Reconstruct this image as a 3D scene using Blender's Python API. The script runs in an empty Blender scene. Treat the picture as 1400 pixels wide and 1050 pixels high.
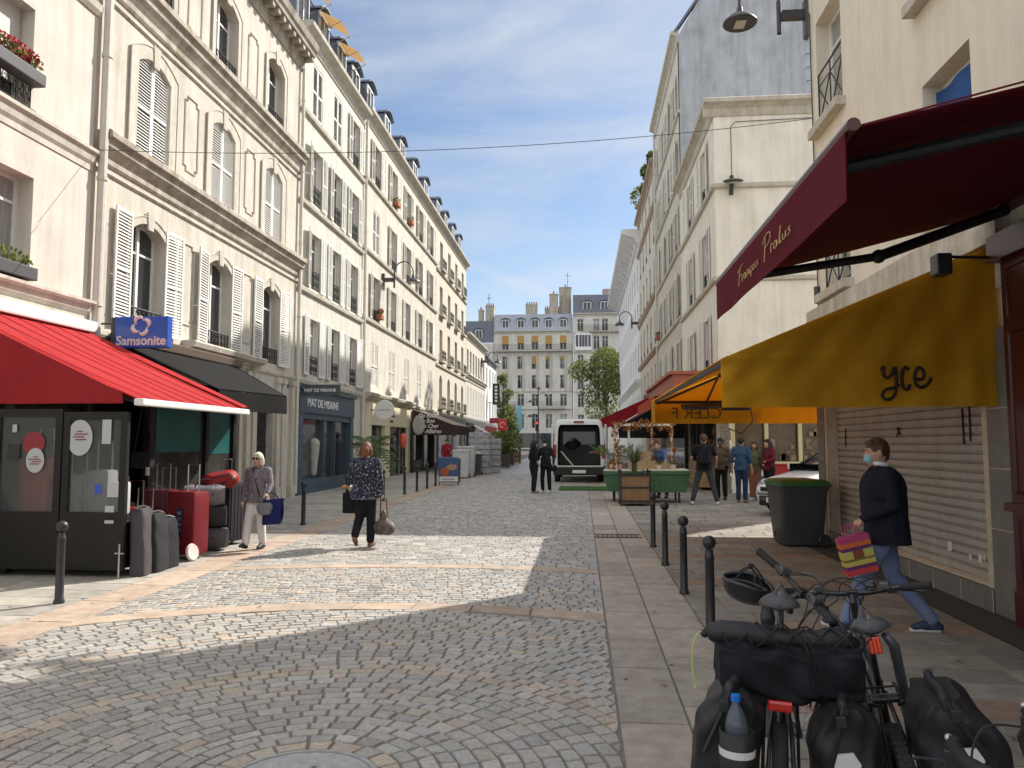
import bpy, bmesh, math, random
from mathutils import Vector, Matrix, Euler
R_ = math.radians
PI = math.pi
random.seed(7)
sc = bpy.context.scene
COL = sc.collection

# ---------------------------------------------------------------- camera, sky, sun, exposure
cam_d = bpy.data.cameras.new('camera')
cam_d.lens = 27.0; cam_d.sensor_width = 36.0; cam_d.clip_start = 0.05; cam_d.clip_end = 3000
cam = bpy.data.objects.new('camera', cam_d); COL.objects.link(cam)
cam.location = (0, 0, 1.75)
cam.rotation_euler = (R_(90 + 4.4655), 0, R_(5.154))
sc.camera = cam
SUN_AZ, SUN_EL = 44.0, 40.0
w = bpy.data.worlds.new('World'); sc.world = w; w.use_nodes = True
nt = w.node_tree; nt.nodes.clear()
N = nt.nodes.new; LK = nt.links.new
out = N('ShaderNodeOutputWorld'); bg = N('ShaderNodeBackground'); bg.inputs[1].default_value = 0.10
sky = N('ShaderNodeTexSky'); sky.sky_type = 'NISHITA'; sky.sun_disc = False
sky.sun_elevation = R_(SUN_EL); sky.sun_rotation = R_(SUN_AZ)
sky.air_density = 1.0; sky.dust_density = 0.6; sky.ozone_density = 1.6
tc = N('ShaderNodeTexCoord'); mp = N('ShaderNodeMapping'); mp.inputs['Scale'].default_value = (1.1, 1.0, 3.6); mp.inputs['Rotation'].default_value = (0.25, -0.35, 0.4)
nz = N('ShaderNodeTexNoise'); nz.inputs['Scale'].default_value = 2.1; nz.inputs['Detail'].default_value = 7; nz.inputs['Roughness'].default_value = 0.6; nz.inputs['Distortion'].default_value = 0.5
cr = N('ShaderNodeValToRGB'); cr.color_ramp.elements[0].position = 0.36; cr.color_ramp.elements[1].position = 0.66
sep = N('ShaderNodeSeparateXYZ')
hz = N('ShaderNodeMapRange'); hz.inputs[1].default_value = 0.0; hz.inputs[2].default_value = 0.85; hz.inputs[3].default_value = 0.85; hz.inputs[4].default_value = 0.4
# contrail: a thin band along a great circle
dot = N('ShaderNodeVectorMath'); dot.operation = 'DOT_PRODUCT'; dot.inputs[1].default_value = Vector((-0.357, 0.166, -0.9192)).normalized()
ab = N('ShaderNodeMath'); ab.operation = 'ABSOLUTE'
ct = N('ShaderNodeMapRange'); ct.inputs[1].default_value = 0.0; ct.inputs[2].default_value = 0.012; ct.inputs[3].default_value = 0.55; ct.inputs[4].default_value = 0.0
mul = N('ShaderNodeMath'); mul.operation = 'MULTIPLY'
add = N('ShaderNodeMath'); add.operation = 'ADD'; add.use_clamp = True
ctm = N('ShaderNodeMath'); ctm.operation = 'MULTIPLY'
mix = N('ShaderNodeMix'); mix.data_type = 'RGBA'; mix.inputs[7].default_value = (5.8, 6.0, 6.2, 1)
LK(tc.outputs['Generated'], mp.inputs[0]); LK(mp.outputs[0], nz.inputs[0]); LK(nz.outputs[0], cr.inputs[0])
LK(tc.outputs['Generated'], sep.inputs[0]); LK(sep.outputs[2], hz.inputs[0])
LK(cr.outputs[0], mul.inputs[0]); LK(hz.outputs[0], mul.inputs[1])
LK(tc.outputs['Generated'], dot.inputs[0]); LK(dot.outputs['Value'], ab.inputs[0]); LK(ab.outputs[0], ct.inputs[0])
LK(ct.outputs[0], ctm.inputs[0]); LK(nz.outputs[0], ctm.inputs[1])
LK(mul.outputs[0], add.inputs[0]); LK(ctm.outputs[0], add.inputs[1])
# unseen bright cloud added overhead and behind to light the shade; thin cirrus ahead
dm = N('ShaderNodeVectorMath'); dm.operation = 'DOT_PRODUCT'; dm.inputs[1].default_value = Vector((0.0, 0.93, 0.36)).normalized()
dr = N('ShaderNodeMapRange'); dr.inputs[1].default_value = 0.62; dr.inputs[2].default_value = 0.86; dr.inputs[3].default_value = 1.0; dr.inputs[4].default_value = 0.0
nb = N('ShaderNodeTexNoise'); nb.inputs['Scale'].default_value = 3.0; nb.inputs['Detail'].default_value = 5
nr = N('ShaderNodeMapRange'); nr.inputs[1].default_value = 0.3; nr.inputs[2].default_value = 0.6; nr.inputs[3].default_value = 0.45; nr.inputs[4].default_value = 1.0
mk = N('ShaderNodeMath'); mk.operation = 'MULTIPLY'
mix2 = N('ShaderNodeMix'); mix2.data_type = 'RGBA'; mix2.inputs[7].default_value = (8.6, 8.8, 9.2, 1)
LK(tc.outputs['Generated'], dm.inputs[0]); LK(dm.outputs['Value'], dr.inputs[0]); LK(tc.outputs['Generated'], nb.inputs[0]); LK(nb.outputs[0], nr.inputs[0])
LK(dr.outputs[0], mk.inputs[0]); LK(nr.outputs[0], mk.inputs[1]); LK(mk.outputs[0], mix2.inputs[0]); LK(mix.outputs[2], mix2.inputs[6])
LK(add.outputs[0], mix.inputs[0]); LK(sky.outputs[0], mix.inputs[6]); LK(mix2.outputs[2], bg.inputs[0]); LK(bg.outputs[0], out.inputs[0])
sd = bpy.data.lights.new('sun', 'SUN'); sd.energy = 5.0; sd.angle = R_(0.5); sd.color = (1.0, 0.95, 0.87)
sun = bpy.data.objects.new('sun', sd); COL.objects.link(sun)
_d = Vector((-math.sin(R_(SUN_AZ)) * math.cos(R_(SUN_EL)), -math.cos(R_(SUN_AZ)) * math.cos(R_(SUN_EL)), -math.sin(R_(SUN_EL))))
sun.rotation_euler = _d.to_track_quat('-Z', 'Y').to_euler(); sun.location = (40, 60, 60)
sc.view_settings.view_transform = 'Standard'; sc.view_settings.look = 'None'
sc.view_settings.exposure = 0.5; sc.view_settings.gamma = 1.0; sc.view_settings.use_curve_mapping = False
sc.cycles.max_bounces = 6; sc.cycles.diffuse_bounces = 4; sc.cycles.transparent_max_bounces = 12

def gz(y): return 0.00762 * y            # the street climbs gently

# ---------------------------------------------------------------- materials
_M = {}
def mat(name, col, rough=0.8, var=0.0, scale=8.0, bump=0.0, bscale=60.0, metal=0.0, spec=0.4, stain=0.0, attr=False, trans=0.0, alpha=1.0, coat=0.0, stretch=(1, 1, 1), dirt=None, sheen=0.0, transl=None):
    if name in _M: return _M[name]
    m = bpy.data.materials.new(name); m.use_nodes = True; _M[name] = m
    t = m.node_tree; n = t.nodes; b = n['Principled BSDF']
    b.inputs['Roughness'].default_value = rough; b.inputs['Metallic'].default_value = metal
    b.inputs['Specular IOR Level'].default_value = spec
    b.inputs['Transmission Weight'].default_value = trans; b.inputs['Alpha'].default_value = alpha
    b.inputs['Coat Weight'].default_value = coat; b.inputs['Sheen Weight'].default_value = sheen
    c4 = (*col, 1)
    b.inputs['Base Color'].default_value = c4
    m.diffuse_color = c4
    cur = None
    tcn = n.new('ShaderNodeTexCoord')
    if attr:
        a = n.new('ShaderNodeAttribute'); a.attribute_name = 'tint'
        mx = n.new('ShaderNodeMix'); mx.data_type = 'RGBA'; mx.blend_type = 'MULTIPLY'; mx.inputs[0].default_value = 1
        mx.inputs[6].default_value = c4; t.links.new(a.outputs['Color'], mx.inputs[7]); cur = mx.outputs[2]
    if var > 0:
        mpn = n.new('ShaderNodeMapping'); mpn.inputs['Scale'].default_value = stretch
        t.links.new(tcn.outputs['Object'], mpn.inputs[0])
        nn = n.new('ShaderNodeTexNoise'); nn.inputs['Scale'].default_value = scale; nn.inputs['Detail'].default_value = 6; nn.inputs['Roughness'].default_value = 0.65
        t.links.new(mpn.outputs[0], nn.inputs[0])
        r = n.new('ShaderNodeValToRGB'); r.color_ramp.elements[0].position = 0.3; r.color_ramp.elements[1].position = 0.72
        lo = dirt or tuple(c * (1 - var) for c in col); hi = tuple(min(1, c * (1 + var * 0.5)) for c in col)
        r.color_ramp.elements[0].color = (*lo, 1); r.color_ramp.elements[1].color = (*hi, 1)
        t.links.new(nn.outputs[0], r.inputs[0])
        if cur is None: cur = r.outputs[0]
        else:
            r.color_ramp.elements[0].color = (1 - var, 1 - var, 1 - var, 1); r.color_ramp.elements[1].color = (1 + var * .5,) * 3 + (1,)
            m2 = n.new('ShaderNodeMix'); m2.data_type = 'RGBA'; m2.blend_type = 'MULTIPLY'; m2.inputs[0].default_value = 1
            t.links.new(cur, m2.inputs[6]); t.links.new(r.outputs[0], m2.inputs[7]); cur = m2.outputs[2]
    if stain > 0:
        mpn = n.new('ShaderNodeMapping'); mpn.inputs['Scale'].default_value = (2.2, 2.2, 0.22)
        t.links.new(tcn.outputs['Object'], mpn.inputs[0])
        nn = n.new('ShaderNodeTexNoise'); nn.inputs['Scale'].default_value = 1.6; nn.inputs['Detail'].default_value = 8; nn.inputs['Roughness'].default_value = 0.7
        t.links.new(mpn.outputs[0], nn.inputs[0])
        r = n.new('ShaderNodeValToRGB'); r.color_ramp.elements[0].position = 0.36; r.color_ramp.elements[1].position = 0.56
        r.color_ramp.elements[0].color = (1 - stain, 1 - stain * 1.1, 1 - stain * 1.25, 1); r.color_ramp.elements[1].color = (1, 1, 1, 1)
        t.links.new(nn.outputs[0], r.inputs[0])
        m2 = n.new('ShaderNodeMix'); m2.data_type = 'RGBA'; m2.blend_type = 'MULTIPLY'; m2.inputs[0].default_value = 1
        if cur is None: m2.inputs[6].default_value = c4
        else: t.links.new(cur, m2.inputs[6])
        t.links.new(r.outputs[0], m2.inputs[7]); cur = m2.outputs[2]
    if cur is not None: t.links.new(cur, b.inputs['Base Color'])
    if bump > 0:
        nn = n.new('ShaderNodeTexNoise'); nn.inputs['Scale'].default_value = bscale; nn.inputs['Detail'].default_value = 5
        t.links.new(tcn.outputs['Object'], nn.inputs[0])
        bp = n.new('ShaderNodeBump'); bp.inputs['Strength'].default_value = bump; bp.inputs['Distance'].default_value = 0.02
        t.links.new(nn.outputs[0], bp.inputs['Height']); t.links.new(bp.outputs[0], b.inputs['Normal'])
    if transl:
        tr = n.new('ShaderNodeBsdfTranslucent'); tr.inputs[0].default_value = (*transl, 1)
        ms = n.new('ShaderNodeMixShader'); ms.inputs[0].default_value = 0.4
        t.links.new(b.outputs[0], ms.inputs[1]); t.links.new(tr.outputs[0], ms.inputs[2]); t.links.new(ms.outputs[0], n['Material Output'].inputs[0])
    return m

stucco_pale = mat('stucco pale', (0.62, 0.585, 0.52), 0.9, 0.10, 1.4, 0.25, 90, stain=0.14)
stucco_ornate = mat('stucco ornate', (0.60, 0.56, 0.485), 0.9, 0.15, 1.3, 0.3, 70, stain=0.2)
stucco_cream = mat('stucco cream', (0.64, 0.615, 0.545), 0.9, 0.15, 1.2, 0.35, 70, stain=0.18)
stucco_cream2 = mat('stucco cream two', (0.63, 0.60, 0.52), 0.9, 0.15, 1.3, 0.35, 70, stain=0.18)
stone_pale = mat('dressed stone', (0.62, 0.575, 0.485), 0.88, 0.12, 3, 0.2, 50, stain=0.10)
stone_trim = mat('stone trim', (0.57, 0.535, 0.46), 0.88, 0.16, 4, 0.25, 60, stain=0.2)
stone_dirty = mat('weathered stone', (0.50, 0.455, 0.385), 0.9, 0.35, 3, 0.35, 60, stain=0.35)
stucco_yellow = mat('stucco warm cream', (0.80, 0.74, 0.61), 0.9, 0.08, 1.6, 0.3, 80, stain=0.10)
stucco_yellow2 = mat('stucco light yellow', (0.82, 0.785, 0.69), 0.9, 0.10, 1.3, 0.3, 80, stain=0.13)
stucco_grey = mat('grey render', (0.42, 0.435, 0.465), 0.9, 0.22, 1.1, 0.3, 40, stain=0.2)
stucco_white = mat('white render', (0.74, 0.74, 0.73), 0.9, 0.06, 2, 0.2, 60, stain=0.10)
far_stone = mat('far stone', (0.68, 0.65, 0.58), 0.9, 0.15, 1.2, 0.2, 30, stain=0.2)
white_paint = mat('white paint', (0.78, 0.77, 0.74), 0.5, 0.06, 12, 0.05, 60)
shutter_paint = mat('shutter paint', (0.76, 0.75, 0.71), 0.55, 0.12, 6, 0.05, 50)
shutter_grey = mat('shutter grey paint', (0.72, 0.70, 0.64), 0.6, 0.15, 6, 0.05, 50)
glass_dark = mat('window glass', (0.035, 0.04, 0.045), 0.06, 0.5, 1.3, spec=0.7)
glass_net = mat('curtained glass', (0.33, 0.33, 0.31), 0.12, 0.3, 3, spec=0.6, stretch=(6, 1, 0.6))
iron = mat('wrought iron', (0.018, 0.018, 0.02), 0.5, spec=0.5)
zinc = mat('zinc roofing', (0.17, 0.20, 0.25), 0.42, 0.25, 3, 0.1, 20, metal=0.35)
slate = mat('slate', (0.14, 0.155, 0.185), 0.55, 0.3, 6, 0.3, 40)
zinc_light = mat('pale zinc', (0.36, 0.38, 0.42), 0.45, 0.2, 2, 0.1, 20, metal=0.25)
pipe_paint = mat('pipe paint', (0.60, 0.57, 0.50), 0.5, 0.12, 6)
terracotta = mat('terracotta', (0.42, 0.14, 0.07), 0.8, 0.2, 9)
black_metal = mat('black metal', (0.022, 0.022, 0.024), 0.42, 0.3, 12, 0.05, 80, spec=0.5)
dark_metal = mat('charcoal metal', (0.05, 0.05, 0.052), 0.4, 0.2, 9, spec=0.5)
steel = mat('brushed steel', (0.45, 0.45, 0.46), 0.3, 0.1, 20, metal=0.9)
def fabric(name, col, rough=0.85, var=0.14, scale=3, transl=None): return mat(name, col, rough, var, scale, 0.22, 22, spec=0.2, transl=transl)

# ---------------------------------------------------------------- mesh builder
class MB:
    def __init__(s): s.v = []; s.f = []; s.mi = []; s.tint = []; s.cur = 0; s.tc = (1, 1, 1)
    def face(s, pts):
        i = len(s.v); s.v.extend([tuple(p) for p in pts]); s.f.append(tuple(range(i, i + len(pts)))); s.mi.append(s.cur); s.tint.append(s.tc)
    def add(s, verts, faces):
        i = len(s.v); s.v.extend([tuple(p) for p in verts])
        for f in faces: s.f.append(tuple(k + i for k in f)); s.mi.append(s.cur); s.tint.append(s.tc)
    def box(s, x0, x1, y0, y1, z0, z1, M=None):
        V = [(x, y, z) for z in (z0, z1) for y in (y0, y1) for x in (x0, x1)]
        if M is not None: V = [M @ Vector(p) for p in V]
        s.add(V, [(0, 2, 3, 1), (4, 5, 7, 6), (0, 1, 5, 4), (2, 6, 7, 3), (0, 4, 6, 2), (1, 3, 7, 5)]); return s
    def rbox(s, x0, x1, y0, y1, z0, z1, b=0.02, M=None):
        # box with chamfered edges
        X, Y, Z = (x0, x1), (y0, y1), (z0, z1); cen = Vector(((x0 + x1) / 2, (y0 + y1) / 2, (z0 + z1) / 2))
        bm = bmesh.new(); bmesh.ops.create_cube(bm, size=1)
        for v in bm.verts: v.co = Vector((v.co.x * (x1 - x0), v.co.y * (y1 - y0), v.co.z * (z1 - z0))) + cen
        bmesh.ops.bevel(bm, geom=list(bm.edges), offset=b, segments=2, profile=0.6, affect='EDGES')
        s.bm(bm, M); return s
    def bm(s, bm, M=None):
        bm.verts.index_update()
        s.add([(M @ v.co if M is not None else v.co.copy()) for v in bm.verts], [[v.index for v in f.verts] for f in bm.faces]); bm.free()
    def prism(s, poly, axis, a0, a1):
        # polygon in the two other axes, extruded along axis
        def P(p, a):
            return {'x': (a, p[0], p[1]), 'y': (p[0], a, p[1]), 'z': (p[0], p[1], a)}[axis]
        n = len(poly)
        s.add([P(p, a0) for p in poly] + [P(p, a1) for p in poly],
              [tuple(range(n))[::-1], tuple(range(n, 2 * n))] + [(i, (i + 1) % n, n + (i + 1) % n, n + i) for i in range(n)]); return s
    def tube(s, pts, r, n=8, caps=True):
        pts = [Vector(p) for p in pts]; m = len(pts)
        rr = r if isinstance(r, (list, tuple)) else [r] * m
        rings = []; up = None
        for i in range(m):
            t = (pts[min(i + 1, m - 1)] - pts[max(i - 1, 0)])
            if t.length < 1e-9: t = Vector((0, 0, 1))
            t.normalize()
            if up is None:
                up = Vector((0, 0, 1)) if abs(t.z) < 0.9 else Vector((1, 0, 0))
            a = t.cross(up)
            if a.length < 1e-6: a = t.cross(Vector((1, 0.3, 0)))
            a.normalize(); b = a.cross(t).normalized(); up = b
            rings.append([pts[i] + (a * math.cos(2 * PI * k / n) + b * math.sin(2 * PI * k / n)) * rr[i] for k in range(n)])
        V = [p for R in rings for p in R]; F = []
        for i in range(m - 1):
            for k in range(n): F.append((i * n + k, i * n + (k + 1) % n, (i + 1) * n + (k + 1) % n, (i + 1) * n + k))
        if caps: F.append(tuple(range(n))[::-1]); F.append(tuple((m - 1) * n + k for k in range(n)))
        s.add(V, F); return s
    def lathe(s, prof, n=20, M=None, caps=True):
        V = []; F = []
        for r, z in prof:
            for k in range(n): V.append(Vector((r * math.cos(2 * PI * k / n), r * math.sin(2 * PI * k / n), z)))
        for i in range(len(prof) - 1):
            for k in range(n): F.append((i * n + k, i * n + (k + 1) % n, (i + 1) * n + (k + 1) % n, (i + 1) * n + k))
        if caps: F.append(tuple(range(n))[::-1]); F.append(tuple((len(prof) - 1) * n + k for k in range(n)))
        if M is not None: V = [M @ p for p in V]
        s.add(V, F); return s
    def ball(s, c, r, n=14, sc_=(1, 1, 1), M=None):
        prof = [(math.sin(PI * i / 9) * r + 1e-5, -math.cos(PI * i / 9) * r) for i in range(10)]
        T = Matrix.Translation(Vector(c)) @ (M if M is not None else Matrix()) @ Matrix.Diagonal((*sc_, 1))
        return s.lathe(prof, n, T)
    def cap(s, p0, p1, r0, r1, n=12):
        # tapered capsule, closed
        p0, p1 = Vector(p0), Vector(p1); d = p1 - p0; L = d.length
        q = d.to_track_quat('Z', 'Y').to_matrix().to_4x4() if L > 1e-6 else Matrix()
        prof = [(r0 * math.sin(a) + 1e-5, -r0 * math.cos(a)) for a in [PI / 2 * i / 5 for i in range(6)]]
        prof += [(r1 * math.cos(a) + 1e-5, L + r1 * math.sin(a)) for a in [PI / 2 * i / 5 for i in range(6)]]
        return s.lathe(prof, n, Matrix.Translation(p0) @ q)
    def grid(s, fn, nu, nv):
        V = [fn(i / nu, j / nv) for j in range(nv + 1) for i in range(nu + 1)]
        s.add(V, [(j * (nu + 1) + i, j * (nu + 1) + i + 1, (j + 1) * (nu + 1) + i + 1, (j + 1) * (nu + 1) + i) for j in range(nv) for i in range(nu)]); return s
    def build(s, name, m, parent=None, smooth=False, loc=None, mods=None):
        me = bpy.data.meshes.new(name)
        me.from_pydata([tuple(p) for p in s.v], [], s.f)
        for x in (m if isinstance(m, (list, tuple)) else [m]): me.materials.append(x)
        if any(s.mi): me.polygons.foreach_set('material_index', s.mi)
        if any(t != (1, 1, 1) for t in s.tint):
            at = me.color_attributes.new('tint', 'FLOAT_COLOR', 'CORNER'); arr = []
            for f, t in zip(s.f, s.tint): arr.extend([t[0], t[1], t[2], 1.0] * len(f))
            at.data.foreach_set('color', arr)
        if smooth: me.polygons.foreach_set('use_smooth', [True] * len(me.polygons))
        me.update()
        o = bpy.data.objects.new(name, me); COL.objects.link(o)
        if parent is not None: o.parent = parent
        if loc is not None: o.location = loc
        return o

def parts(mb, name, m, parent):
    # one object per separate piece
    par = list(range(len(mb.v)))
    def fnd(a):
        while par[a] != a: par[a] = par[par[a]]; a = par[a]
        return a
    for f in mb.f:
        for k in f[1:]: par[fnd(k)] = fnd(f[0])
    grp = {}
    for f, mi, tn in zip(mb.f, mb.mi, mb.tint): grp.setdefault(fnd(f[0]), []).append((f, mi, tn))
    for g in grp.values():
        q = MB()
        for f, mi, tn in g: q.cur = mi; q.tc = tn; q.face([mb.v[k] for k in f])
        weld(q.build(name, m, parent))
def spl(pts, n=6):
    pts = [Vector(p) for p in pts]; k = []
    for i in range(len(pts) - 1):
        p0, p1, p2, p3 = pts[max(0, i - 1)], pts[i], pts[i + 1], pts[min(len(pts) - 1, i + 2)]
        for j in range(n): u = j / n; k.append(.5 * (2 * p1 + (p2 - p0) * u + (2 * p0 - 5 * p1 + 4 * p2 - p3) * u * u + (3 * p1 - p0 - 3 * p2 + p3) * u ** 3))
    return k + [pts[-1]]
def props(o, label=None, cat=None, group=None, kind=None):
    if label: o['label'] = label
    if cat: o['category'] = cat
    if group: o['group'] = group
    if kind: o['kind'] = kind
    return o
def thing(name, label, cat, loc=(0, 0, 0), rotz=0.0, group=None):
    o = bpy.data.objects.new(name, None); COL.objects.link(o); o.empty_display_size = 0.2
    o.location = loc; o.rotation_euler = (0, 0, rotz)
    return props(o, label, cat, group)
def dup(o, parent=None, loc=None, rotz=None, label=None, group=None):
    kids = [c for c in o.children]
    c = o.copy(); COL.objects.link(c)
    if parent is not None: c.parent = parent
    if loc is not None: c.location = loc
    if rotz is not None: c.rotation_euler[2] = rotz
    if label: c['label'] = label
    if group: c['group'] = group
    for k in kids: dup(k, c)
    return c
def smooth_angle(o, ang=40):
    me = o.data
    me.polygons.foreach_set('use_smooth', [True] * len(me.polygons))
    try: me.set_sharp_from_angle(angle=R_(ang))
    except Exception: pass
    return o
def weld(o, d=0.0005):
    bm = bmesh.new(); bm.from_mesh(o.data); bmesh.ops.remove_doubles(bm, verts=bm.verts, dist=d); bmesh.ops.recalc_face_normals(bm, faces=bm.faces); bm.to_mesh(o.data); bm.free(); return o
def bake(o, mods):
    for typ, kw in mods:
        md = o.modifiers.new(typ, typ)
        for k, v in kw.items(): setattr(md, k, v)
    dg = bpy.context.evaluated_depsgraph_get(); dg.update()
    me = bpy.data.meshes.new_from_object(o.evaluated_get(dg), depsgraph=dg)
    old = o.data; o.modifiers.clear(); o.data = me; me.name = old.name
    return o
def organic(mb, name, m, parent, vox=0.02, sm=6, loc=None):
    # many overlapping closed pieces become ONE continuous skin
    o = mb.build(name, m, parent, loc=loc)
    bake(o, [('REMESH', dict(mode='VOXEL', voxel_size=vox)), ('SMOOTH', dict(factor=0.5, iterations=sm))])
    o.data.materials.clear(); o.data.materials.append(m)
    o.data.polygons.foreach_set('use_smooth', [True] * len(o.data.polygons))
    return o
def text(body, size, m, parent, name='lettering', loc=(0, 0, 0), rot=(PI / 2, 0, 0), shear=0, align='LEFT', ext=0.004, bold=0.0, xs=1.0, mirror=False):
    cu = bpy.data.curves.new(name, 'FONT'); cu.body = body; cu.size = size; cu.shear = shear; cu.align_x = align; cu.extrude = ext; cu.offset = bold; cu.resolution_u = 3
    o = bpy.data.objects.new(name, cu); COL.objects.link(o)
    dg = bpy.context.evaluated_depsgraph_get(); dg.update()
    me = bpy.data.meshes.new_from_object(o.evaluated_get(dg), depsgraph=dg); bpy.data.objects.remove(o); bpy.data.curves.remove(cu)
    for v in me.vertices: v.co.x *= xs
    me.materials.clear(); me.materials.append(m)
    o = bpy.data.objects.new(name, me); COL.objects.link(o); o.parent = parent; o.location = loc; o.rotation_euler = rot
    return o
# ---------------------------------------------------------------- ground, paving
def tinted(base, j): k = 1 + random.uniform(-j, j); return (base[0] * k, base[1] * k * random.uniform(.985, 1.0), base[2] * k * random.uniform(.96, 1.0))
def stone(mb, quad, h=0.0, bev=0.008, drop=0.02, tilt=0.003):
    # one paving stone: a top face with four worn edges; quad is four (x, y) corners
    cx = sum(p[0] for p in quad) / 4; cy = sum(p[1] for p in quad) / 4
    top = []; low = []
    for x, y in quad:
        d = math.hypot(x - cx, y - cy); k = 1 - bev * 1.3 / max(d, .03)
        top.append((cx + (x - cx) * k, cy + (y - cy) * k, gz(y) + h + random.uniform(-tilt, tilt)))
        low.append((x, y, gz(y) + h - drop))
    mb.face(top)
    for i in range(4): mb.face([low[i], low[(i + 1) % 4], top[(i + 1) % 4], top[i]])
setts_m = mat('granite setts', (0.44, 0.42, 0.39), 0.5, 0.30, 38, 0.55, 70, spec=0.4, attr=True)
slab_m = mat('paving slabs', (0.42, 0.395, 0.355), 0.8, 0.2, 7, 0.25, 70, spec=0.3, attr=True, stain=0.16)
bed_m = mat('jointing sand', (0.20, 0.188, 0.172), 0.95, 0.3, 30, 0.4, 90)
asph_m = mat('asphalt', (0.075, 0.073, 0.07), 0.9, 0.25, 25, 0.4, 120)
def sheet(name, x0, x1, y0, y1, dz, m, ny=1):
    b = MB()
    for i in range(ny):
        a = y0 + (y1 - y0) * i / ny; c = y0 + (y1 - y0) * (i + 1) / ny
        b.face([(x0, a, gz(a) + dz), (x1, a, gz(a) + dz), (x1, c, gz(c) + dz), (x0, c, gz(c) + dz)])
    return props(b.build(name, m), kind='structure')
sheet('ground', -500, 500, -60, 900, -0.05, asph_m)
sheet('road_bed', -5.4, 0.25, -3, 90, -0.008, bed_m)
sheet('pavement_bed', -8.8, -5.36, -3, 90, -0.012, bed_m)
sheet('pavement_bed', 0.2, 12, -3, 90, -0.016, bed_m)
GREYS = [(0.94, .94, .94), (1.0, 1.0, 1.0), (1.06, 1.06, 1.05), (.87, .87, .87), (.96, .97, .99), (.93, .91, .89), (.8, .8, .8), (1.0, .96, .91)]
WARM = [(1.08, .95, .83), (1.15, 1.0, .87), (.98, .86, .76), (1.05, .97, .88)]
XL, XR = -4.86, 0.22
def arc1y(x, R): return 2.6 + math.sqrt(max(0, R * R - (x + 1.75) ** 2))
mb = MB(); CX, CY = -1.45, 3.95
def rowpal(): return random.choice(GREYS)
# the concentric fan round the manhole
r = 0.42; k = 0
while r < 7.4:
    dr = random.uniform(.098, .118)
    if r < 0.5: dr = .12
    n = max(8, int(2 * PI * r / random.uniform(.135, .16)))
    warm = (r < 0.52) or (1.82 < r < 2.02) or (3.1 < r < 3.16)
    off = random.random()
    edges = []; a = off
    for i in range(n): edges.append(2 * PI * (i + off + random.uniform(-.16, .16)) / n)
    edges.append(edges[0] + 2 * PI)
    wob = [random.uniform(-.006, .006) for _ in range(n + 1)]
    for i in range(n):
        a0, a1 = edges[i], edges[i + 1]; g = .0042 / r
        P = lambda a, rr: (CX + rr * math.cos(a), CY + rr * math.sin(a))
        q = [P(a0 + g, r + wob[i]), P(a1 - g, r + wob[i]), P(a1 - g, r + dr - .0085), P(a0 + g, r + dr - .0085)]
        mx = sum(p[0] for p in q) / 4; my = sum(p[1] for p in q) / 4
        if mx < XL - .03 or mx > XR + .03 or my < 1.2: continue
        q = [(min(XR - .006, max(XL + .006, p[0])), p[1]) for p in q]
        if max(p[0] for p in q) - min(p[0] for p in q) < .03: continue
        if my > arc1y(mx, 5.28) - .0: continue
        mb.tc = tinted(random.choice(WARM if (warm and random.random() < .85) else (WARM if random.random() < .04 else GREYS)), .09)
        stone(mb, q, tilt=.004)
    r += dr
# rows of setts between the two pale bands and beyond
y = 0
def arc2y(x): return 10.42 - 0.055 * (x + 1.9) ** 2
v = 5.62
rowi = 0
def sett_row(f0, f1, wid, pal, jit=.1, gap=.011):
    x = XL + random.uniform(0, wid)
    xs = [XL]
    while x < XR - wid * .4: xs.append(x); x += wid * random.uniform(.75, 1.25)
    xs.append(XR)
    for a, b in zip(xs[:-1], xs[1:]):
        if b - a < .04: continue
        j0 = random.uniform(-.006, .006)
        q = [(a + gap / 2, f0(a) + gap / 2 + j0), (b - gap / 2, f0(b) + gap / 2 + j0), (b - gap / 2, f1(b) - gap / 2), (a + gap / 2, f1(a) - gap / 2)]
        mb.tc = tinted(random.choice(pal), .14); stone(mb, q, tilt=.004)
rows = 21
for i in range(rows):
    f = lambda x, t=i / rows: (arc1y(x, 5.62)) * (1 - t) + arc2y(x) * t
    g = lambda x, t=(i + 1) / rows: (arc1y(x, 5.62)) * (1 - t) + arc2y(x) * t
    sett_row(f, g, .15, GREYS + WARM[1:2])
LIGHT = [(1.0, .98, .95), (1.1, 1.08, 1.04), (.92, .92, .92), (1.02, 1.0, .98), (.82, .83, .85)]
yy = 0.0
while yy < 27:
    dy = random.uniform(.125, .15)
    base = 10.72
    sett_row(lambda x: arc2y(x) * max(0, 1 - yy / 3.2) + 10.42 * min(1, yy / 3.2) + .29 + yy, lambda x: arc2y(x) * max(0, 1 - (yy + dy) / 3.2) + 10.42 * min(1, (yy + dy) / 3.2) + .29 + yy + dy, .24 if yy < 4 else .2, LIGHT)
    yy += dy
props(mb.build('road', setts_m), kind='structure')
# farther road: the same setts as a pattern
far_m = bpy.data.materials.new('distant setts'); far_m.use_nodes = True
t = far_m.node_tree; b_ = t.nodes['Principled BSDF']; br = t.nodes.new('ShaderNodeTexBrick'); tcn = t.nodes.new('ShaderNodeTexCoord')
br.inputs['Scale'].default_value = 1; br.inputs['Brick Width'].default_value = .2; br.inputs['Row Height'].default_value = .14; br.inputs['Mortar Size'].default_value = .008
br.inputs['Color1'].default_value = (.42, .41, .40, 1); br.inputs['Color2'].default_value = (.5, .49, .47, 1); br.inputs['Mortar'].default_value = (.12, .11, .1, 1)
t.links.new(tcn.outputs['Object'], br.inputs[0]); t.links.new(br.outputs[0], b_.inputs['Base Color']); b_.inputs['Roughness'].default_value = .42
sheet('road_far', XL, XR, 37.6, 92, 0.0, far_m)
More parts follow.
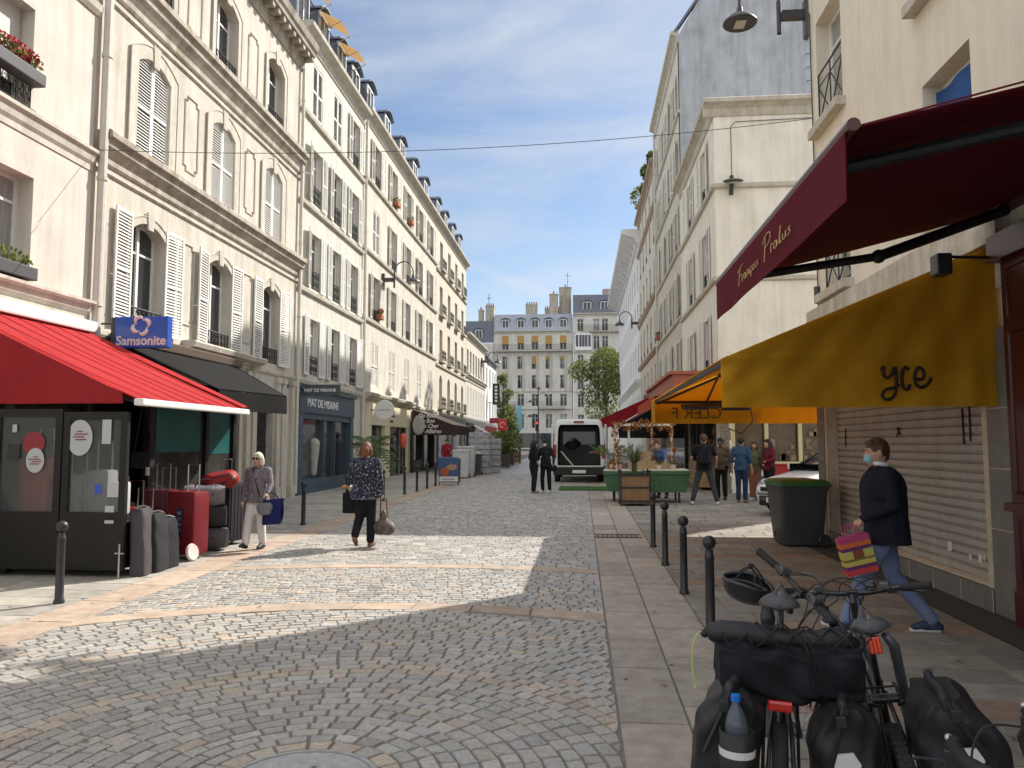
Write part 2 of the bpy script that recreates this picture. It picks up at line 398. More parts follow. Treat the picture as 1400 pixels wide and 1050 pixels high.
# pale granite bands, kerbs and pavements made of slabs
mb = MB()
PINK = [(1.12, .93, .81), (1.05, .88, .78), (1.2, 1.0, .88), (1.0, .86, .78)]
def slab_arc(f, g, wid, h=.003):
    x = XL
    while x < XR - .02:
        x2 = min(XR, x + wid)
        if XR - x2 < .2: x2 = XR
        mb.tc = tinted(random.choice(PINK), .07); stone(mb, [(x + .004, f(x)), (x2 - .004, f(x2)), (x2 - .004, g(x2)), (x + .004, g(x))], h, .006, .03, .001); x = x2
slab_arc(lambda x: arc1y(x, 5.29), lambda x: arc1y(x, 5.61), .62)
slab_arc(lambda x: arc2y(x) + .01, lambda x: arc2y(x) + .28, .7)
def slab_field(x0, x1, y0, y1, dy, wid, pal, jit=.08, along=False, special=None, h=.0, gap=.005):
    # courses along x (or along y) with broken joints
    a = (x0 if along else y0); A = (x1 if along else y1); i = 0
    while a < A - .05:
        a2 = min(A, a + dy); p = (y0 if along else x0); E_ = (y1 if along else x1)
        p2 = p + wid * random.uniform(.3, 1.0)
        while p < E_ - .02:
            p2 = min(E_, p2)
            if E_ - p2 < wid * .3: p2 = E_
            pl = special(a) if special else None
            mb.tc = tinted(random.choice(pl or pal), jit)
            u0, u1, v0, v1 = (a, a2, p, p2) if along else (p, p2, a, a2)
            stone(mb, [(u0 + gap, v0 + gap), (u1 - gap, v0 + gap), (u1 - gap, v1 - gap), (u0 + gap, v1 - gap)], h, .006, .03, .001)
            p = p2; p2 = p + wid * random.uniform(.8, 1.15)
        a = a2; i += 1
KERB = [(1.0, .93, .88), (.92, .87, .83), (.85, .8, .77), (1.02, .96, .92)]
GR = [(.66, .655, .64), (.74, .73, .71), (.6, .59, .58), (.7, .685, .66), (.8, .79, .77)]
RUST = [(.78, .58, .48), (.72, .55, .47), (.82, .63, .53)]
slab_field(.22, .65, -1, 60, .43, 1.0, KERB, along=True, gap=.006)
slab_field(.65, 1.12, -1, 60, .47, 1.15, KERB, along=True, gap=.006)
def bands(a):
    return RUST if (round((a - 7.35) / .36) % 6 == 0) else None
slab_field(1.12, 3.62, .87, 14.0, .36, .75, GR, special=bands)
slab_field(1.12, 4.4, 14.0, 60, .36, .75, GR)
slab_field(4.4, 12, 14.4, 25.2, .36, .75, GR)
slab_field(-5.4, XL, -1, 60, .54, .95, PINK, along=True, gap=.005)
LPAV = [(1.0, 1.0, .98), (.92, .92, .91), (1.08, 1.07, 1.05), (.86, .86, .86)]
slab_field(-8.72, -5.4, 1, 60, .42, .8, LPAV)
props(mb.build('pavement', slab_m), kind='structure')
sheet('pavement_edge', 3.62, 4.3, -1, 14.2, .004, asph_m)
sheet('avenue', -70, 70, 92, 124, -.02, asph_m)
# chewing-gum spots, grit and a few dead leaves trodden into the paving
mb = MB(); rl_ = random.Random(21)
for i in range(150):
    x = rl_.choice((rl_.uniform(.3, 3.5), rl_.uniform(.3, 3.5), rl_.uniform(-8, -4.9), rl_.uniform(-4.8, .2))); y = rl_.uniform(3.2, 16); r_ = rl_.uniform(.008, .022); k = rl_.uniform(.5, 1.6)
    mb.face([(x + r_ * math.cos(a) * rl_.uniform(.7, 1.2), y + r_ * math.sin(a) * rl_.uniform(.7, 1.2), gz(y) + .0055 + (.004 if -5 < x < .2 else 0)) for a in [j * PI / 4 for j in range(8)]])
mb.cur = 1
for i in range(26):
    x = rl_.uniform(-4.8, 3.4); y = rl_.uniform(4.2, 15); a = rl_.uniform(0, 6.3); c, s_ = math.cos(a) * .035, math.sin(a) * .035; z = gz(y) + .011
    mb.face([(x - c, y - s_, z), (x + s_ * .5, y - c * .5, z + .006), (x + c, y + s_, z + .002), (x - s_ * .5, y + c * .5, z + .008)])
props(mb.build('litter', [mat('gum spot', (.16, .155, .15), .8), mat('dead leaf', (.24, .15, .06), .8, .4, 20)]), 'scattered gum spots and dead leaves on the paving', 'litter', kind='stuff')
# manhole and drain
t_ = thing('manhole_cover', 'round grey manhole cover at the centre of the cobble fan', 'manhole', (CX, CY, gz(CY)))
MB().lathe([(.0, -.02), (.41, -.02), (.41, .004), (.39, .006), (.0, .006)], 40).build('lid', mat('manhole concrete', (.42, .42, .42), .85, .3, 20, .4, 120), t_)
rim = MB().lathe([(.365, .004), (.365, .0085), (.38, .0085), (.38, .004)], 40, caps=False).build('rim', mat('worn iron', (.25, .245, .24), .6, .2, 20), t_)
t_ = thing('drain_grate', 'iron drain grate set in the granite gutter beside the bollards', 'drain', (.62, 14.0, gz(14)))
b = MB()
for i in range(9): b.box(-.36 + i * .085, -.32 + i * .085, -.2, .2, .003, .012)
b.box(-.4, .42, -.24, -.2, .003, .014); b.box(-.4, .42, .2, .24, .003, .014)
b.build('grate', mat('cast iron', (.11, .085, .08), .7, .3, 20), t_)

# ---------------------------------------------------------------- facades
# local frame of a building: x along the facade, y into the wall, z up
def wall_face(mb, x0, x1, z0, z1, ops, rec=.2):
    xs = sorted(set([x0, x1] + [o[0] for o in ops] + [o[1] for o in ops])); zs = sorted(set([z0, z1] + [o[2] for o in ops] + [o[3] for o in ops]))
    for a, b in zip(xs[:-1], xs[1:]):
        zr = []
        for c, d in zip(zs[:-1], zs[1:]):
            mx, mz = (a + b) / 2, (c + d) / 2
            hole = any(o[0] < mx < o[1] and o[2] < mz < o[3] for o in ops)
            if hole: zr.append(None)
            elif zr and zr[-1]: zr[-1] = (zr[-1][0], d)
            else: zr.append((c, d))
        for q in zr:
            if q: mb.face([(a, 0, q[0]), (b, 0, q[0]), (b, 0, q[1]), (a, 0, q[1])])
    for o in ops:
        a, b, c, d = o[:4]; rise = o[4] if len(o) > 4 else 0
        mb.face([(a, 0, c), (b, 0, c), (b, rec, c), (a, rec, c)])
        mb.face([(a, 0, c), (a, rec, c), (a, rec, d - rise), (a, 0, d - rise)]); mb.face([(b, 0, c), (b, 0, d - rise), (b, rec, d - rise), (b, rec, c)])
        if rise <= 0: mb.face([(a, 0, d), (a, rec, d), (b, rec, d), (b, 0, d)])
        else:
            n = 8; pts = []
            for i in range(n + 1):
                s_ = i / n; pts.append((a + (b - a) * s_, d - rise + rise * (1 - (2 * s_ - 1) ** 2)))
            for p, q in zip(pts[:-1], pts[1:]):
                mb.face([(p[0], 0, p[1]), (q[0], 0, q[1]), (q[0], 0, d), (p[0], 0, d)]) if min(d - p[1], d - q[1]) >= 0 else None
                mb.face([(p[0], 0, p[1]), (p[0], rec, p[1]), (q[0], rec, q[1]), (q[0], 0, q[1])])
def shell(mb, x0, x1, z0, z1, D):
    mb.face([(x0, 0, z0), (x0, D, z0), (x0, D, z1), (x0, 0, z1)]); mb.face([(x1, 0, z0), (x1, D, z0), (x1, D, z1), (x1, 0, z1)])
    mb.face([(x0, D, z0), (x1, D, z0), (x1, D, z1), (x0, D, z1)]); mb.face([(x0, 0, z1), (x1, 0, z1), (x1, D, z1), (x0, D, z1)])
def cornice(mb, x0, x1, z0, prof, ends=True):
    # prof: list of (out, dz) from bottom to top, extruded along x
    poly = [(0.0, z0 + prof[0][1])] + [(-o, z0 + dz) for o, dz in prof] + [(0.0, z0 + prof[-1][1])]
    mb.prism(poly, 'x', x0, x1)
CORN = [(.03, 0), (.06, .04), (.06, .14), (.14, .24), (.2, .3), (.22, .42), (.3, .45), (.3, .55), (.26, .59)]
SILL = [(.05, 0), (.1, .03), (.12, .14), (.09, .17)]
EAVE = [(.04, 0), (.08, .1), (.1, .25), (.22, .34), (.34, .38), (.36, .5), (.3, .54)]
_W = {}
glass_sky = mat('reflecting glass', (.12, .13, .14), .04, .4, 1.0, spec=1.0, metal=.35)
def leaf_mesh(w_, h, arched=0):
    b = MB(); t_ = .035
    b.box(0, .055, -t_, 0, 0, h); b.box(w_ - .055, w_, -t_, 0, 0, h)
    for z in (0, h * .47, h - .07): b.box(.055, w_ - .055, -t_ + .002, -.002, z, z + .07)
    n = max(6, int(h / .068))
    for i in range(n):
        z = .07 + (h - .16) * (i + .5) / n
        if abs(z - h * .47 - .035) < .06: continue
        M = Matrix.Translation((w_ / 2, -t_ / 2, z)) @ Matrix.Rotation(R_(54), 4, 'X')
        b.box(-w_ / 2 + .05, w_ / 2 - .05, -.026, .026, -.004, .004, M)
    if arched: pass
    # strap hinges
    for z in (.25, h - .3): b.box(-.012, .03, -t_ - .012, -t_, z, z + .035)
    return b
def railing_mesh(w_, h, style):
    b = MB(); r = .011
    b.tube([(-w_ / 2, 0, h), (w_ / 2, 0, h)], .017, 6); b.tube([(-w_ / 2, 0, .06), (w_ / 2, 0, .06)], r, 5)
    n = max(3, int(w_ / .15))
    if style == 'scroll':
        for i in range(n + 1):
            x = -w_ / 2 + w_ * i / n; b.tube([(x, 0, .0), (x, 0, h)], r * .8, 4)
        for i in range(n):
            x = -w_ / 2 + w_ * (i + .5) / n; s_ = w_ / n * .42
            for zc in (.06 + (h - .06) * .28, .06 + (h - .06) * .72):
                b.tube([(x + s_ * math.cos(a) * (1 - a / 14), 0, zc + s_ * math.sin(a) * 1.5 * (1 - a / 14)) for a in [j * .7 for j in range(13)]], r * .75, 4)
    elif style == 'cross':
        b.tube([(-w_ / 2, 0, h * .78), (w_ / 2, 0, h * .78)], r, 5)
        for x in (-w_ / 2, 0, w_ / 2): b.tube([(x, 0, .0), (x, 0, h)], r * 1.2, 5)
        for s_ in (-1, 1):
            x0, x1 = (0, s_ * w_ / 2); b.tube([(x0, 0, .06), (x1, 0, h * .78)], r, 5); b.tube([(x1, 0, .06), (x0, 0, h * .78)], r, 5)
    else:
        n = max(4, int(w_ / .1))
        for i in range(n + 1):
            x = -w_ / 2 + w_ * i / n; b.tube([(x, 0, 0), (x, 0, h)], r * .8, 4)
    if style in ('balconet',):
        pass
    return b
def make_window(w_, h, rise, sh, rail, rec, fm, shm, curtain, surround, railh, blind):
    b = MB(); f = .055; y0, y1 = rec - .06, rec - .002
    b.box(-w_ / 2, -w_ / 2 + f, y0, y1, 0, h); b.box(w_ / 2 - f, w_ / 2, y0, y1, 0, h); b.box(-w_ / 2 + f, w_ / 2 - f, y0, y1, 0, f)
    b.box(-w_ / 2 + f, w_ / 2 - f, y0 + .004, y1, h - f, h); 
    if sh != 'closed': b.box(-.04, .04, y0 - .012, y1, f, h - f); b.box(-w_ / 2 + f, w_ / 2 - f, y0 + .006, y1 - .004, h * .72, h * .72 + .045)
    o = b.build('window', fm)
    MB().box(-w_ / 2, w_ / 2, rec - .03, rec - .012, 0, h).build('pane', glass_net if curtain else glass_dark, o)
    if blind:
        bb = MB(); n = int(h * blind / .06)
        for i in range(n): bb.box(-w_ / 2 + .02, w_ / 2 - .02, rec - .1, rec - .07, h - .06 * (i + 1) + .004, h - .06 * i)
        bb.build('roller_blind', mat('blind slats', (.58, .56, .52), .6), o)
    if sh:
        lw = w_ / 2
        m1 = leaf_mesh(lw, h + (.08 if sh == 'open' else 0))
        for s_ in (-1, 1):
            so = m1.build('shutter', shm, o) if s_ == -1 else bpy.data.objects.new('shutter', so.data)
            if s_ == 1: COL.objects.link(so); so.parent = o
            if sh == 'open':
                ang = R_(random.uniform(2, 9))
                so.location = (-w_ / 2 - lw - .01, -.025 - math.sin(ang) * lw, -.03) if s_ == -1 else (w_ / 2 + .01, -.025, -.03)
                so.rotation_euler = (0, 0, ang if s_ == -1 else -ang)
            else:
                so.location = (-w_ / 2, .05, 0) if s_ == -1 else (.002, .05, 0)
    if rail:
        railing_mesh(w_ - .01 if rail != 'balconet' else w_ + .35, railh, 'scroll' if rail == 'balconet' else rail).build('railing', iron, o, loc=(0, -.22 if rail == 'balconet' else .02, .0))
        if rail == 'balconet':
            pass
    if surround:
        s_ = MB(); t_ = .1
        ou = surround
        pts_in = [(-w_ / 2, 0), (-w_ / 2, h - rise)] + [(-w_ / 2 + w_ * i / 10, h - rise + rise * (1 - (2 * i / 10 - 1) ** 2)) for i in range(1, 10)] + [(w_ / 2, h - rise), (w_ / 2, 0)]
        pts_out = [(-w_ / 2 - ou, 0), (-w_ / 2 - ou, h - rise + ou * .6)] + [((-w_ / 2 - ou) + (w_ + 2 * ou) * i / 10, h - rise + ou * .6 + (rise + ou * .4) * (1 - (2 * i / 10 - 1) ** 2)) for i in range(1, 10)] + [(w_ / 2 + ou, h - rise + ou * .6), (w_ / 2 + ou, 0)]
        for i in range(len(pts_in) - 1):
            a, c = pts_in[i], pts_in[i + 1]; d, e = pts_out[i], pts_out[i + 1]
            s_.face([(a[0], -.04, a[1]), (c[0], -.04, c[1]), (e[0], -.04, e[1]), (d[0], -.04, d[1])])
            s_.face([(d[0], -.04, d[1]), (e[0], -.04, e[1]), (e[0], .0, e[1]), (d[0], .0, d[1])]); s_.face([(a[0], -.04, a[1]), (a[0], .0, a[1]), (c[0], 0, c[1]), (c[0], -.04, c[1])])
        # outer fillet
        s_.tube([(p[0] * 1.02, -.045, p[1] + .01) for p in pts_out], .016, 5)
        zt = h + ou * .8
        s_.prism([(-.09, h - .12), (.09, h - .12), (.13, zt + .12), (-.13, zt + .12)], 'y', -.065, -.03)
        s_.build('moulding', stone_trim, o)
    return o
def win(b, x, z, w_, h, rise=0, sh=None, rail=None, rec=.2, fm=white_paint, shm=None, curtain=False, surround=0, railh=.45, blind=0, D=None):
    shm = shm or shutter_paint
    key = (round(w_, 3), round(h, 3), rise, sh, rail, rec, fm.name, shm.name, curtain, surround, railh, blind)
    if key not in _W:
        o = make_window(w_, h, rise, sh, rail, rec, fm, shm, curtain, surround, railh, blind); _W[key] = o; o.parent = b; o.location = (x, 0, z); return o
    o = dup(_W[key], b, (x, 0, z)); lw = w_ / 2
    for ch in o.children:
        if ch.name.startswith('shutter') and sh == 'open':
            ang = R_(random.choice((1, 3, 5, 8, 14)))
            if ch.location.x < 0: ch.location = (-w_ / 2 - lw - .01 + lw * (1 - math.cos(ang)), -.025 - math.sin(ang) * lw, -.03); ch.rotation_euler = (0, 0, ang)
            else: ch.location = (w_ / 2 + .01, -.025, -.03); ch.rotation_euler = (0, 0, -ang)
        if ch.name.startswith('pane') and sh != 'closed' and random.random() < .3: ch.data = ch.data.copy(); ch.data.materials[0] = random.choice((glass_net, glass_sky, glass_dark))
    return o
def dormer(b, x, z, w_=1.15, h=1.5, y0=.25, D=2.2, awning=False, glass=glass_dark):
    m = MB(); n = 8
    arc = [(-w_ / 2 + w_ * i / n, h + .22 * (1 - (2 * i / n - 1) ** 2)) for i in range(n + 1)]
    poly = [(-w_ / 2, -.1)] + arc + [(w_ / 2, -.1)]
    m.prism([(p[0], p[1]) for p in poly], 'y', y0 + .02, y0 + D)
    o = m.build('dormer', zinc, b, loc=(x, 0, z))
    r = MB(); arc2 = [(-w_ / 2 - .09 + (w_ + .18) * i / n, h + .02 + .26 * (1 - (2 * i / n - 1) ** 2)) for i in range(n + 1)]
    r.prism(arc2 + [(p[0], p[1] + .07) for p in arc2[::-1]], 'y', y0 - .16, y0 + D); r.build('dormer_roof', zinc, o)
    f = MB(); f.box(-w_ / 2 + .06, -w_ / 2 + .16, y0 - .03, y0 + .018, 0, h); f.box(w_ / 2 - .16, w_ / 2 - .06, y0 - .03, y0 + .018, 0, h); f.box(-.035, .035, y0 - .03, y0 + .018, 0.08, h - .08)
    f.box(-w_ / 2 + .16, w_ / 2 - .16, y0 - .03, y0 + .018, h - .08, h); f.box(-w_ / 2 + .16, w_ / 2 - .16, y0 - .03, y0 + .018, 0, .08); f.build('frame', white_paint, o)
    MB().box(-w_ / 2 + .16, w_ / 2 - .16, y0 - .004, y0 + .012, .08, h - .08).build('pane', glass, o)
    return o
def mansard(mb, x0, x1, z0, h, run, D):
    mb.face([(x0, .12, z0), (x1, .12, z0), (x1, run, z0 + h), (x0, run, z0 + h)]); mb.face([(x0, run, z0 + h), (x1, run, z0 + h), (x1, D, z0 + h + .5), (x0, D, z0 + h + .5)])
    for x in (x0, x1): mb.face([(x, .12, z0), (x, run, z0 + h), (x, D, z0 + h + .5), (x, D, z0)])
def drainpipe(b, x, z0, z1, r=.06, y=-.1):
    m = MB(); m.tube([(x, y, z0), (x, y, z1)], r, 10)
    z = z0 + .8
    while z < z1: m.tube([(x, y, z), (x, y, z + .07)], r * 1.25, 10); z += 2.3
    m.build('drainpipe', pipe_paint, b)
def chimney(b, x0, x1, y0, y1, z0, z1, pots=4, m=None):
    q = MB().box(x0, x1, y0, y1, z0, z1); q.box(x0 - .06, x1 + .06, y0 - .06, y1 + .06, z1, z1 + .15)
    o = q.build('chimney', m or stone_dirty, b); p = MB()
    for i in range(pots):
        L = max(x1 - x0, y1 - y0); s_ = (i + .5) / pots
        cx = x0 + (x1 - x0) * s_ if x1 - x0 > y1 - y0 else (x0 + x1) / 2; cy = (y0 + y1) / 2 if x1 - x0 > y1 - y0 else y0 + (y1 - y0) * s_
        p.lathe([(.13, z1 + .15), (.1, z1 + .55), (.13, z1 + .6)], 8, Matrix.Translation((cx, cy, 0)))
    p.build('chimney_pots', terracotta, o)
XF = -8.77
def left_building(name, label, y0, dx=0): return thing(name, label, 'building', (XF + dx, y0, 0), R_(90))
def right_building(name, label, yfar, X): return thing(name, label, 'building', (X, yfar, 0), R_(-90))
# ================================================================ LEFT SIDE
# nearest pale house
b = left_building('town_house', 'pale rendered house at the left edge above the red awning, with a rolled-down blind', 3.0, .05)
W = 9.72; ops = [(6.45, 8.1, 7.08, 8.7), (6.6, 8.25, 4.42, 5.98), (2.4, 4.0, 7.08, 8.7), (2.4, 4.0, 4.42, 5.98), (6.45, 8.1, 10.2, 12.0)]
m = MB(); wall_face(m, 0, W, -.3, 13.2, ops, .32); shell(m, 0, W, -.3, 13.2, 10); m.build('wall', stucco_pale, b)
m = MB(); cornice(m, 0, W, 6.62, [(.02, 0), (.02, .1), (.06, .16), (.08, .28), (.13, .32), (.13, .38)]); cornice(m, 0, W, 9.5, [(.03, 0), (.08, .08), (.1, .2)]); cornice(m, 0, W, 3.9, [(.03, 0), (.03, .12), (.1, .18), (.12, .28), (.2, .31), (.2, .36)]); cornice(m, 0, W, 13.2, EAVE)
m.build('cornice', stone_trim, b)
for o in ops:
    a, c, d, e = o[:4]; m = MB(); m.box(a - .14, a, -.03, .0, d, e + .14); m.box(c, c + .14, -.03, 0, d, e + .14); m.box(a, c, -.03, 0, e, e + .14); m.build('window_band', stucco_pale, b)
win(b, 7.275, 7.08, 1.65, 1.62, rec=.3, blind=.8); win(b, 7.425, 4.42, 1.65, 1.56, rec=.3, curtain=True); win(b, 3.2, 7.08, 1.6, 1.62, rec=.3); win(b, 3.2, 4.42, 1.6, 1.56, rec=.3); win(b, 7.275, 10.2, 1.65, 1.8, rec=.3)
railing_mesh(1.6, .42, 'scroll').build('railing', iron, b, loc=(7.3, -.02, 7.02))
drainpipe(b, 9.84, 3.4, 13.0, .075, -.12)
# ornate house
b = left_building('ornate_house', 'ornate cream house with louvred shutters and moulded cornices beside the blue projecting sign', 12.9)
W = 10.0; xs = (1.75, 4.85, 7.95); ops = []
for x in xs: ops += [(x - .6, x + .6, 4.02, 6.2, .22), (x - .6, x + .6, 7.5, 9.62, .22), (x - .6, x + .6, 10.85, 12.85, .25)]
ops += [(7.05, 8.35, 0.05, 2.75), (.3, 2.9, .1, 2.75), (3.3, 6.2, .1, 2.75)]
m = MB(); wall_face(m, 0, W, -.3, 13.7, ops, .28); shell(m, 0, W, -.3, 13.7, 10); m.build('wall', stucco_ornate, b)
m = MB(); cornice(m, 0, W, 6.9, CORN); cornice(m, 0, W, 10.2, [(o_, d * 1.15) for o_, d in CORN]); cornice(m, 0, W, 6.72, [(.02, 0), (.05, .04), (.02, .08)]); cornice(m, 0, W, 10.0, [(.02, 0), (.05, .04), (.02, .08)]); m.build('cornice', stone_dirty, b)
m = MB(); cornice(m, 0, W, 13.55, [(.04, 0), (.08, .08), (.1, .3), (.12, .34)]); cornice(m, -.02, W + .02, 14.0, [(.42, 0), (.44, .1), (.5, .16), (.56, .34), (.52, .4)]); m.box(-.01, W + .01, -.1, 0, 13.85, 14.0)
for i in range(26):
    x = .1 + i * .39; m.box(x, x + .16, -.38, -.1, 13.84, 13.999)
m.build('eaves_cornice', stone_dirty, b)
m = MB(); mansard(m, 0, W, 14.35, 2.4, 1.2, 10); m.build('roof', zinc, b)
m = MB(); cornice(m, 3.2, 7.1, 3.8, [(.1, 0), (.14, .05), (.3, .1), (.34, .2), (.3, .24)]); cornice(m, 0, W, 3.7, [(.03, 0), (.06, .05), (.06, .12)])
for x in (3.6, 6.6): m.prism([(-.02, 3.45), (-.26, 3.78), (-.02, 3.79)], 'x', x, x + .22)
m.build('sill_slab', stone_trim, b)
m = MB()
for zc0, zc1 in ((7.85, 9.55), (11.05, 12.75), (4.4, 6.2)):
    for x in (3.3, 6.4):
        wv = .3; c = .1
        P = [(x - wv + c, zc0), (x + wv - c, zc0), (x + wv - c, zc0 + c), (x + wv, zc0 + c), (x + wv, zc1 - c), (x + wv - c, zc1 - c), (x + wv - c, zc1), (x - wv + c, zc1), (x - wv + c, zc1 - c), (x - wv, zc1 - c), (x - wv, zc0 + c), (x - wv + c, zc0 + c), (x - wv + c, zc0)]
        m.tube([(p[0], -.008, p[1]) for p in P], .022, 5)
parts(m, 'panel_moulding', stone_trim, b)
for x in xs:
    win(b, x, 4.02, 1.2, 2.18, .22, 'open', 'scroll', .28, surround=.14, railh=.42)
    win(b, x, 7.5, 1.2, 2.12, .22, 'closed', None, .28, surround=.26)
    win(b, x, 10.85, 1.2, 2.0, .25, None, 'scroll', .28, surround=.16, railh=.5)
# street door with iron grilles, pilasters, plinth
d = MB(); d.box(7.05, 8.35, .2, .27, .05, 2.75); do = d.build('door', mat('dark door', (.03, .032, .035), .4), b)
g = MB()
for i in range(9): x = 7.15 + i * .137; g.tube([(x, .17, .5), (x, .17, 2.65)], .012, 4)
for zz in (.5, 1.1, 1.7, 2.3, 2.65): g.tube([(7.07, .17, zz), (8.33, .17, zz)], .014, 4)
for i in range(8):
    for zz in (.8, 1.4, 2.0):
        x = 7.22 + i * .137; g.tube([(x + .06 * math.cos(a), .17, zz + .16 * math.sin(a)) for a in [j * .785 for j in range(9)]], .009, 4)
g.build('grille', iron, do)
m = MB()
for x in (6.4, 6.78, 8.4, 8.8, 9.5): m = MB(); m.box(x, x + .26, -.1, 0, .5, 3.5); m.box(x - .04, x + .3, -.14, 0, -.2, .5); m.box(x - .03, x + .29, -.13, 0, 3.5, 3.66); m.build('pilaster', stone_trim, b)
pass
drainpipe(b, 9.92, .25, 13.6, .055, -.1)
sd_ = MB(); sd_.box(9.2, 9.42, -.02, 0, 3.42, 3.58); sd_.build('street_plate', mat('plate blue', (.02, .07, .22), .4), b)
# luggage shop front behind (sits between the two houses)
# cream house with grey-blue shop
b = left_building('cream_house', 'cream house with open white shutters above the slate blue shopfront', 22.9)
W = 6.95; xs = (1.5, 3.65, 5.8); ops = []
for z, h in ((3.98, 1.84), (6.82, 1.84), (9.66, 1.84), (12.6, 1.78)):
    for x in xs: ops.append((x - .47, x + .47, z, z + h))
ops += [(.15, 5.85, .2, 3.5)]
m = MB(); wall_face(m, 0, W, -.3, 15.0, ops, .2); shell(m, 0, W, -.3, 15.0, 10); m.build('wall', stucco_cream, b)
m = MB(); [cornice(m, 0, W, z, SILL) for z in (6.55, 9.35, 12.3)]; cornice(m, 0, W, 3.62, SILL); cornice(m, 0, W, 14.75, EAVE); m.build('cornice', stone_trim, b)
m = MB(); mansard(m, 0, W, 15.2, 2.5, 1.1, 10); m.build('roof', zinc, b)
for i, x in enumerate(xs):
    for z in (3.98, 6.82, 9.66): win(b, x, z, .94, 1.84, 0, 'open', 'scroll', .2, railh=.62, curtain=(i + int(z)) % 3 == 0)
    win(b, x, 12.6, .94, 1.78, 0, 'closed' if i < 2 else 'open', None if i < 2 else 'scroll', .2, railh=.5)
for i, x in enumerate((.6, 2.65, 4.7, 6.5)):
    do = dormer(b, x, 15.35)
    if i < 3:
        m = MB(); m.grid(lambda u, v: (-.5 + u, .2 - .75 * v, 1.5 - .42 * v - .03 * math.sin(u * 9) * v), 8, 4); m.build('sun_blind', fabric('ochre blind', (.45, .27, .12), transl=(.5, .3, .12)), do, smooth=True)
        m = MB(); [m.tube([(a_, .2, .75), (a_, -.55, 1.08)], .015, 5) for a_ in (-.5, .5)]; m.build('blind_arm', steel, do)
    railing_mesh(1.3, .7, 'bars').build('railing', iron, b, loc=(x, -.15, 15.32))
s_ = MB(); blue = mat('slate blue paint', (.065, .10, .135), .45, .1, 5)
s_.box(.15, .5, -.09, .1, .3, 2.75); s_.box(5.5, 5.85, -.09, .1, .3, 2.75); s_.box(.15, 5.85, -.12, .1, 2.75, 3.45); s_.box(.1, 5.9, -.2, .1, 3.45, 3.55); s_.box(.5, 5.5, -.06, .1, .3, .62); s_.box(.12, 5.88, -.13, .12, 0.15, .3)
for x in (2.55, 3.75): s_.box(x, x + .1, -.05, .1, .62, 2.75)
s_.box(.5, 5.5, -.051, .08, 2.55, 2.751); so = s_.build('shopfront', blue, b)
gl = mat('shop glass', (.05, .06, .065), .05, .4, 1.2, spec=.7)
MB().box(.5, 5.5, .1, .12, .5, 2.8).build('pane', gl, so)
text('MAT DE MISAINE', .36, mat('letter white', (.75, .75, .74), .5), so, loc=(.75, -.125, 2.96), xs=1.15, bold=.008)
m = MB(); m.cap((1.9, .05, 1.3), (1.9, .05, 1.75), .16, .2); m.cap((1.9, .05, .8), (1.9, .05, 1.3), .11, .15); m.build('shop_display', mat('display cloth', (.42, .40, .37), .8, .3, 6), so)
m = MB(); m.cap((4.4, .05, 1.35), (4.4, .05, 1.8), .16, .19); m.cap((4.3, .05, .7), (4.35, .05, 1.3), .07, .12); m.cap((4.5, .05, .7), (4.45, .05, 1.3), .07, .12); m.ball((4.4, .05, 2.08), .1); m.build('mannequin', mat('display navy', (.03, .035, .06), .7), so)
# long cream house
b = left_building('long_cream_house', 'long cream house with five columns of shutters, above the cream shop and the brown awning', 29.85)
W = 15.85; xs = (2.1, 5.1, 8.1, 11.1, 14.1); ops = []
rows_ = ((4.15, 1.85), (7.02, 1.85), (9.9, 1.85), (12.88, 1.75))
for z, h in rows_:
    for x in xs: ops.append((x - .52, x + .52, z, z + h))
ops += [(1.5, 8.0, .25, 2.55), (9.4, 15.2, .25, 2.7)]
m = MB(); wall_face(m, 0, W, -.3, 15.3, ops, .2); shell(m, 0, W, -.3, 15.3, 10); m.build('wall', stucco_cream2, b)
m = MB(); [cornice(m, 0, W, z, SILL) for z in (6.78, 9.65, 12.62)]; cornice(m, .6, 9.0, 3.6, [(.1, 0), (.14, .06), (.3, .12), (.34, .22), (.3, .26)]); cornice(m, 9.0, W, 3.6, SILL); cornice(m, 0, W, 15.05, EAVE); m.build('cornice', stone_trim, b)
m = MB(); mansard(m, 0, W, 15.5, 2.5, 1.1, 10); m.build('roof', zinc, b)
for i, x in enumerate(xs):
    win(b, x, 4.15, 1.04, 1.85, 0, 'closed', None, .2, shm=shutter_grey)
    win(b, x, 7.02, 1.04, 1.85, 0, 'open', 'scroll', .2, shm=shutter_grey, railh=.45, curtain=i % 2 == 1)
    win(b, x, 9.9, 1.04, 1.85, 0, 'closed' if i == 0 else 'open', None if i == 0 else 'scroll', .2, shm=shutter_grey, railh=.45, curtain=i % 3 == 1)
    win(b, x, 12.88, 1.04, 1.75, 0, 'open', 'scroll', .2, shm=shutter_grey, railh=.45)
    dormer(b, x - .4, 15.6)
drainpipe(b, .12, .3, 15.0, .06, -.1)
cream_p = mat('cream paint', (.72, .66, .46), .5, .06, 4)
s_ = MB(); s_.box(.95, 8.35, -.1, .1, 2.55, 3.45); s_.box(.95, 1.5, -.08, .1, .2, 2.55); s_.box(8.0, 8.35, -.08, .1, .2, 2.55); s_.box(3.7, 4.6, -.08, .1, .25, 2.55); so = s_.build('shopfront', cream_p, b)
MB().box(1.5, 8.0, .12, .14, .25, 2.55).build('pane', gl, so)
text('OLE', .42, iron, so, loc=(4.6, -.105, 2.98), bold=.01); text('BEAUTE', .17, iron, so, loc=(4.5, -.105, 2.72), bold=.004)
MB().box(9.4, 15.2, .12, .14, .25, 2.7).build('pane', gl, b)
s_ = MB(); dk = mat('dark brown paint', (.03, .022, .018), .4)
for x in (9.1, 11.9, 12.05, 15.1): s_.box(x, x + .3, -.08, .12, .2, 2.9)
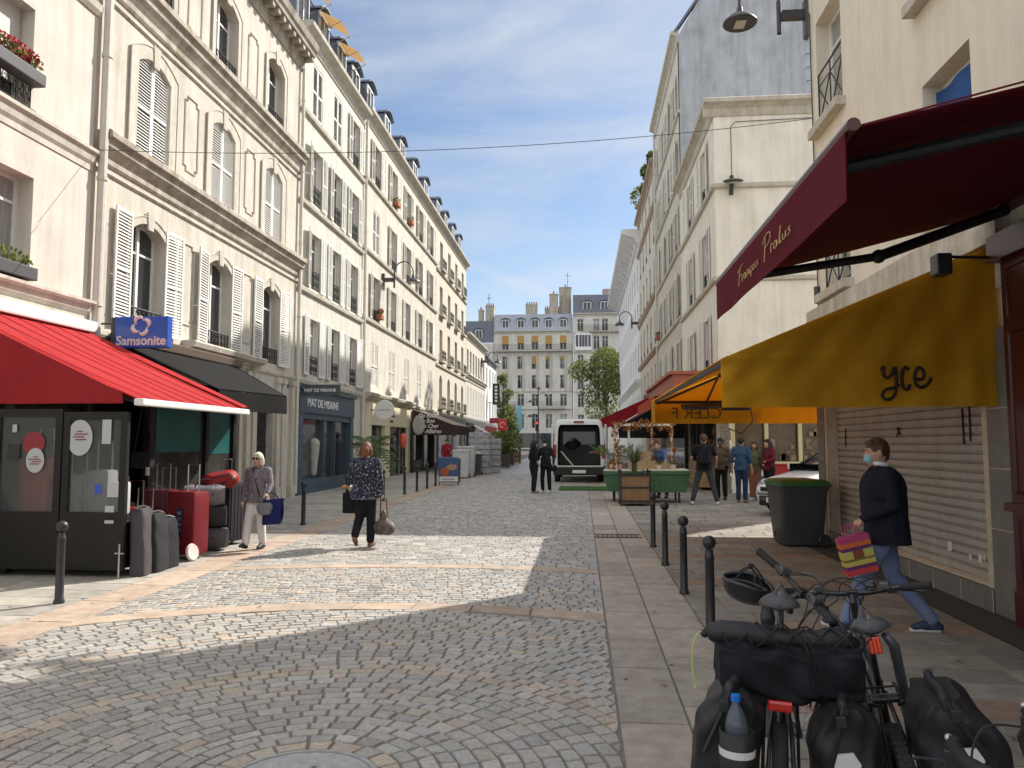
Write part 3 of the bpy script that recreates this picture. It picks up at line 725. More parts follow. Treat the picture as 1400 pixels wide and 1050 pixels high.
s_.box(9.4, 11.9, -.05, .11, .25, .9); parts(s_, 'shopfront_panel', dk, b)
# stone house with four columns and arched first floor
b = left_building('balconied_house', 'pale stone house with four window columns, small iron balconies and arched first floor windows', 45.72)
W = 12.1; xs = (1.7, 4.6, 7.5, 10.4); ops = []
for x in xs:
    for z, h, r_ in ((4.05, 2.0, .3), (6.95, 1.95, 0), (9.85, 1.8, 0), (12.75, 1.75, 0)): ops.append((x - .5, x + .5, z, z + h, r_))
ops += [(.8, 5.4, .3, 2.9), (6.4, 11.2, .3, 2.9)]
m = MB(); wall_face(m, 0, W, -.3, 15.3, ops, .25); shell(m, 0, W, -.3, 15.3, 10); m.build('wall', stone_pale, b)
m = MB(); cornice(m, 0, W, 3.5, SILL); cornice(m, 0, W, 6.5, SILL); cornice(m, 0, W, 12.4, SILL); cornice(m, 0, W, 15.05, EAVE)
for x in xs:
    for z in (4.05, 6.95, 9.85, 12.75): m.box(x - .68, x + .68, -.26, -.001, z - .14, z - .02)
m.build('cornice', stone_trim, b)
m = MB(); mansard(m, 0, W, 15.5, 2.6, 1.1, 10); m.build('roof', slate, b)
for i, x in enumerate(xs):
    for z, h, r_ in ((4.05, 2.0, .3), (6.95, 1.95, 0), (9.85, 1.8, 0), (12.75, 1.75, 0)): win(b, x, z, 1.0, h, r_, None, 'balconet', .25, railh=.6)
    dormer(b, x, 15.65)
s_ = MB().box(.5, 11.6, -.08, .1, 2.9, 3.4); [s_.box(x, x + .3, -.08, .1, .2, 2.9) for x in (.5, 5.7, 11.3)]
so = s_.build('shopfront', mat('blue grey paint', (.10, .16, .24), .5), b); MB().box(.8, 11.3, .12, .14, .3, 2.9).build('pane', gl, so)
# lower house, then the tall white one
b = left_building('low_house', 'lower grey-cream house with tall closed shutters beyond the balconied house', 57.9)
W = 11.5; xs = [1.0 + i * 1.6 for i in range(7)]; ops = []
for x in xs: ops += [(x - .45, x + .45, 3.9, 6.2), (x - .45, x + .45, 7.2, 9.1)]
ops += [(4.3, 10.5, .4, 2.9)]
m = MB(); wall_face(m, 0, W, -.3, 10.0, ops, .15); shell(m, 0, W, -.3, 10.0, 9); m.build('wall', stucco_pale, b)
m = MB(); cornice(m, 0, W, 6.6, CORN); cornice(m, 0, W, 9.85, EAVE); m.build('cornice', stone_trim, b)
m = MB(); m.prism([(-.3, 10.35), (4.5, 11.3), (9, 10.35)], 'x', 0, W); m.build('roof', slate, b)
for x in xs: win(b, x, 3.9, .9, 2.3, 0, 'closed', None, .15, shm=shutter_grey); win(b, x, 7.2, .9, 1.9, 0, None, None, .15)
s_ = MB(); s_.box(.3, 4.0, -.15, .1, .2, 3.4); s_.build('shopfront', black_metal, b); MB().box(4.3, 10.5, .1, .12, .4, 2.9).build('pane', gl, b)
b = left_building('white_house', 'white-walled house with a bare end wall above the low house', 69.6)
W = 9.5; xs = (1.4, 3.9, 6.4, 8.3); ops = [(x - .45, x + .45, z, z + 1.9) for x in xs for z in (3.9, 7.0)]
m = MB(); wall_face(m, 0, W, -.3, 9.8, ops, .15); shell(m, 0, W, -.3, 9.8, 8); m.prism([(0, 9.79), (4, 11.7), (8, 9.79)], 'x', .02, W - .02); m.build('wall', stucco_white, b)
for x in xs:
    for z in (3.9, 7.0): win(b, x, z, .9, 1.9, 0, None, None, .15)
m = MB(); m.prism([(-.3, 9.6), (-.3, 9.75), (4, 11.95), (8.2, 9.8), (8.2, 9.65), (4, 11.75)], 'x', -.1, W + .1); m.build('roof', slate, b)
chimney(b, .1, .6, 3.2, 4.8, 10.2, 12.9, 3, terracotta)
s_ = MB().box(.3, 9.0, -.12, .1, 2.7, 3.4); s_.build('shopfront', mat('red paint', (.45, .03, .03), .5), b)
# ================================================================ RIGHT SIDE
b = right_building('corner_house', 'cream house on the right with a roller shutter and a blue cloth in one window', 13.85, 4.18)
# local x = 13.85 - Y
W = 16.0
ops = [(.35, 1.6, 7.25, 9.15), (4.35, 5.5, 7.2, 9.1), (8.5, 9.7, 7.2, 9.1), (.45, 1.7, 4.32, 6.1), (4.35, 5.5, 4.5, 6.1), (8.5, 9.7, 4.5, 6.1), (.35, 1.6, 10.2, 12.0), (4.3, 5.5, 10.2, 12.0), (.4, 5.6, .3, 2.9), (6.15, 15.5, .1, 3.6)]
m = MB(); wall_face(m, 0, W, -.3, 13.0, ops, .3); shell(m, 0, W, -.3, 13.0, 9); m.build('wall', stucco_yellow, b)
m = MB(); cornice(m, -.15, W, 12.8, EAVE); cornice(m, 0, W, 10.0, [(.05, 0), (.1, .06), (.1, .14)])
m.build('cornice', stone_trim, b)
for o in ops[:8]: MB().box(o[0] - .12, o[1] + .12, -.16, -.001, o[2] - .16, o[2] - .02).build('sill', stone_trim, b)
m = MB(); mansard(m, 0, W, 13.2, 3, 1.4, 9); m.build('roof', zinc, b)
for o in ops[:8]:
    win(b, (o[0] + o[1]) / 2, o[2], o[1] - o[0], o[3] - o[2], 0, None, 'cross', .3, railh=.95, curtain=o[0] < 2)
bl = MB(); bl.grid(lambda u, v: (4.35 + 1.15 * u, .16 + .03 * math.sin(u * 9), 4.5 + 1.52 * v - .05 * math.sin(u * PI) * v), 14, 4); bl.build('window_cloth', fabric('blue cloth', (.035, .10, .28)), b, smooth=True)
m = MB(); m.box(-.02, 6.2, -.2, -.001, 3.72, 4.06); m.box(.0, 6.2, -.05, -.002, 3.3, 3.715); m.build('ledge', mat('stained ledge', (.60, .57, .50), .9, .25, 5, .2, 40, stain=.3), b)
# roller shutter and its surround
m = MB(); n = 25
for i in range(n):
    z = .3 + i * (2.6 / n); dz = 2.6 / n
    m.face([(.4, .14, z), (5.6, .14, z), (5.6, .12, z + dz * .25), (.4, .12, z + dz * .25)]); m.face([(.4, .12, z + dz * .25), (5.6, .12, z + dz * .25), (5.6, .12, z + dz * .8), (.4, .12, z + dz * .8)]); m.face([(.4, .12, z + dz * .8), (5.6, .12, z + dz * .8), (5.6, .155, z + dz * .93), (.4, .155, z + dz * .93)]); m.face([(.4, .155, z + dz * .93), (5.6, .155, z + dz * .93), (5.6, .14, z + dz), (.4, .14, z + dz)])
sh_o = m.build('roller_shutter', mat('shutter slats', (.47, .46, .43), .55, .15, 2.2, .05, 60, spec=.4, stain=.15), b)
m = MB(); m.box(.34, .44, -.06, .12, .3, 2.9); m.box(5.5, 5.62, -.06, .12, .3, 2.9); parts(m, 'guide_rail', mat('rail cream', (.62, .55, .44), .5, .2, 6), sh_o)
m = MB()
for x, zz, s_ in ((1.2, .42, .05), (2.75, .62, .06), (4.25, .5, .09), (4.75, .47, .05), (4.95, .47, .07), (5.05, .5, .04)): m.box(x, x + s_, .112, .118, zz, zz + s_ * 1.2)
parts(m, 'sticker', white_paint, sh_o)
m = MB()
for q in (((4.75, 1.75), (4.74, 2.15)), ((4.9, 1.78), (4.9, 2.18)), ((.85, 1.7), (.86, 2.0)), ((2.9, 1.86), (3.0, 1.96)), ((2.92, 1.97), (3.02, 1.88))): m.tube([(q[0][0], .114, q[0][1]), (q[1][0], .114, q[1][1])], .014, 5)
parts(m, 'graffiti', iron, sh_o)
tile = mat('grey tile cladding', (.21, .205, .195), .45, .25, 5, .08, 40, spec=.4)
m = MB(); m.box(-.03, .34, -.07, .1, -.1, 2.9); m.box(5.62, 6.15, -.07, .1, -.1, 2.9); m.box(.34, 5.62, -.09, .1, -.1, .29)
m.build('tile_cladding', tile, b)
m = MB()
for i in range(9): x = .34 + i * .66; m.box(x, x + .012, -.0925, -.0905, -.05, .29)
for z in (.9, 1.5, 2.1): m.box(-.031, .341, -.0725, -.0705, z, z + .012); m.box(5.62, 6.15, -.0725, -.0705, z, z + .012)
parts(m, 'tile_joint', stone_trim, b)
mar = mat('maroon paint', (.085, .014, .016), .32, .12, 4, .04, 60, spec=.5)
m = MB(); m.box(6.15, 15.5, -.16, .1, -.1, .38); m.box(6.15, 6.75, -.14, .1, .38, 3.5); m.box(6.1, 15.6, -.24, .1, 3.5, 3.75)
for x in (8.6, 11.2): m.box(x, x + .3, -.14, .1, .38, 3.5)
m.box(6.75, 15.5, -.1, .1, 2.9, 3.5); m.box(6.12, 15.5, -.2, .1, 1.12, 1.2)
for z0, z1 in ((.48, 1.05), (1.3, 2.8), (2.95, 3.42)):
    m.tube([(6.24, -.145, z0), (6.66, -.145, z0), (6.66, -.145, z1), (6.24, -.145, z1), (6.24, -.145, z0)], .018, 5)
so = m.build('shopfront', mar, b); MB().box(6.75, 15.5, .03, .05, 1.2, 2.9).build('pane', gl, so)
m = MB(); m.box(.06, .26, -.1, -.072, 2.45, 2.75); m.build('notice_plate', mat('plate grey', (.33, .29, .24), .6), b)
m = MB(); m.tube([(.12, -.03, 3.0), (.12, -.03, 9.5)], .012, 5); m.tube([(.12, -.05, 4.2), (.12, -.05, 4.5)], .05, 8); m.build('cable', dark_metal, b)
# low house with bare side wall
XR2 = 4.45
b = right_building('side_wall_house', 'two-bay cream house on the right showing its bare yellowish side wall to the lane', 34.0, XR2)
W = 8.7; xs = (3.05, 6.6); ops = []
for x in xs:
    for z, h in ((4.2, 1.9), (7.25, 1.95), (10.35, 1.9)): ops.append((x - .5, x + .5, z, z + h))
ops += [(.4, 8.0, .3, 3.1)]
D = 8.0
m = MB(); wall_face(m, 0, W, -.3, 12.8, ops, .22); m.face([(0, 0, 0), (0, D, 0), (0, D, 12.8), (0, 0, 12.8)]); m.face([(0, 0, 12.8), (W, 0, 12.8), (W, D, 12.8), (0, D, 12.8)]); m.face([(0, D, 0), (W, D, 0), (W, D, 12.8), (0, D, 12.8)])
# the side wall has a shop opening: build it in the same mesh
g = MB(); wall_face(g, 0, D, -.3, 12.8, [(.35, 7.0, 1.15, 2.75), (-0.0, .0, 0, 0)][:1], .2)
m.add([(W - p[1], p[0], p[2]) for p in g.v], g.f)
m.build('wall', stucco_yellow2, b)
m = MB(); [cornice(m, 0, W, z, SILL) for z in (7.05, 10.15)]; cornice(m, 0, W, 12.6, EAVE)
def side_cornice(mb, z0, prof, y0, y1, x):
    poly = [(x, z0 + prof[0][1])] + [(x + o, z0 + dz) for o, dz in prof] + [(x, z0 + prof[-1][1])]
    mb.prism([(p[0], p[1]) for p in poly], 'y', y0, y1)
for z, P in ((7.05, SILL), (10.15, SILL)): side_cornice(m, z, P, -.12, D, W)
side_cornice(m, 12.6, EAVE, -.35, D, W); m.build('cornice', stone_trim, b)
for x in xs:
    for z, h in ((4.2, 1.9), (7.25, 1.95), (10.35, 1.9)): win(b, x, z, 1.0, h, 0, 'open', 'bars', .22, railh=.5)
# shop windows in the side wall
f = MB(); cp = mat('pale yellow paint', (.62, .55, .33), .5, .08, 5)
for y in (.35, 1.4, 2.45, 3.5, 4.5, 5.6, 6.9): f.box(W - .12, W - .0, y, y + .12, 1.2, 2.62)
f.box(W - .13, W + .01, .3, 7.1, 1.05, 1.19); f.box(W - .13, W + .01, .3, 7.1, 2.62, 2.8); f.box(W - .0, W + .04, .2, 7.2, 2.8, 3.05)
fo = f.build('shop_window', cp, b); MB().box(W - .2, W - .19, .35, 7.0, 1.15, 2.75).build('pane', mat('shop interior glass', (.10, .075, .05), .15, .6, 2.5), fo)
m = MB(); random.seed(3)
for i in range(26):
    y = .6 + random.random() * 5.6; z = random.choice((1.22, 1.22, 1.6, 2.0)); s_ = random.uniform(.08, .25); m.box(W - .185, W - .14, y, y + s_, z, z + random.uniform(.12, .32))
parts(m, 'shelf_item', mat('goods', (.30, .24, .15), .7, .8, 4), fo)
m = MB()
random.seed(5)
for r in range(19):
    y = -.0; 
    for k in range(2):
        L = random.uniform(.12, .2); m.box(W + .0, W + random.uniform(.03, .06), y, min(.33, y + L), .2 + r * .13, .2 + r * .13 + .12); y += L + .012
        if y > .3: break
m.build('stone_pier', mat('rubble stone', (.27, .23, .18), .9, .4, 12, .4, 40), b)
# open shop front on the street
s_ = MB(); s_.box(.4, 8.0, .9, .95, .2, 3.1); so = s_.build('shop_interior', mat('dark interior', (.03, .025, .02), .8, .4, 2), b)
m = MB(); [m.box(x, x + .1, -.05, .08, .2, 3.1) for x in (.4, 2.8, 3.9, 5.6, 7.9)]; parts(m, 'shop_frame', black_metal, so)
m = MB(); m.box(5.3, 7.6, -.5, .1, .3, 1.15); [m.box(5.3, 7.6, -.53, -.5, .35 + k * .2, .52 + k * .2) for k in range(4)]; m.build('counter', mat('pale wood', (.42, .28, .15), .6, .2, 6, stretch=(1, 1, 8)), b)
m = MB(); random.seed(8)
for i in range(40): m.ball((random.uniform(4, 8), random.uniform(.3, .8), random.uniform(1.3, 2.6)), random.uniform(.05, .14), 8)
parts(m, 'hanging_item', mat('warm goods', (.4, .2, .06), .6, .8, 5), so)
# brown-red corner fascia board of that house
tc_ = mat('terracotta paint', (.36, .10, .06), .55, .15, 4)
m = MB(); m.box(.6, W + .7, -1.55, -.02, 3.35, 3.95); m.box(.5, W + .8, -1.68, -.02, 3.95, 4.05); m.box(W + .02, W + .7, -.02, 4.5, 3.35, 3.95); m.box(W + .02, W + .8, -.02, 4.5, 3.95, 4.05); m.build('fascia', tc_, b)
# tall house with grey party wall
b = right_building('grey_gable_house', 'tall house on the right with a bare blue-grey party wall and climbing irons', 45.0, 4.5)
W = 11.0; xs = (1.5, 4.1, 6.7, 9.3); ops = []
ZR = ((4.5, 1.9), (7.5, 1.95), (10.6, 1.95), (13.7, 1.95), (16.8, 1.9))
for x in xs:
    for z, h in ZR: ops.append((x - .48, x + .48, z, z + h))
ops += [(.5, 10.5, .3, 3.1)]
m = MB(); wall_face(m, 0, W, -.3, 20.2, ops, .2); m.box(0, .02, 0.0, 9, -.3, 20.2); m.build('wall', stucco_cream2, b)
m = MB(); m.prism([(0.0, -.3), (9, -.3), (9, 22.7), (2.0, 22.7), (2.0, 22.4), (.9, 21.8), (0.0, 20.2)], 'x', W - .3, W + .005); m.build('party_wall', stucco_grey, b)
m = MB()
for i in range(22): z = 12.2 + i * .62; m.tube([(W + .0, 5.55, z), (W + .12, 5.55, z), (W + .12, 5.95, z), (W, 5.95, z)], .014, 5)
parts(m, 'climbing_iron', iron, b)
m = MB(); [cornice(m, 0, W, z, SILL) for z in (4.3, 7.3, 10.4, 13.5, 16.6)]; cornice(m, 0, W, 19.9, EAVE); m.build('cornice', stone_trim, b)
m = MB(); mansard(m, 0, W - .31, 20.3, 1.7, .9, 9); m.prism([(-.1, 20.4), (.9, 21.85), (2.05, 22.45), (2.05, 22.56), (.85, 21.96), (-.2, 20.42)], 'x', W - .34, W + .08); m.build('roof', slate, b)
for x in xs:
    for z, h in ZR: win(b, x, z, .96, h, 0, 'open', 'bars', .2, railh=.45, shm=shutter_grey)
MB().box(.5, 10.5, .15, .17, .3, 3.1).build('shop_window', gl, b)
drainpipe(b, .1, 3, 20, .06, -.1)
b = right_building('brown_trim_house', 'cream house with brown sill bands and plants along its roof, behind the grey-gabled house', 59.0, 4.5)
W = 14.0; xs = (1.6, 4.2, 6.8, 9.4, 12.2); ops = []
ZR = ((4.6, 2.0), (7.8, 2.0), (11.0, 2.0), (14.0, 1.7), (16.4, 1.5))
for x in xs:
    for z, h in ZR: ops.append((x - .45, x + .45, z, z + h))
m = MB(); wall_face(m, 0, W, -.3, 18.4, ops, .2); shell(m, 0, W, -.3, 18.4, 9); m.build('wall', stucco_cream, b)
m = MB(); [cornice(m, 0, W, z, [(.04, 0), (.1, .05), (.18, .16), (.2, .26)]) for z in (7.2, 10.5, 15.9)]; cornice(m, 0, W, 18.2, EAVE); m.build('cornice', mat('brown stone trim', (.42, .33, .25), .9, .2, 5, stain=.2), b)
for i, x in enumerate(xs):
    for z, h in ZR: win(b, x, z, .9, h, 0, None, 'bars', .2, railh=.4, curtain=(i % 2 == 0))
m = MB(); mansard(m, 0, W, 18.6, .8, 1, 9); m.build('roof', slate, b)
b = right_building('white_end_house', 'white house with a deep overhanging cornice at the far right end of the street', 91.0, 4.5)
W = 32.0; xs = [1.8 + i * 2.85 for i in range(11)]; ops = []
ZR = ((3.9, 1.7, .4), (7.4, 2.2, 0), (10.6, 2.2, 0), (13.8, 2.0, 0))
for x in xs:
    for z, h, r_ in ZR: ops.append((x - .5, x + .5, z, z + h, r_))
m = MB(); wall_face(m, 0, W, -.3, 18.0, ops, .2); shell(m, 0, W, -.3, 18.0, 9); m.build('wall', stucco_white, b)
m = MB(); cornice(m, -.3, W + .2, 17.2, [(.1, 0), (.2, .2), (.3, .4), (1.3, .75), (1.35, 1.0), (1.2, 1.1)]); cornice(m, 0, W, 6.2, [(.05, 0), (.2, .15), (.4, .35), (.4, .5)])
for i in range(16): m.prism([(-.25, 17.3), (-1.15, 17.85), (-.25, 17.94)], 'x', .4 + i * 2.05, .75 + i * 2.05)
m.build('cornice', stucco_white, b)
for x in xs:
    for z, h, r_ in ZR: win(b, x, z, 1.0, h, r_, None, None, .2)
# ================================================================ END OF THE STREET
YF = 125.0
b = thing('avenue_apartment_block', 'broad stone apartment block closing the street, with orange blinds and a grey zinc mansard', 'building', (-14.3, YF, .9))
def fx(px): return (px - 795) * .119 + 14.3
W = 12.9; xs = [fx(p) for p in (691, 712.3, 732, 751, 771)]; ZR = ((3.4, 2.3), (7.0, 2.0), (9.9, 2.2), (13.1, 2.1), (16.3, 2.3)); ops = []
for x in xs:
    for z, h in ZR: ops.append((x - .55, x + .55, z, z + h))
ops.append((1.0, 11.6, .2, 2.6))
m = MB(); wall_face(m, 0, W, -1, 19.3, ops, .3); shell(m, 0, W, -1, 19.3, 10); m.build('wall', far_stone, b)
m = MB(); cornice(m, 0, W, 18.9, EAVE); cornice(m, 0, W, 9.3, SILL); cornice(m, 0, W, 15.8, SILL); cornice(m, 0, W, 6.4, SILL)
for x in (0, 2.2, 4.7, 7.0, 9.2, 11.6, 12.5): m.box(x, x + .35, -.12, -.001, 9.5, 15.7)
m.build('cornice', stone_trim, b)
for x0_, x1_, z_ in ((0, W, 15.95), (.5, 4.6, 6.55), (7.2, 11.8, 6.55)):
    bo = MB().box(x0_, x1_, -.8, -.002, z_, z_ + .17).build('balcony', stone_trim, b); railing_mesh(x1_ - x0_ - .1, .95, 'bars').build('railing', iron, bo, loc=((x0_ + x1_) / 2, -.75, z_ + .17))
orange = fabric('orange blind', (.46, .29, .10))
for i, x in enumerate(xs):
    for z, h in ZR: win(b, x, z, 1.1, h, 0, None, 'bars' if z > 9 and z < 16 else None, .3, railh=.75)
    m = MB(); m.box(x - .55, x + .55, -.02, .0, 17.2 + .15 * (i % 3), 18.6); m.build('blind', orange, b)
    if i >= 2: m = MB(); m.box(x - .55, x + .55, -.02, .0, 15.2 - (1.3 if i == 2 else .5), 15.2); m.build('blind', orange, b)
    dormer(b, x, 19.6, 1.3, 1.7, .3, 1.5)
m = MB(); mansard(m, 0, W, 19.4, 2.9, .9, 9); m.build('roof', zinc_light, b)
chimney(b, 5.0, 7.0, 4, 5, 22.5, 24.4, 5); chimney(b, 8.2, 10.8, 5, 6, 22.3, 23.8, 8)
MB().box(1.0, 11.6, .2, .22, .2, 2.6).build('shop_window', gl, b)
b = thing('corner_apartment_block', 'taller stone block right of the orange blinds, with tall chimneys and a white bow window', 'building', (-1.25, YF - .3, .9))
W = 12.0; xs = (1.2, 3.8, 5.2, 8.0, 10.2); ZR = ((3.4, 2.2, 0), (6.8, 2.2, 0), (9.7, 2.4, 0), (12.9, 2.5, .3), (16.2, 2.2, 0), (19.2, 2.0, 0)); ops = []
for x in xs:
    for z, h, r_ in ZR: ops.append((x - .5, x + .5, z, z + h, r_))
m = MB(); wall_face(m, 0, W, -1, 22.0, ops, .3); shell(m, 0, W, -1, 22.0, 10); m.build('wall', far_stone, b)
m = MB(); cornice(m, 0, W, 21.6, EAVE); cornice(m, 0, W, 15.6, SILL); cornice(m, 0, W, 18.8, SILL); cornice(m, 0, W, 9.2, SILL); m.build('cornice', stone_trim, b)
for x in xs:
    for z, h, r_ in ZR: win(b, x, z, 1.0, h, r_, None, 'bars', .3, railh=.8)
m = MB(); mansard(m, 0, W, 22.1, 3.4, 1.6, 9); m.build('roof', slate, b)
dormer(b, 2.3, 22.4, 1.5, 1.7, .5, 1.6); dormer(b, 5.2, 22.4, 1.5, 1.7, .5, 1.6); dormer(b, 8.6, 22.4, 1.5, 1.7, .5, 1.6)
m = MB(); m.box(.3, 3.0, -.5, -.001, 16.0, 18.7); m.prism([(.3, 18.7), (1.0, 19.0), (1.65, 19.1), (2.3, 19.0), (3.0, 18.7)], 'y', -.5, 0); bo = m.build('bow_window', white_paint, b)
m = MB(); [m.box(x, x + .4, -.515, -.502, 16.6, 18.5) for x in (.45, 1.0, 1.46, 1.92, 2.45)]; m.build('pane', glass_dark, bo)
m = MB(); m.box(1.0, 12, -.7, -.002, 19.0, 19.15); bo = m.build('balcony', stone_trim, b); railing_mesh(11, .95, 'bars').build('railing', iron, bo, loc=(6.5, -.65, 19.15))
chimney(b, -3.9, -2.5, 1.5, 3.0, 18.0, 25.6, 4); chimney(b, -2.3, -.3, 3, 5, 20.0, 27.0, 5); chimney(b, 5.0, 7.1, 5, 6, 24.0, 26.6, 8)
m = MB(); m.tube([(-.9, 4, 27), (-.9, 4, 29.8)], .04, 5); m.tube([(-1.4, 4, 29.3), (-.4, 4, 29.3)], .03, 4); m.build('aerial', iron, b)
b = thing('slate_roof_block', 'stone block with a dark slate roof and a triple chimney left of the orange blinds', 'building', (-26.0, YF - .2, .9))
W = 11.65; ops = [(x - .5, x + .5, z, z + 2) for x in (1.5, 4.5, 7.5, 10.2) for z in (4, 7.4, 10.6, 13.8)]
m = MB(); wall_face(m, 0, W, -1, 17.4, ops, .3); shell(m, 0, W, -1, 17.4, 10); m.build('wall', far_stone, b)
for o in ops: win(b, o[0] + .5, o[2], 1.0, 2.0, 0, None, None, .3)
m = MB(); mansard(m, 0, W, 17.5, 3.8, 1.2, 9); m.build('roof', slate, b); dormer(b, 9.2, 18.0, 1.3, 1.7, .4, 1.2)
chimney(b, 8.9, 9.7, 2, 3.2, 20, 23.2, 3); chimney(b, 10.1, 11.5, 2, 3.4, 19, 23.9, 4)
m = MB(); m.tube([(10.6, 2.6, 24), (10.6, 2.6, 26.2)], .05, 5); m.tube([(10.3, 2.6, 25.4), (10.9, 2.6, 25.4)], .05, 4); m.build('weathervane', iron, b)
# ================================================================ STREET FURNITURE
def bollard(label=None):
    t = thing('bollard', 'dark iron bollard', 'bollard', group='iron bollards along the pavements')
    MB().lathe([(.055, 0), (.055, .03), (.043, .05), (.041, .66), (.044, .665), (.044, .69), (.038, .70), (.034, .745)], 18).build('post', black_metal, t, smooth=False)
    smooth_angle(t.children[0]); MB().ball((0, 0, .81), .062, 18).build('finial', black_metal, t, smooth=True)
    return t
BOL = [(1.14, 7.15, 'near dark bollard behind the black duffel on the loaded bicycle, first of the right-hand row'), (1.14, 8.94, 'right-hand bollard second from the camera, just beyond the one behind the duffel'), (1.14, 10.89, 'dark bollard on the right, third in the row away from the camera'), (1.14, 12.67, 'right-hand bollard farthest of the row of four, in front of the wooden planter'),
       (-5.55, 7.86, 'dark bollard standing in front of the luggage shop glass screen'), (-5.61, 15.24, 'dark bollard between the white-haired woman and the woman in tweed'), (-5.56, 18.0, 'dark bollard half hidden at the left side of the woman in tweed'), (-5.52, 21.2, 'dark bollard hidden at the right side of the woman in tweed'),
       (-5.51, 23.75, 'dark bollard right of the woman in tweed, first standing clear in the left row'), (-5.4, 25.07, 'dark bollard in the left row, second clear one right of the woman in tweed'), (-5.36, 26.55, 'dark bollard in the left row just before the blue pavement sign'), (-5.34, 28.0, 'dark bollard touching the left edge of the blue pavement sign'), (-5.3, 31.9, 'dark bollard beyond the blue pavement sign, beside the pale bins')]
b0 = None
for x, y, lab in BOL:
    if b0 is None: b0 = bollard(); o = b0; o.location = (x, y, gz(y)); o['label'] = lab
    else: dup(b0, None, (x, y, gz(y)), label=lab)
def arc_pts(c, r, a0, a1, n, plane):
    return [tuple(Vector(c) + Vector(plane[0]) * (r * math.cos(a0 + (a1 - a0) * i / n)) + Vector(plane[1]) * (r * math.sin(a0 + (a1 - a0) * i / n))) for i in range(n + 1)]
lens_m = mat('lamp lens', (.55, .54, .48), .3, spec=.5)
def wall_lamp(label, loc, sgn, arm=1.6, s_=1.0, group='arched wall lamps'):
    # sgn: +1 reaches towards +X, -1 towards -X
    t = thing('wall_lamp', label, 'street lamp', loc, group=group)
    MB().rbox(-.03, .06, -.09, .09, -.45 * s_, .3 * s_, .01).build('wall_plate', dark_metal, t)
    b = MB(); b.rbox(min(0, sgn * .45 * s_), max(0, sgn * .45 * s_), -.06, .06, -.08 * s_, .1 * s_, .01)
    x0 = sgn * .5 * s_; r = (arm - .5 * s_) / 2
    pts = [(x0, 0, -.35 * s_), (x0, 0, .35 * s_)] + [(x0 + sgn * r * (1 - math.cos(a)), 0, .35 * s_ + r * 1.1 * math.sin(a)) for a in [PI * i / 12 for i in range(1, 13)]] + [(x0 + sgn * 2 * r, 0, .1 * s_)]
    b.tube(pts, .03 * s_, 8); b.tube([(x0, 0, -.35 * s_), (x0, 0, .3 * s_)], .045 * s_, 8); b.build('arm', dark_metal, t, smooth=False)
    M = Matrix.Translation((x0 + sgn * 2 * r, 0, 0))
    h = MB().lathe([(.05 * s_, .22 * s_), (.07 * s_, .1 * s_), (.2 * s_, .04 * s_), (.31 * s_, -.06 * s_), (.33 * s_, -.1 * s_), (.31 * s_, -.12 * s_), (.02, -.11 * s_)], 24, M).build('lamp_head', dark_metal, t); smooth_angle(h)
    MB().box(-.1 * s_, .1 * s_, -.15 * s_, .15 * s_, -.128 * s_, -.121 * s_, M).build('lens', lens_m, h)
    return t
wall_lamp('large arched lamp on the near right house, cut by the top of the frame', (4.16, 14.0, 9.62), -1, 1.18, .95)
wall_lamp('arched lamp on the long cream house on the left', (-8.72, 33.0, 9.0), 1, 1.35, 1.0)
wall_lamp('arched lamp on the far right-hand white house', (4.45, 58.5, 10.9), -1, 1.5, 1.15)
wall_lamp('small far arched lamp on the lower house at the left', (-8.72, 67.0, 9.0), 1, 1.4, 1.1)
t = thing('wall_lamp', 'flat round lamp on the bare side wall facing the lane', 'street lamp', (4.95, 25.2, 10.2))
MB().tube([(0, 0, -.3), (0, -.12, .0), (0, -.14, .3)], .07, 8).build('bracket', dark_metal, t)
h = MB().lathe([(.02, .05), (.2, .05), (.33, 0), (.3, -.05), (.02, -.04)], 20, Matrix.Translation((0, -.4, .05)) @ Matrix.Rotation(R_(14), 4, 'X')).build('lamp_head', dark_metal, t); MB().box(-.13, .13, -.52, -.28, -.012, -.004).build('lens', lens_m, h)
# cable across the street
p0, p1 = Vector((-8.7, 12.75, 7.04)), Vector((4.18, 13.86, 7.6))
props(MB().tube([p0.lerp(p1, i / 24) + Vector((0, 0, -.28 * (1 - (2 * i / 24 - 1) ** 2))) for i in range(25)], .0065, 5).build('overhead_cable', dark_metal), 'thin dark cable slung across the street between the facades', 'cable')
t = thing('conduit', 'dark cable clipped in an L along the bare side wall', 'cable', (5.0, 25.28, 10.5))
m = MB(); m.tube([(0, -.01, 0), (0, -.01, 1.75), (.15, -.01, 1.9), (2.9, -.01, 1.95)], .012, 5); m.build('cable', dark_metal, t)
# double-headed lamp post, traffic light, banners far away
t = thing('lamp_post', 'slim dark lamp post with a cluster of round heads at the far crossing', 'street lamp', (-4.9, 88, gz(88)))
MB().lathe([(.12, 0), (.08, 1.0), (.05, 7.5)], 10).build('pole', black_metal, t)
for dx, dz in ((-.9, 5.9), (.1, 7.4), (1.0, 6.6), (-1.0, 4.2)):
    a = MB(); a.tube([(0, 0, dz), (dx * .5, 0, dz + .35), (dx, 0, dz + .1)], .035, 6); ao = a.build('arm', black_metal, t)
    MB().lathe([(.03, .2), (.3, 0), (.33, -.06), (.02, -.1)], 12, Matrix.Translation((dx, 0, dz + .05))).build('lamp_head', black_metal, ao)
t = thing('traffic_light', 'red traffic light on a dark post at the far crossing', 'traffic light', (-4.55, 79, gz(79)))
MB().tube([(0, 0, 0), (0, 0, 3.6)], .07, 8).build('post', black_metal, t)
MB().rbox(-.16, .16, -.14, .14, 2.5, 3.5, .03).build('housing', black_metal, t)
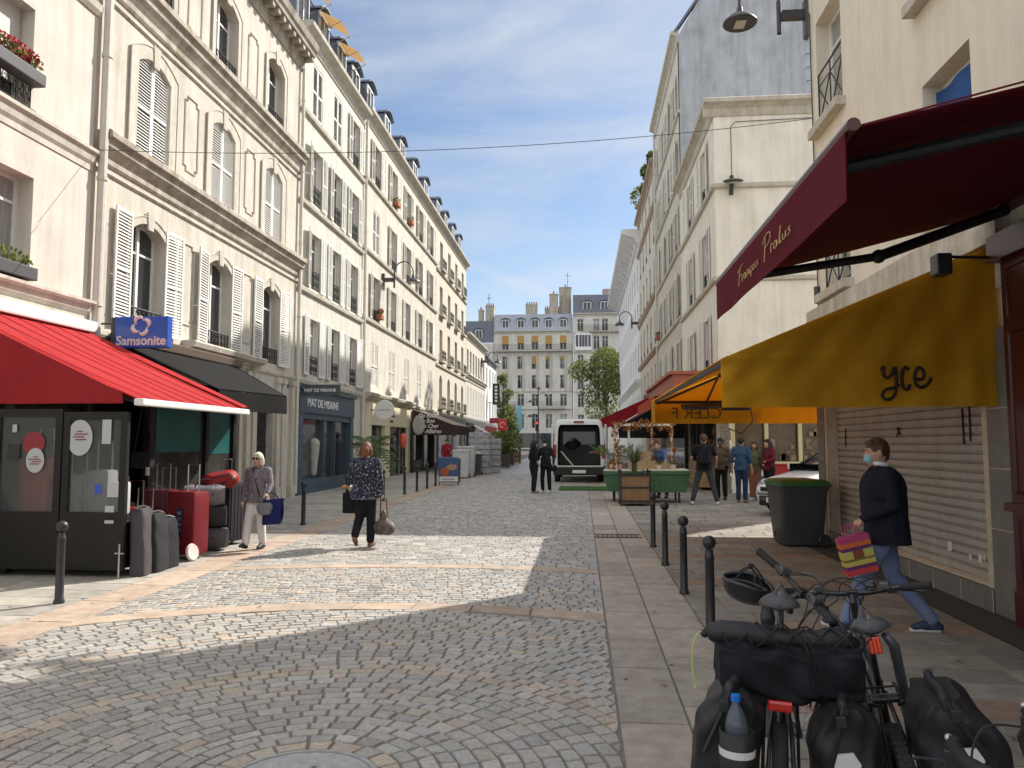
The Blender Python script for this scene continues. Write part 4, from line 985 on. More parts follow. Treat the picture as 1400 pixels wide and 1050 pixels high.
rl = bpy.data.materials.new('red lamp'); rl.use_nodes = True; rl.node_tree.nodes['Principled BSDF'].inputs['Base Color'].default_value = (.7, .03, .03, 1); rl.node_tree.nodes['Principled BSDF'].inputs['Emission Color'].default_value = (1, .04, .03, 1); rl.node_tree.nodes['Principled BSDF'].inputs['Emission Strength'].default_value = 1.5
MB().lathe([(.001, 0), (.11, 0), (.11, .02), (.001, .02)], 14, Matrix.Translation((0, -.15, 3.3)) @ Matrix.Rotation(R_(90), 4, 'X')).build('red_lens', rl, t)
for px, y, z0, z1, col, nm, lab in ((-8.0, 72, 4.9, 6.9, (.02, .02, .022), 'hanging_sign', 'tall narrow black sign projecting from the white house'), (-7.7, 75, 2.5, 3.6, (.6, .03, .04), 'hanging_sign', 'square red sign hanging above the far planters'), (-8.0, 70.5, 3.1, 3.6, (.35, .03, .06), 'hanging_sign', 'small dark red sign projecting beside the square red one')):
    t = thing(nm, lab, 'sign', (px, y, gz(y)))
    MB().rbox(-.45 if z1 - z0 < 2 else -.35, .45 if z1 - z0 < 2 else .35, -.06, .06, z0, z1, .02).build('panel', mat('sign ' + lab[:12], col, .4), t)
    MB().tube([(-1.0, 0, z0 + .2), (-.4, 0, z0 + .2)], .03, 6).build('bracket', iron, t)
    if z1 - z0 > 1.9:
        for k in range(5): MB().box(-.12, .12, -.068, -.061, z0 + .25 + k * .33, z0 + .45 + k * .33).build('letter', white_paint, t)
    elif z1 - z0 > 1: MB().tube(arc_pts((0, -.065, z0 + .55), .25, 0, 5.2, 14, ((1, 0, 0), (0, 0, 1))), .03, 5).build('emblem', white_paint, t)
t = thing('banner', 'pale blue vertical banner near the far crossing', 'banner', (-7.0, 86, gz(86))); MB().rbox(-.4, .4, -.03, .03, 2.6, 5.4, .01).build('cloth', fabric('banner blue', (.25, .5, .6)), t); MB().tube([(-.45, 0, 0), (-.45, 0, 5.6)], .04, 6).build('pole', iron, t)
# ---------------------------------------------------------------- awnings
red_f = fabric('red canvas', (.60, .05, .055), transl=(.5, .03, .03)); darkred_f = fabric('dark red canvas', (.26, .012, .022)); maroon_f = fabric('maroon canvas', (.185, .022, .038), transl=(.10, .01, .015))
yellow_f = mat('yellow canvas', (.74, .43, .03), .85, .22, 1.6, .5, 7, spec=.2, transl=(.75, .40, .03), stain=.12); brown_f = fabric('brown canvas', (.06, .04, .033)); black_f = fabric('black canvas', (.006, .0055, .0055)); white_al = mat('white aluminium', (.72, .71, .69), .4, .05, 9)
def canopy(mb, A, B, Cc, D_, sag=.05, n=10, th=.012):
    # A,B: wall line; Cc,D_: front line (A->D_, B->Cc); a sheet with thickness and a little sag
    A, B, Cc, D_ = map(Vector, (A, B, Cc, D_))
    def fn(off):
        def g(u, v):
            p = A.lerp(B, u).lerp(D_.lerp(Cc, u), v); p.z += -sag * math.sin(PI * v) * (0.7 + .3 * math.cos(u * 11)) + off; return p
        return g
    mb.grid(fn(0), n, 6); mb.grid(fn(-th), n, 6)
    for a, d in ((A, D_), (B, Cc)): mb.face([a, d, d - Vector((0, 0, th)), a - Vector((0, 0, th))])
def valance(mb, P, Q, h, amp=.012, n=24, th=.008):
    P, Q = Vector(P), Vector(Q); t_ = (Q - P).normalized(); nrm = Vector((t_.y, -t_.x, 0)).normalized()
    for s_ in (0, th):
        mb.grid(lambda u, v: P.lerp(Q, u) + Vector((0, 0, -h * v)) + nrm * (amp * v * math.sin(u * 17 + 2 * math.sin(u * 5)) + s_), n, 3)
# red luggage-shop awning
t = thing('awning', 'bright red fabric awning with a white front bar over the luggage shop', 'awning', (-8.6, 10.6, 0))
def rel(t): 
    L = t.location
    return lambda p: (p[0] - L[0], p[1] - L[1], p[2] - L[2])
q = rel(t); m = MB(); canopy(m, q((-8.65, 9.3, 3.72)), q((-8.65, 12.6, 3.72)), q((-5.6, 12.4, 2.33)), q((-5.6, 9.35, 2.31)), .06); m.build('canopy', red_f, t, smooth=True)
for k in range(7):
    yk = 9.35 + (k + .5) * 3.0 / 7; m = MB(); m.tube([q((-8.65 + 3.05 * i / 8, yk + .03 * i / 8, 3.728 - 1.395 * i / 8 - .06 * math.sin(PI * i / 8) * (0.7 + .3 * math.cos((yk - 9.3) / 3.3 * 11)))) for i in range(9)], .006, 4); m.build('seam', fabric('seam red', (.50, .04, .045)), t)
m = MB(); n = 14
def sc_(u, v): 
    x = -8.65 + 2.8 * u; zt = 3.70 - 1.30 * u; zb = 2.27; return q((x, 9.32 + .02 * math.sin(u * 14) * v, zt + (zb - zt) * v))
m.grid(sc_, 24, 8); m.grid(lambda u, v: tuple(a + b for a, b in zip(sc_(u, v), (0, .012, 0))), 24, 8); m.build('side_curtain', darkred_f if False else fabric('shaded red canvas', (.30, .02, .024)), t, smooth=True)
MB().rbox(*[v for p in zip(q((-5.68, 9.3, 2.24)), q((-5.55, 12.47, 2.33))) for v in p], .02).build('front_bar', white_al, t)
MB().rbox(*[v for p in zip(q((-8.72, 5.3, 3.7)), q((-8.5, 12.75, 3.9))) for v in p], .03).build('cassette', white_al, t)
m = MB(); canopy(m, q((-8.6, 12.45, 3.66)), q((-8.6, 12.62, 3.72)), q((-5.6, 12.47, 2.38)), q((-5.6, 12.3, 2.36)), 0, 2); m.build('edge_roll', red_f, t)
m = MB(); m.tube([q((-8.6, 10, 3.3)), q((-7.0, 9.6, 2.75)), q((-5.65, 9.55, 2.25))], .03, 6); m.tube([q((-8.6, 12, 3.3)), q((-7, 12.2, 2.8)), q((-5.65, 12.2, 2.27))], .03, 6)
parts(m, 'arm', dark_metal, t)
t = thing('awning', 'black awning over the doorway beyond the blue projecting sign', 'awning', (-8.7, 16, 0)); q = rel(t)
m = MB(); canopy(m, q((-8.7, 13.3, 3.74)), q((-8.7, 18.4, 3.74)), q((-5.95, 15.05, 2.72)), q((-6.35, 12.95, 2.72)), .02); m.build('canopy', black_f, t, smooth=True)
m = MB(); valance(m, q((-6.34, 12.95, 2.7)), q((-5.94, 15.05, 2.7)), .35); m.face([q((-5.95, 15.06, 2.72)), q((-8.7, 18.4, 3.74)), q((-8.7, 18.4, 3.2)), q((-5.95, 15.06, 2.4))]); m.build('valance', black_f, t, smooth=True)
m = MB(); m.rbox(*[v for p in zip(q((-8.7, 13.4, 3.62)), q((-8.35, 18.3, 3.82))) for v in p], .03); m.build('cassette', mat('brown aluminium', (.10, .07, .055), .4), t)
# blue projecting sign
t = thing('hanging_sign', 'blue illuminated box sign with a white swirl emblem projecting over the red awning', 'sign', (-7.82, 13.0, 3.75))
MB().rbox(-.48, .52, -.075, .075, -.29, .27, .015).build('box', mat('sign blue', (.02, .09, .46), .25, spec=.5, coat=.3), t)
pinkw = mat('sign pale', (.75, .66, .66), .4)
text('Samsonite', .23, pinkw, t, loc=(.02, -.077, -.24), align='CENTER', bold=.006, xs=.98)
m = MB()
for k in range(4):
    a0 = k * PI / 2 + .4; m.tube([(.02 + .085 * math.cos(a0) + .075 * math.cos(a0 + .2 + j * .42), -.08, .1 + .085 * math.sin(a0) + .075 * math.sin(a0 + .2 + j * .42)) for j in range(-4, 5)], [.006, .02, .034, .04, .042, .04, .034, .02, .006], 6)
m.build('emblem', pinkw, t)
m = MB(); m.box(-.56, -.49, -.06, .06, -.3, .26); m.tube([(-.95, 0, .16), (-.5, 0, .16)], .02, 6); m.tube([(-.95, 0, -.24), (-.5, 0, -.24)], .02, 6); m.build('bracket', dark_metal, t)
# brown awning of the wine shop
t = thing('awning', 'dark brown awning with white italic lettering further along the left side', 'awning', (-8.7, 42, 0)); q = rel(t)
m = MB(); canopy(m, q((-8.7, 39.2, 3.55)), q((-8.7, 45.5, 3.55)), q((-6.6, 45.5, 2.75)), q((-6.6, 39.2, 2.75)), .03); m.build('canopy', mat('grey beige canvas', (.33, .27, .22), .85, .1, 3), t, smooth=True)
m = MB(); m.face([q((-8.7, 39.18, 3.55)), q((-6.6, 39.18, 2.75)), q((-6.6, 39.18, 2.2)), q((-8.7, 39.18, 2.2))]); m.face([q((-8.7, 39.2, 3.55)), q((-6.6, 39.2, 2.75)), q((-6.6, 39.2, 2.2)), q((-8.7, 39.2, 2.2))]); m.build('side_panel', brown_f, t)
m = MB(); valance(m, q((-6.6, 39.2, 2.75)), q((-6.6, 45.5, 2.75)), .5); m.build('valance', brown_f, t, smooth=True)
for k, (s_, dx) in enumerate((('Du Beau', .25), ('Du Bon', .25), ('Pas Cher', .3), ('Cler Affaires', .05))): text(s_, .3, white_paint, t, loc=q((-8.65 + dx, 39.165, 3.12 - k * .27)), shear=.3, bold=.006, xs=.9)
t = thing('awning', 'small white awning over a dark shopfront far along the left', 'awning', (-8.7, 62, 0)); q = rel(t)
m = MB(); canopy(m, q((-8.7, 60.5, 3.3)), q((-8.7, 64, 3.3)), q((-7.0, 64, 2.3)), q((-7.0, 60.5, 2.3)), .02); m.build('canopy', fabric('white canvas', (.6, .6, .58)), t, smooth=True)
# round white sign and an oval lantern
t = thing('hanging_sign', 'round white sign projecting from the cream shopfront', 'sign', (-8.1, 31.1, 3.15)); MB().lathe([(.001, -.04), (.4, -.04), (.42, 0), (.4, .04), (.001, .04)], 28, Matrix.Rotation(R_(90), 4, 'X')).build('disc', white_paint, t)
MB().tube([(-.65, 0, 0), (-.4, 0, 0)], .025, 6).build('bracket', iron, t); MB().box(-.27, .27, -.047, -.041, -.03, .02).build('lettering', mat('grey letters', (.45, .45, .45), .6), t)
t = thing('hanging_sign', 'dark slate sign with white capitals projecting over the slate blue shop', 'sign', (-8.05, 23.2, 3.42)); MB().rbox(-.6, .6, -.05, .05, -.17, .17, .01).build('panel', mat('slate sign', (.07, .085, .10), .5), t)
text('MAT DE MISAINE', .135, white_paint, t, loc=(-.02, -.052, -.05), align='CENTER', bold=.003); MB().tube([(-.7, 0, .1), (-.55, 0, .1)], .02, 6).build('bracket', iron, t)
t = thing('hanging_sign', 'pale oval sign on a dark post between the cream shop and the brown awning', 'sign', (-8.3, 38.3, 0)); MB().lathe([(.001, -.06), (.36, -.06), (.4, 0), (.36, .06), (.001, .06)], 24, Matrix.Translation((.1, 0, 2.7)) @ Matrix.Rotation(R_(90), 4, 'X') @ Matrix.Diagonal((.8, 1.25, 1, 1))).build('disc', mat('oval grey', (.42, .40, .36), .4), t); MB().tube([(-.2, 0, .2), (-.2, 0, 3.2)], .06, 8).build('post', dk, t)
t = thing('ball_lantern', 'glowing red paper lantern shape in the cream shop window', 'lantern', (-8.55, 36.4, 1.9)); rm = mat('lantern red', (.75, .12, .08), .5); MB().ball((0, 0, 0), .26, 14, (.7, .7, 1.5)).build('shade', rm, t, smooth=True); MB().tube([(0, 0, .38), (0, 0, .7)], .012, 5).build('cord', iron, t)
# maroon awning near right
t = thing('awning', 'maroon awning with thin gold script on its valance at the top right', 'awning', (4.1, 5.9, 0)); q = rel(t)
xa, ya, yb, zv = 1.36, 3.95, 7.72, 3.36
m = MB(); canopy(m, q((4.05, ya, 4.02)), q((4.05, yb, 4.02)), q((xa, yb, zv)), q((xa, ya, zv)), .03); m.build('canopy', maroon_f, t, smooth=True)
m = MB(); valance(m, q((xa, yb, zv - .02)), q((xa, ya, zv - .02)), .36, .006); m.build('valance', maroon_f, t, smooth=True)
m = MB(); m.tube([q((xa + .02, ya - .05, zv + .0)), q((xa + .02, yb + .05, zv + .0))], .035, 10); m.build('front_bar', mar, t)
MB().rbox(*[v for p in zip(q((3.85, ya - .1, 3.95)), q((4.1, yb + .1, 4.2))) for v in p], .04).build('cassette', mar, t)
for ys in (ya + .5, yb - .35):
    m = MB(); e = (2.75, ys - .35 if ys < 6 else ys - .1, 3.48); m.tube([q((3.95, ys, 3.92)), q(e)], .05, 8); m.tube([q(e), q((xa + .05, ys, zv - .05))], .04, 8); m.ball(q(e), .065, 8); m.build('arm', black_metal, t)
gold = mat('gold script', (.62, .45, .2), .5)
# script drawn as pen strokes: (along from far end, up)
def strokes(parent, S, P, du, dv, r, m, name='lettering'):
    b = MB()
    for s_ in S:
        k = []
        for i in range(len(s_) - 1):
            p0 = s_[max(0, i - 1)]; p1 = s_[i]; p2 = s_[i + 1]; p3 = s_[min(len(s_) - 1, i + 2)]
            for j in range(4):
                u = j / 4; f = lambda a, b_, c, d: .5 * (2 * b_ + (c - a) * u + (2 * a - 5 * b_ + 4 * c - d) * u * u + (3 * b_ - a - 3 * c + d) * u ** 3)
                k.append((f(p0[0], p1[0], p2[0], p3[0]), f(p0[1], p1[1], p2[1], p3[1])))
        k.append(s_[-1]); b.tube([Vector(P) + Vector(du) * a + Vector(dv) * c for a, c in k], r, 5)
    return b.build(name, m, parent)
SC = [[(.05, .05), (.12, .5), (.16, .62)], [(.0, .55), (.16, .66), (.34, .7)], [(.06, .36), (.2, .4)], [(.26, .1), (.28, .32), (.34, .3)], [(.48, .3), (.4, .3), (.38, .15), (.46, .14), (.49, .3), (.5, .12), (.56, .14)], [(.58, .12), (.6, .3), (.66, .3), (.68, .12), (.72, .14)], [(.84, .3), (.76, .28), (.76, .14), (.86, .14)], [(.8, .1), (.82, .04), (.78, .0)], [(.98, .28), (.9, .26), (.9, .14), (.98, .14)], [(1.04, .3), (1.03, .14), (1.08, .14)], [(1.18, .3), (1.12, .26), (1.2, .18), (1.12, .12)],
      [(1.52, .0), (1.56, .4), (1.6, .72)], [(1.44, .62), (1.62, .8), (1.82, .74), (1.78, .5), (1.58, .42)], [(1.84, .1), (1.86, .34), (1.94, .3)], [(2.1, .3), (2.0, .3), (1.98, .14), (2.08, .12), (2.1, .3), (2.12, .12)], [(2.2, .12), (2.28, .6), (2.24, .3), (2.24, .12), (2.32, .14)], [(2.36, .3), (2.36, .14), (2.46, .14), (2.48, .3), (2.48, .12)], [(2.66, .3), (2.58, .26), (2.66, .18), (2.56, .1)]]
strokes(t, SC, q((xa - .018, 6.62, zv - .285)), (0, -.62, 0), (0, 0, .235), .0036, gold)
# yellow awning
t = thing('awning', 'mustard yellow awning with black graffiti wrapping the corner of the near right house', 'awning', (4.15, 11, 0)); q = rel(t)
xw, yf, zt, zb_ = 1.43, 15.8, 3.74, 2.62
m = MB(); canopy(m, q((4.12, 8.0, zt)), q((4.12, 13.9, zt)), q((xw, yf, zb_)), q((xw, 8.0, zb_)), .05); canopy(m, q((4.12, 13.9, zt)), q((7.6, 13.9, zt)), q((7.6, yf, zb_)), q((xw, yf, zb_)), .05); m.build('canopy', yellow_f, t, smooth=True)
m = MB(); n = 26
def ysc(u, v):
    x = xw + 2.71 * u; z1 = zb_ + (zt - zb_) * (x - xw) / (4.12 - xw); zz = 2.12 + (z1 - 2.12) * v
    wv = .022 * math.sin(u * 23 + 3 * math.sin(u * 7)) * (1 - v) + .014 * math.sin(u * 31 - v * 9) * math.sin(v * PI) + .012 * math.sin(u * 9 + v * 6) + .03 * math.exp(-((zz - 2.62) / .03) ** 2)
    return q((x, 7.98 - wv, zz))
m.grid(ysc, 44, 26); m.grid(lambda u, v: tuple(a + b_ for a, b_ in zip(ysc(u, v), (0, .012, 0))), 44, 26); m.build('side_curtain', yellow_f, t, smooth=True)
m = MB(); valance(m, q((xw, yf, zb_)), q((xw, yf - .75, zb_)), .46, .006); m.build('valance', yellow_f, t, smooth=True)
m = MB(); valance(m, q((7.6, yf, zb_)), q((xw, yf, zb_)), .46, .02); m.build('valance', yellow_f, t, smooth=True)
text('CLER F', .33, mat('letter brown', (.16, .09, .02), .8), t, loc=q((2.82, yf - .03, zb_ - .36)), rot=(PI / 2, 0, 0), xs=-1.0)
m = MB(); m.tube([q((xw + .04, 8.03, zb_ - .03)), q((xw + .04, yf - .05, zb_ - .03)), q((7.6, yf - .05, zb_ - .03))], .035, 6); m.tube([q((4.05, 13.9, zt - .1)), q((xw + .1, yf - .1, zb_ - .06))], .025, 6)
for x in (2.6, 3.8, 5.2): m.tube([q((x, 14.2 if x > 4 else 13.9, 3.3)), q((x - .1, yf - .1, zb_ - .05))], .025, 6)
m.tube([q((2.0, yf - .12, 2.5)), q((3.2, yf - .2, 2.52)), q((4.2, 14.6, 2.55))], .05, 6); m.build('frame', dark_metal, t)
m = MB(); m.rbox(*[v for p in zip(q((2.0, yf - .55, 2.42)), q((2.5, yf - .3, 2.5))) for v in p], .02); m.build('heater', dark_metal, t)
m = MB(); m.rbox(*[v for p in zip(q((2.75, yf - .6, 2.4)), q((3.25, yf - .3, 2.52))) for v in p], .02); m.build('heater', dark_metal, t)
m = MB(); m.tube([q((3.3, yf - .4, 2.5)), q((3.36, yf - .3, 2.2)), q((3.15, yf - .3, 1.95)), q((2.9, yf - .3, 2.05))], .012, 5); m.build('loose_wire', black_metal, t)
GS = [[(-.02, .9), (.05, 1.0), (.06, .74), (.16, .66), (.28, .78), (.34, .98)], [(.36, 1.0), (.37, .55), (.32, .15), (.12, .0), (-.02, .12), (.08, .3), (.3, .36), (.46, .44)], [(.72, .9), (.62, .98), (.54, .7), (.56, .38), (.68, .3), (.74, .46)], [(.86, .62), (1.08, .62), (1.1, .86), (.96, .96), (.86, .7), (.9, .44), (1.05, .36), (1.22, .5), (1.3, .66)]]
strokes(t, GS, q((2.99, 7.93, 2.19)), (.36, 0, 0), (0, 0, .33), .017, mat('spray black', (.025, .018, .008), .8), 'graffiti')
# little spot lamp on the maroon shopfront
t = thing('spot_lamp', 'small grey floodlight on an arm beside the maroon shopfront', 'lamp', (4.05, 7.72, 3.55)); MB().tube([(-.02, 0, 0), (-.5, .0, .02)], .016, 6).build('arm', black_metal, t); MB().rbox(-.62, -.48, -.1, .08, -.17, .04, .02).build('lamp_head', dark_metal, t)
# red valance, black and dark red awnings farther down the right side
t = thing('awning', 'orange-red valance awning below the terracotta fascia board', 'awning', (4.4, 28, 0)); q = rel(t)
m = MB(); canopy(m, q((4.4, 24.6, 3.5)), q((4.4, 31.6, 3.5)), q((2.3, 31.6, 3.28)), q((2.3, 24.4, 3.26)), .03); m.build('canopy', fabric('red orange canvas', (.45, .06, .035)), t, smooth=True)
m = MB(); valance(m, q((2.3, 31.6, 3.27)), q((2.3, 24.4, 3.25)), .36); m.build('valance', fabric('red orange canvas', (.45, .06, .035)), t, smooth=True)
t = thing('awning', 'sloping charcoal awning beyond the orange-red one', 'awning', (4.4, 38, 0)); q = rel(t)
m = MB(); canopy(m, q((4.45, 33.9, 4.1)), q((4.45, 43.5, 4.1)), q((1.55, 43.5, 2.4)), q((1.55, 33.0, 2.45)), .04); m.build('canopy', fabric('charcoal canvas', (.03, .03, .033)), t, smooth=True)
m = MB(); m.tube([q((4.4, 33.85, 4.15)), q((1.5, 32.95, 2.5))], .03, 6); m.build('edge_bar', white_al, t)
m = MB(); m.face([q((4.45, 33.95, 4.05)), q((1.55, 33.05, 2.4)), q((1.6, 33.1, 2.0)), q((4.45, 34, 2.0))]); m.build('side_panel', fabric('charcoal canvas', (.03, .03, .033)), t)
t = thing('awning', 'dark red awning behind the charcoal one, above the parked van', 'awning', (4.4, 48, 0)); q = rel(t)
m = MB(); canopy(m, q((4.45, 45.2, 4.7)), q((4.45, 54, 4.7)), q((.9, 54, 3.1)), q((.9, 45.2, 3.1)), .04); m.build('canopy', fabric('crimson canvas', (.30, .015, .03)), t, smooth=True)
m = MB(); m.face([q((4.45, 45.15, 4.7)), q((.9, 45.15, 3.1)), q((.95, 45.15, 2.7)), q((4.45, 45.15, 2.9))]); m.build('side_panel', fabric('crimson canvas', (.30, .015, .03)), t)
# ---------------------------------------------------------------- plants
leaf_g = [mat('leaf green %d' % i, c, .55, .3, 5, spec=.3, transl=tuple(min(1, v * 1.6) for v in c)) for i, c in enumerate(((.085, .12, .03), (.14, .16, .045), (.20, .19, .06), (.06, .085, .03)))]
flower_r = mat('red petals', (.42, .008, .012), .6, .3, 20); autumn = mat('autumn leaves', (.30, .11, .025), .7, .5, 9); pot_m = mat('window box grey', (.06, .06, .065), .6); bark = mat('bark', (.10, .08, .06), .9, .3, 8, .4, 30)
def leaves(mb, cen, rad, n, size, shape=None, seed=0):
    rnd = random.Random(seed)
    for i in range(n):
        while True:
            d = Vector((rnd.uniform(-1, 1), rnd.uniform(-1, 1), rnd.uniform(-1, 1)))
            if d.length <= 1: break
        if rnd.random() < .6 and d.length > 1e-3: d = d.normalized() * rnd.uniform(.7, 1)
        p = Vector(cen) + Vector((d.x * rad[0], d.y * rad[1], d.z * rad[2])); s_ = size * rnd.uniform(.6, 1.3)
        M = Euler((rnd.uniform(0, 6.3), rnd.uniform(0, 6.3), rnd.uniform(0, 6.3))).to_matrix()
        k = [p + M @ Vector(v) for v in ((-s_ * .5, 0, 0), (0, -s_ * .28, .05 * s_), (s_ * .5, 0, 0), (0, s_ * .28, .05 * s_))]
        mb.cur = rnd.choice((0, 0, 1, 1, 2, 3)) if shape is None else shape; mb.face(k)
def tree(label, loc, h, cr, seed, n=2600, ls=.42):
    t = thing('tree', label, 'tree', loc, group='trees along the far avenue'); rnd = random.Random(seed)
    m = MB(); m.tube([(0, 0, 0), (.1, 0, h * .3), (0, .1, h * .6), (.1, .1, h * .9)], [.22, .17, .12, .04], 8)
    cl = []
    for i in range(15):
        a = rnd.uniform(0, 6.3); z = h * rnd.uniform(.38, .92); r = cr * rnd.uniform(.2, .95) * (1 - abs(z / h - .6) * .7); c = (r * math.cos(a), r * math.sin(a), z); cl.append(c); m.tube([(0, .05, z * .7), (c[0] * .5, c[1] * .5, z * .87), c], [.07, .045, .02], 5)
    m.build('trunk', bark, t, smooth=True); f = MB()
    for i, c in enumerate(cl): leaves(f, c, (cr * .42, cr * .42, cr * .36), n // 15, ls, seed=seed * 50 + i)
    f.build('crown', leaf_g, t)
tree('yellow-green plane tree in front of the corner apartment block on the right', (2.9, 93, gz(93)), 12.8, 3.9, 3, 6500, .34)
tree('slim yellowing tree at the far left, half hidden by the white house', (-9.7, 95, gz(95)), 10.5, 1.35, 8, 1700, .28)
tree('small pale green tree behind the far planters', (-8.0, 84, gz(84)), 5.0, 1.2, 14, 1200, .3)
def window_box(label, loc, L, sgn, kind, pm=pot_m, seed=1):
    t = thing('flower_box', label, 'flower box', loc)
    MB().rbox(-.12, .12, -L / 2, L / 2, 0, .2, .015).build('trough', pm, t); f = MB(); leaves(f, (0, 0, .3), (.16, L / 2, .13), int(150 * L), .09, seed=seed); f.build('foliage', leaf_g, t)
    if kind == 'red': f = MB(); leaves(f, (.02, 0, .38), (.17, L / 2, .1), int(260 * L), .07, shape=0, seed=seed + 1); f.build('flowers', flower_r, t)
window_box('grey window box of red flowers at the top left', (-8.6, 10.55, 7.42), 1.2, 1, 'red'); window_box('window box of straggly yellow-green plants at the left edge', (-8.62, 10.6, 4.3), 1.2, 1, 'green', seed=4)
window_box('red flowers in a pot in a second floor window of the long cream house', (-8.62, 32.2, 7.1), .45, 1, 'red', terracotta, 6)
window_box('green plant in an upper window of the long cream house', (-8.62, 35.0, 12.95), .6, 1, 'green', terracotta, 7); window_box('orange pot with pale flowers, next to the green plant in the upper windows', (-8.62, 38.0, 12.95), .5, 1, 'green', terracotta, 8)
window_box('red pot in a window of the grey-gabled house', (4.35, 43.6, 7.6), .4, -1, 'red', terracotta, 9)
for k, (y, z) in enumerate(((46.5, 4.7), (49.3, 4.7), (52.0, 4.6))): window_box(['flower pot in a low window of the brown-trimmed house, nearest of three', 'middle flower pot of the brown-trimmed house', 'farthest flower pot of the brown-trimmed house'][k], (4.3, y, z), .7, -1, 'red' if k < 2 else 'green', terracotta, 20 + k)
for k, (y, h) in enumerate(((48, .9), (51, 1.2), (54, .9), (57.5, 1.9))):
    t = thing('roof_plant', ['low bush on the roof edge of the brown-trimmed house, nearest', 'second bush on the brown-trimmed roof', 'third bush on the brown-trimmed roof', 'tallest dark bush at the end of the brown-trimmed roof'][k], 'plant', (4.6, y, 18.85)); MB().lathe([(.25, 0), (.33, .5)], 10).build('pot', terracotta, t); f = MB(); leaves(f, (0, 0, .5 + h * .5), (h * .45, h * .6, h * .5), 320, .3, seed=k + 60); f.build('foliage', leaf_g, t)
def frond(mb, base, az, L, up, droop, w_=.035, n=13, seed=0):
    # feathery palm leaf: a rib with narrow leaflets
    b = Vector(base); d = Vector((math.cos(az), math.sin(az), 0)); pts = [b + d * (L * i / n) * (1 - .15 * i / n) + Vector((0, 0, up * L * (i / n) - droop * L * (i / n) ** 2)) for i in range(n + 1)]
    mb.tube(pts, .008, 4); sd2 = Vector((-d.y, d.x, 0))
    for i in range(3, n + 1):
        l = L * .36 * math.sin(PI * (i / n) ** .7 * .93 + .15)
        for s_ in (-1, 1):
            e = pts[i] + sd2 * (s_ * l) + d * (l * .45) + Vector((0, 0, -.28 * l)); a = (pts[i] - pts[i - 1]).normalized() * w_ * .5; mid = pts[i].lerp(e, .5) + Vector((0, 0, .05 * l))
            mb.face([pts[i] - a, mid - a, e, mid + a, pts[i] + a])
palm_m = mat('palm green', (.07, .13, .03), .45, .3, 4, spec=.4, transl=(.12, .2, .04)); 
t = thing('potted_palm', 'palm with long arching leaves in a dark pot, behind the woman in tweed', 'plant', (-7.3, 26.3, gz(26.3)))
MB().lathe([(.22, 0), (.3, .5), (.32, .52), (.26, .5)], 16).build('pot', dark_metal, t); m = MB(); m.tube([(0, 0, .45), (.03, 0, 1.0), (0, .03, 1.5)], [.09, .07, .06], 8); m.build('trunk', bark, t)
m = MB()
for i in range(15): frond(m, (0, 0, 1.4), i * 2.4, .95 + .22 * (i % 3), 1.25 - .5 * (i % 3), .85, .05, seed=i)
m.build('fronds', palm_m, t)
# ---------------------------------------------------------------- planters
plank = mat('planter planks', (.26, .15, .075), .65, .35, 5, .15, 30, stretch=(9, 9, .5))
def planter(label, loc, s_=.8, h=.82, plant=None, group='square wooden planters', dark=False):
    t = thing('planter', label, 'planter', loc, group=group); m = MB(); e = s_ / 2
    for i in range(12):
        a = -e + .05 + (s_ - .1) * i / 12; b_ = a + (s_ - .1) / 12 - .004
        m.box(a, b_, -e + .015, -e + .035, .08, h - .05); m.box(a, b_, e - .035, e - .015, .08, h - .05); m.box(-e + .015, -e + .035, a, b_, .08, h - .05); m.box(e - .035, e - .015, a, b_, .08, h - .05)
    m.build('planks', mat('dark planter planks', (.10, .075, .055), .7, .3, 6) if dark else plank, t); m = MB()
    for x in (-e, e - .05):
        for y in (-e, e - .05): m.box(x, x + .05, y, y + .05, 0, h + .04)
    for z in (.1, h * .55, h - .06):
        for a in (-e - .004, e - .026): m.box(-e + .05, e - .05, a, a + .03, z, z + .045); m.box(a, a + .03, -e + .05, e - .05, z, z + .045)
    for x in (-e + .025, e - .025):
        for y in (-e + .025, e - .025): m.ball((x, y, h + .07), .035, 10)
    m.build('frame', iron, t); MB().box(-e + .04, e - .04, -e + .04, e - .04, h - .14, h - .1).build('soil', bed_m, t); return t
t = planter('square wooden planter with iron corners holding a spiky plant, beside the green stall', (1.38, 20.55, gz(20.5)))
m = MB(); rnd = random.Random(4)
m.tube([(0, 0, .7), (0, 0, 1.15)], .07, 8)
for i in range(90):
    a = rnd.uniform(0, 6.3); L = rnd.uniform(.45, .8); e = rnd.uniform(.4, 1.35); b0_ = Vector((.03 * math.cos(a), .03 * math.sin(a), 1.1)); d = Vector((math.cos(a) * math.cos(e), math.sin(a) * math.cos(e), math.sin(e))); sd2 = Vector((-math.sin(a), math.cos(a), 0)) * .012
    p1_ = b0_ + d * L * .6; p2_ = b0_ + d * L + Vector((0, 0, -.18 * L)); m.face([b0_ - sd2, p1_ - sd2, p2_, p1_ + sd2, b0_ + sd2])
m.build('spiky_leaves', mat('spiky green', (.10, .13, .06), .6, .3, 6, transl=(.12, .16, .06)), t)
for k, (x, y, s_) in enumerate(((-4.85, 45.5, 1.15), (-4.9, 48.9, 1.2), (-4.8, 53.0, 1.2))):
    t = planter(['dark planter with a palm-like bush at the far left of the street, nearest of three', 'middle dark planter with a round bush far along the left', 'farthest brown planter with a bush along the left'][k], (x, y, gz(y)), s_, .85, dark=k < 2)
    f = MB(); leaves(f, (0, 0, 1.5), (.85, .8, .75), 420, .2, seed=90 + k); 
    if k == 0: [frond(f, (0, 0, 1.0), i * .8, 1.3, 1.2, .8, .06) for i in range(8)]
    f.build('foliage', leaf_g, t)
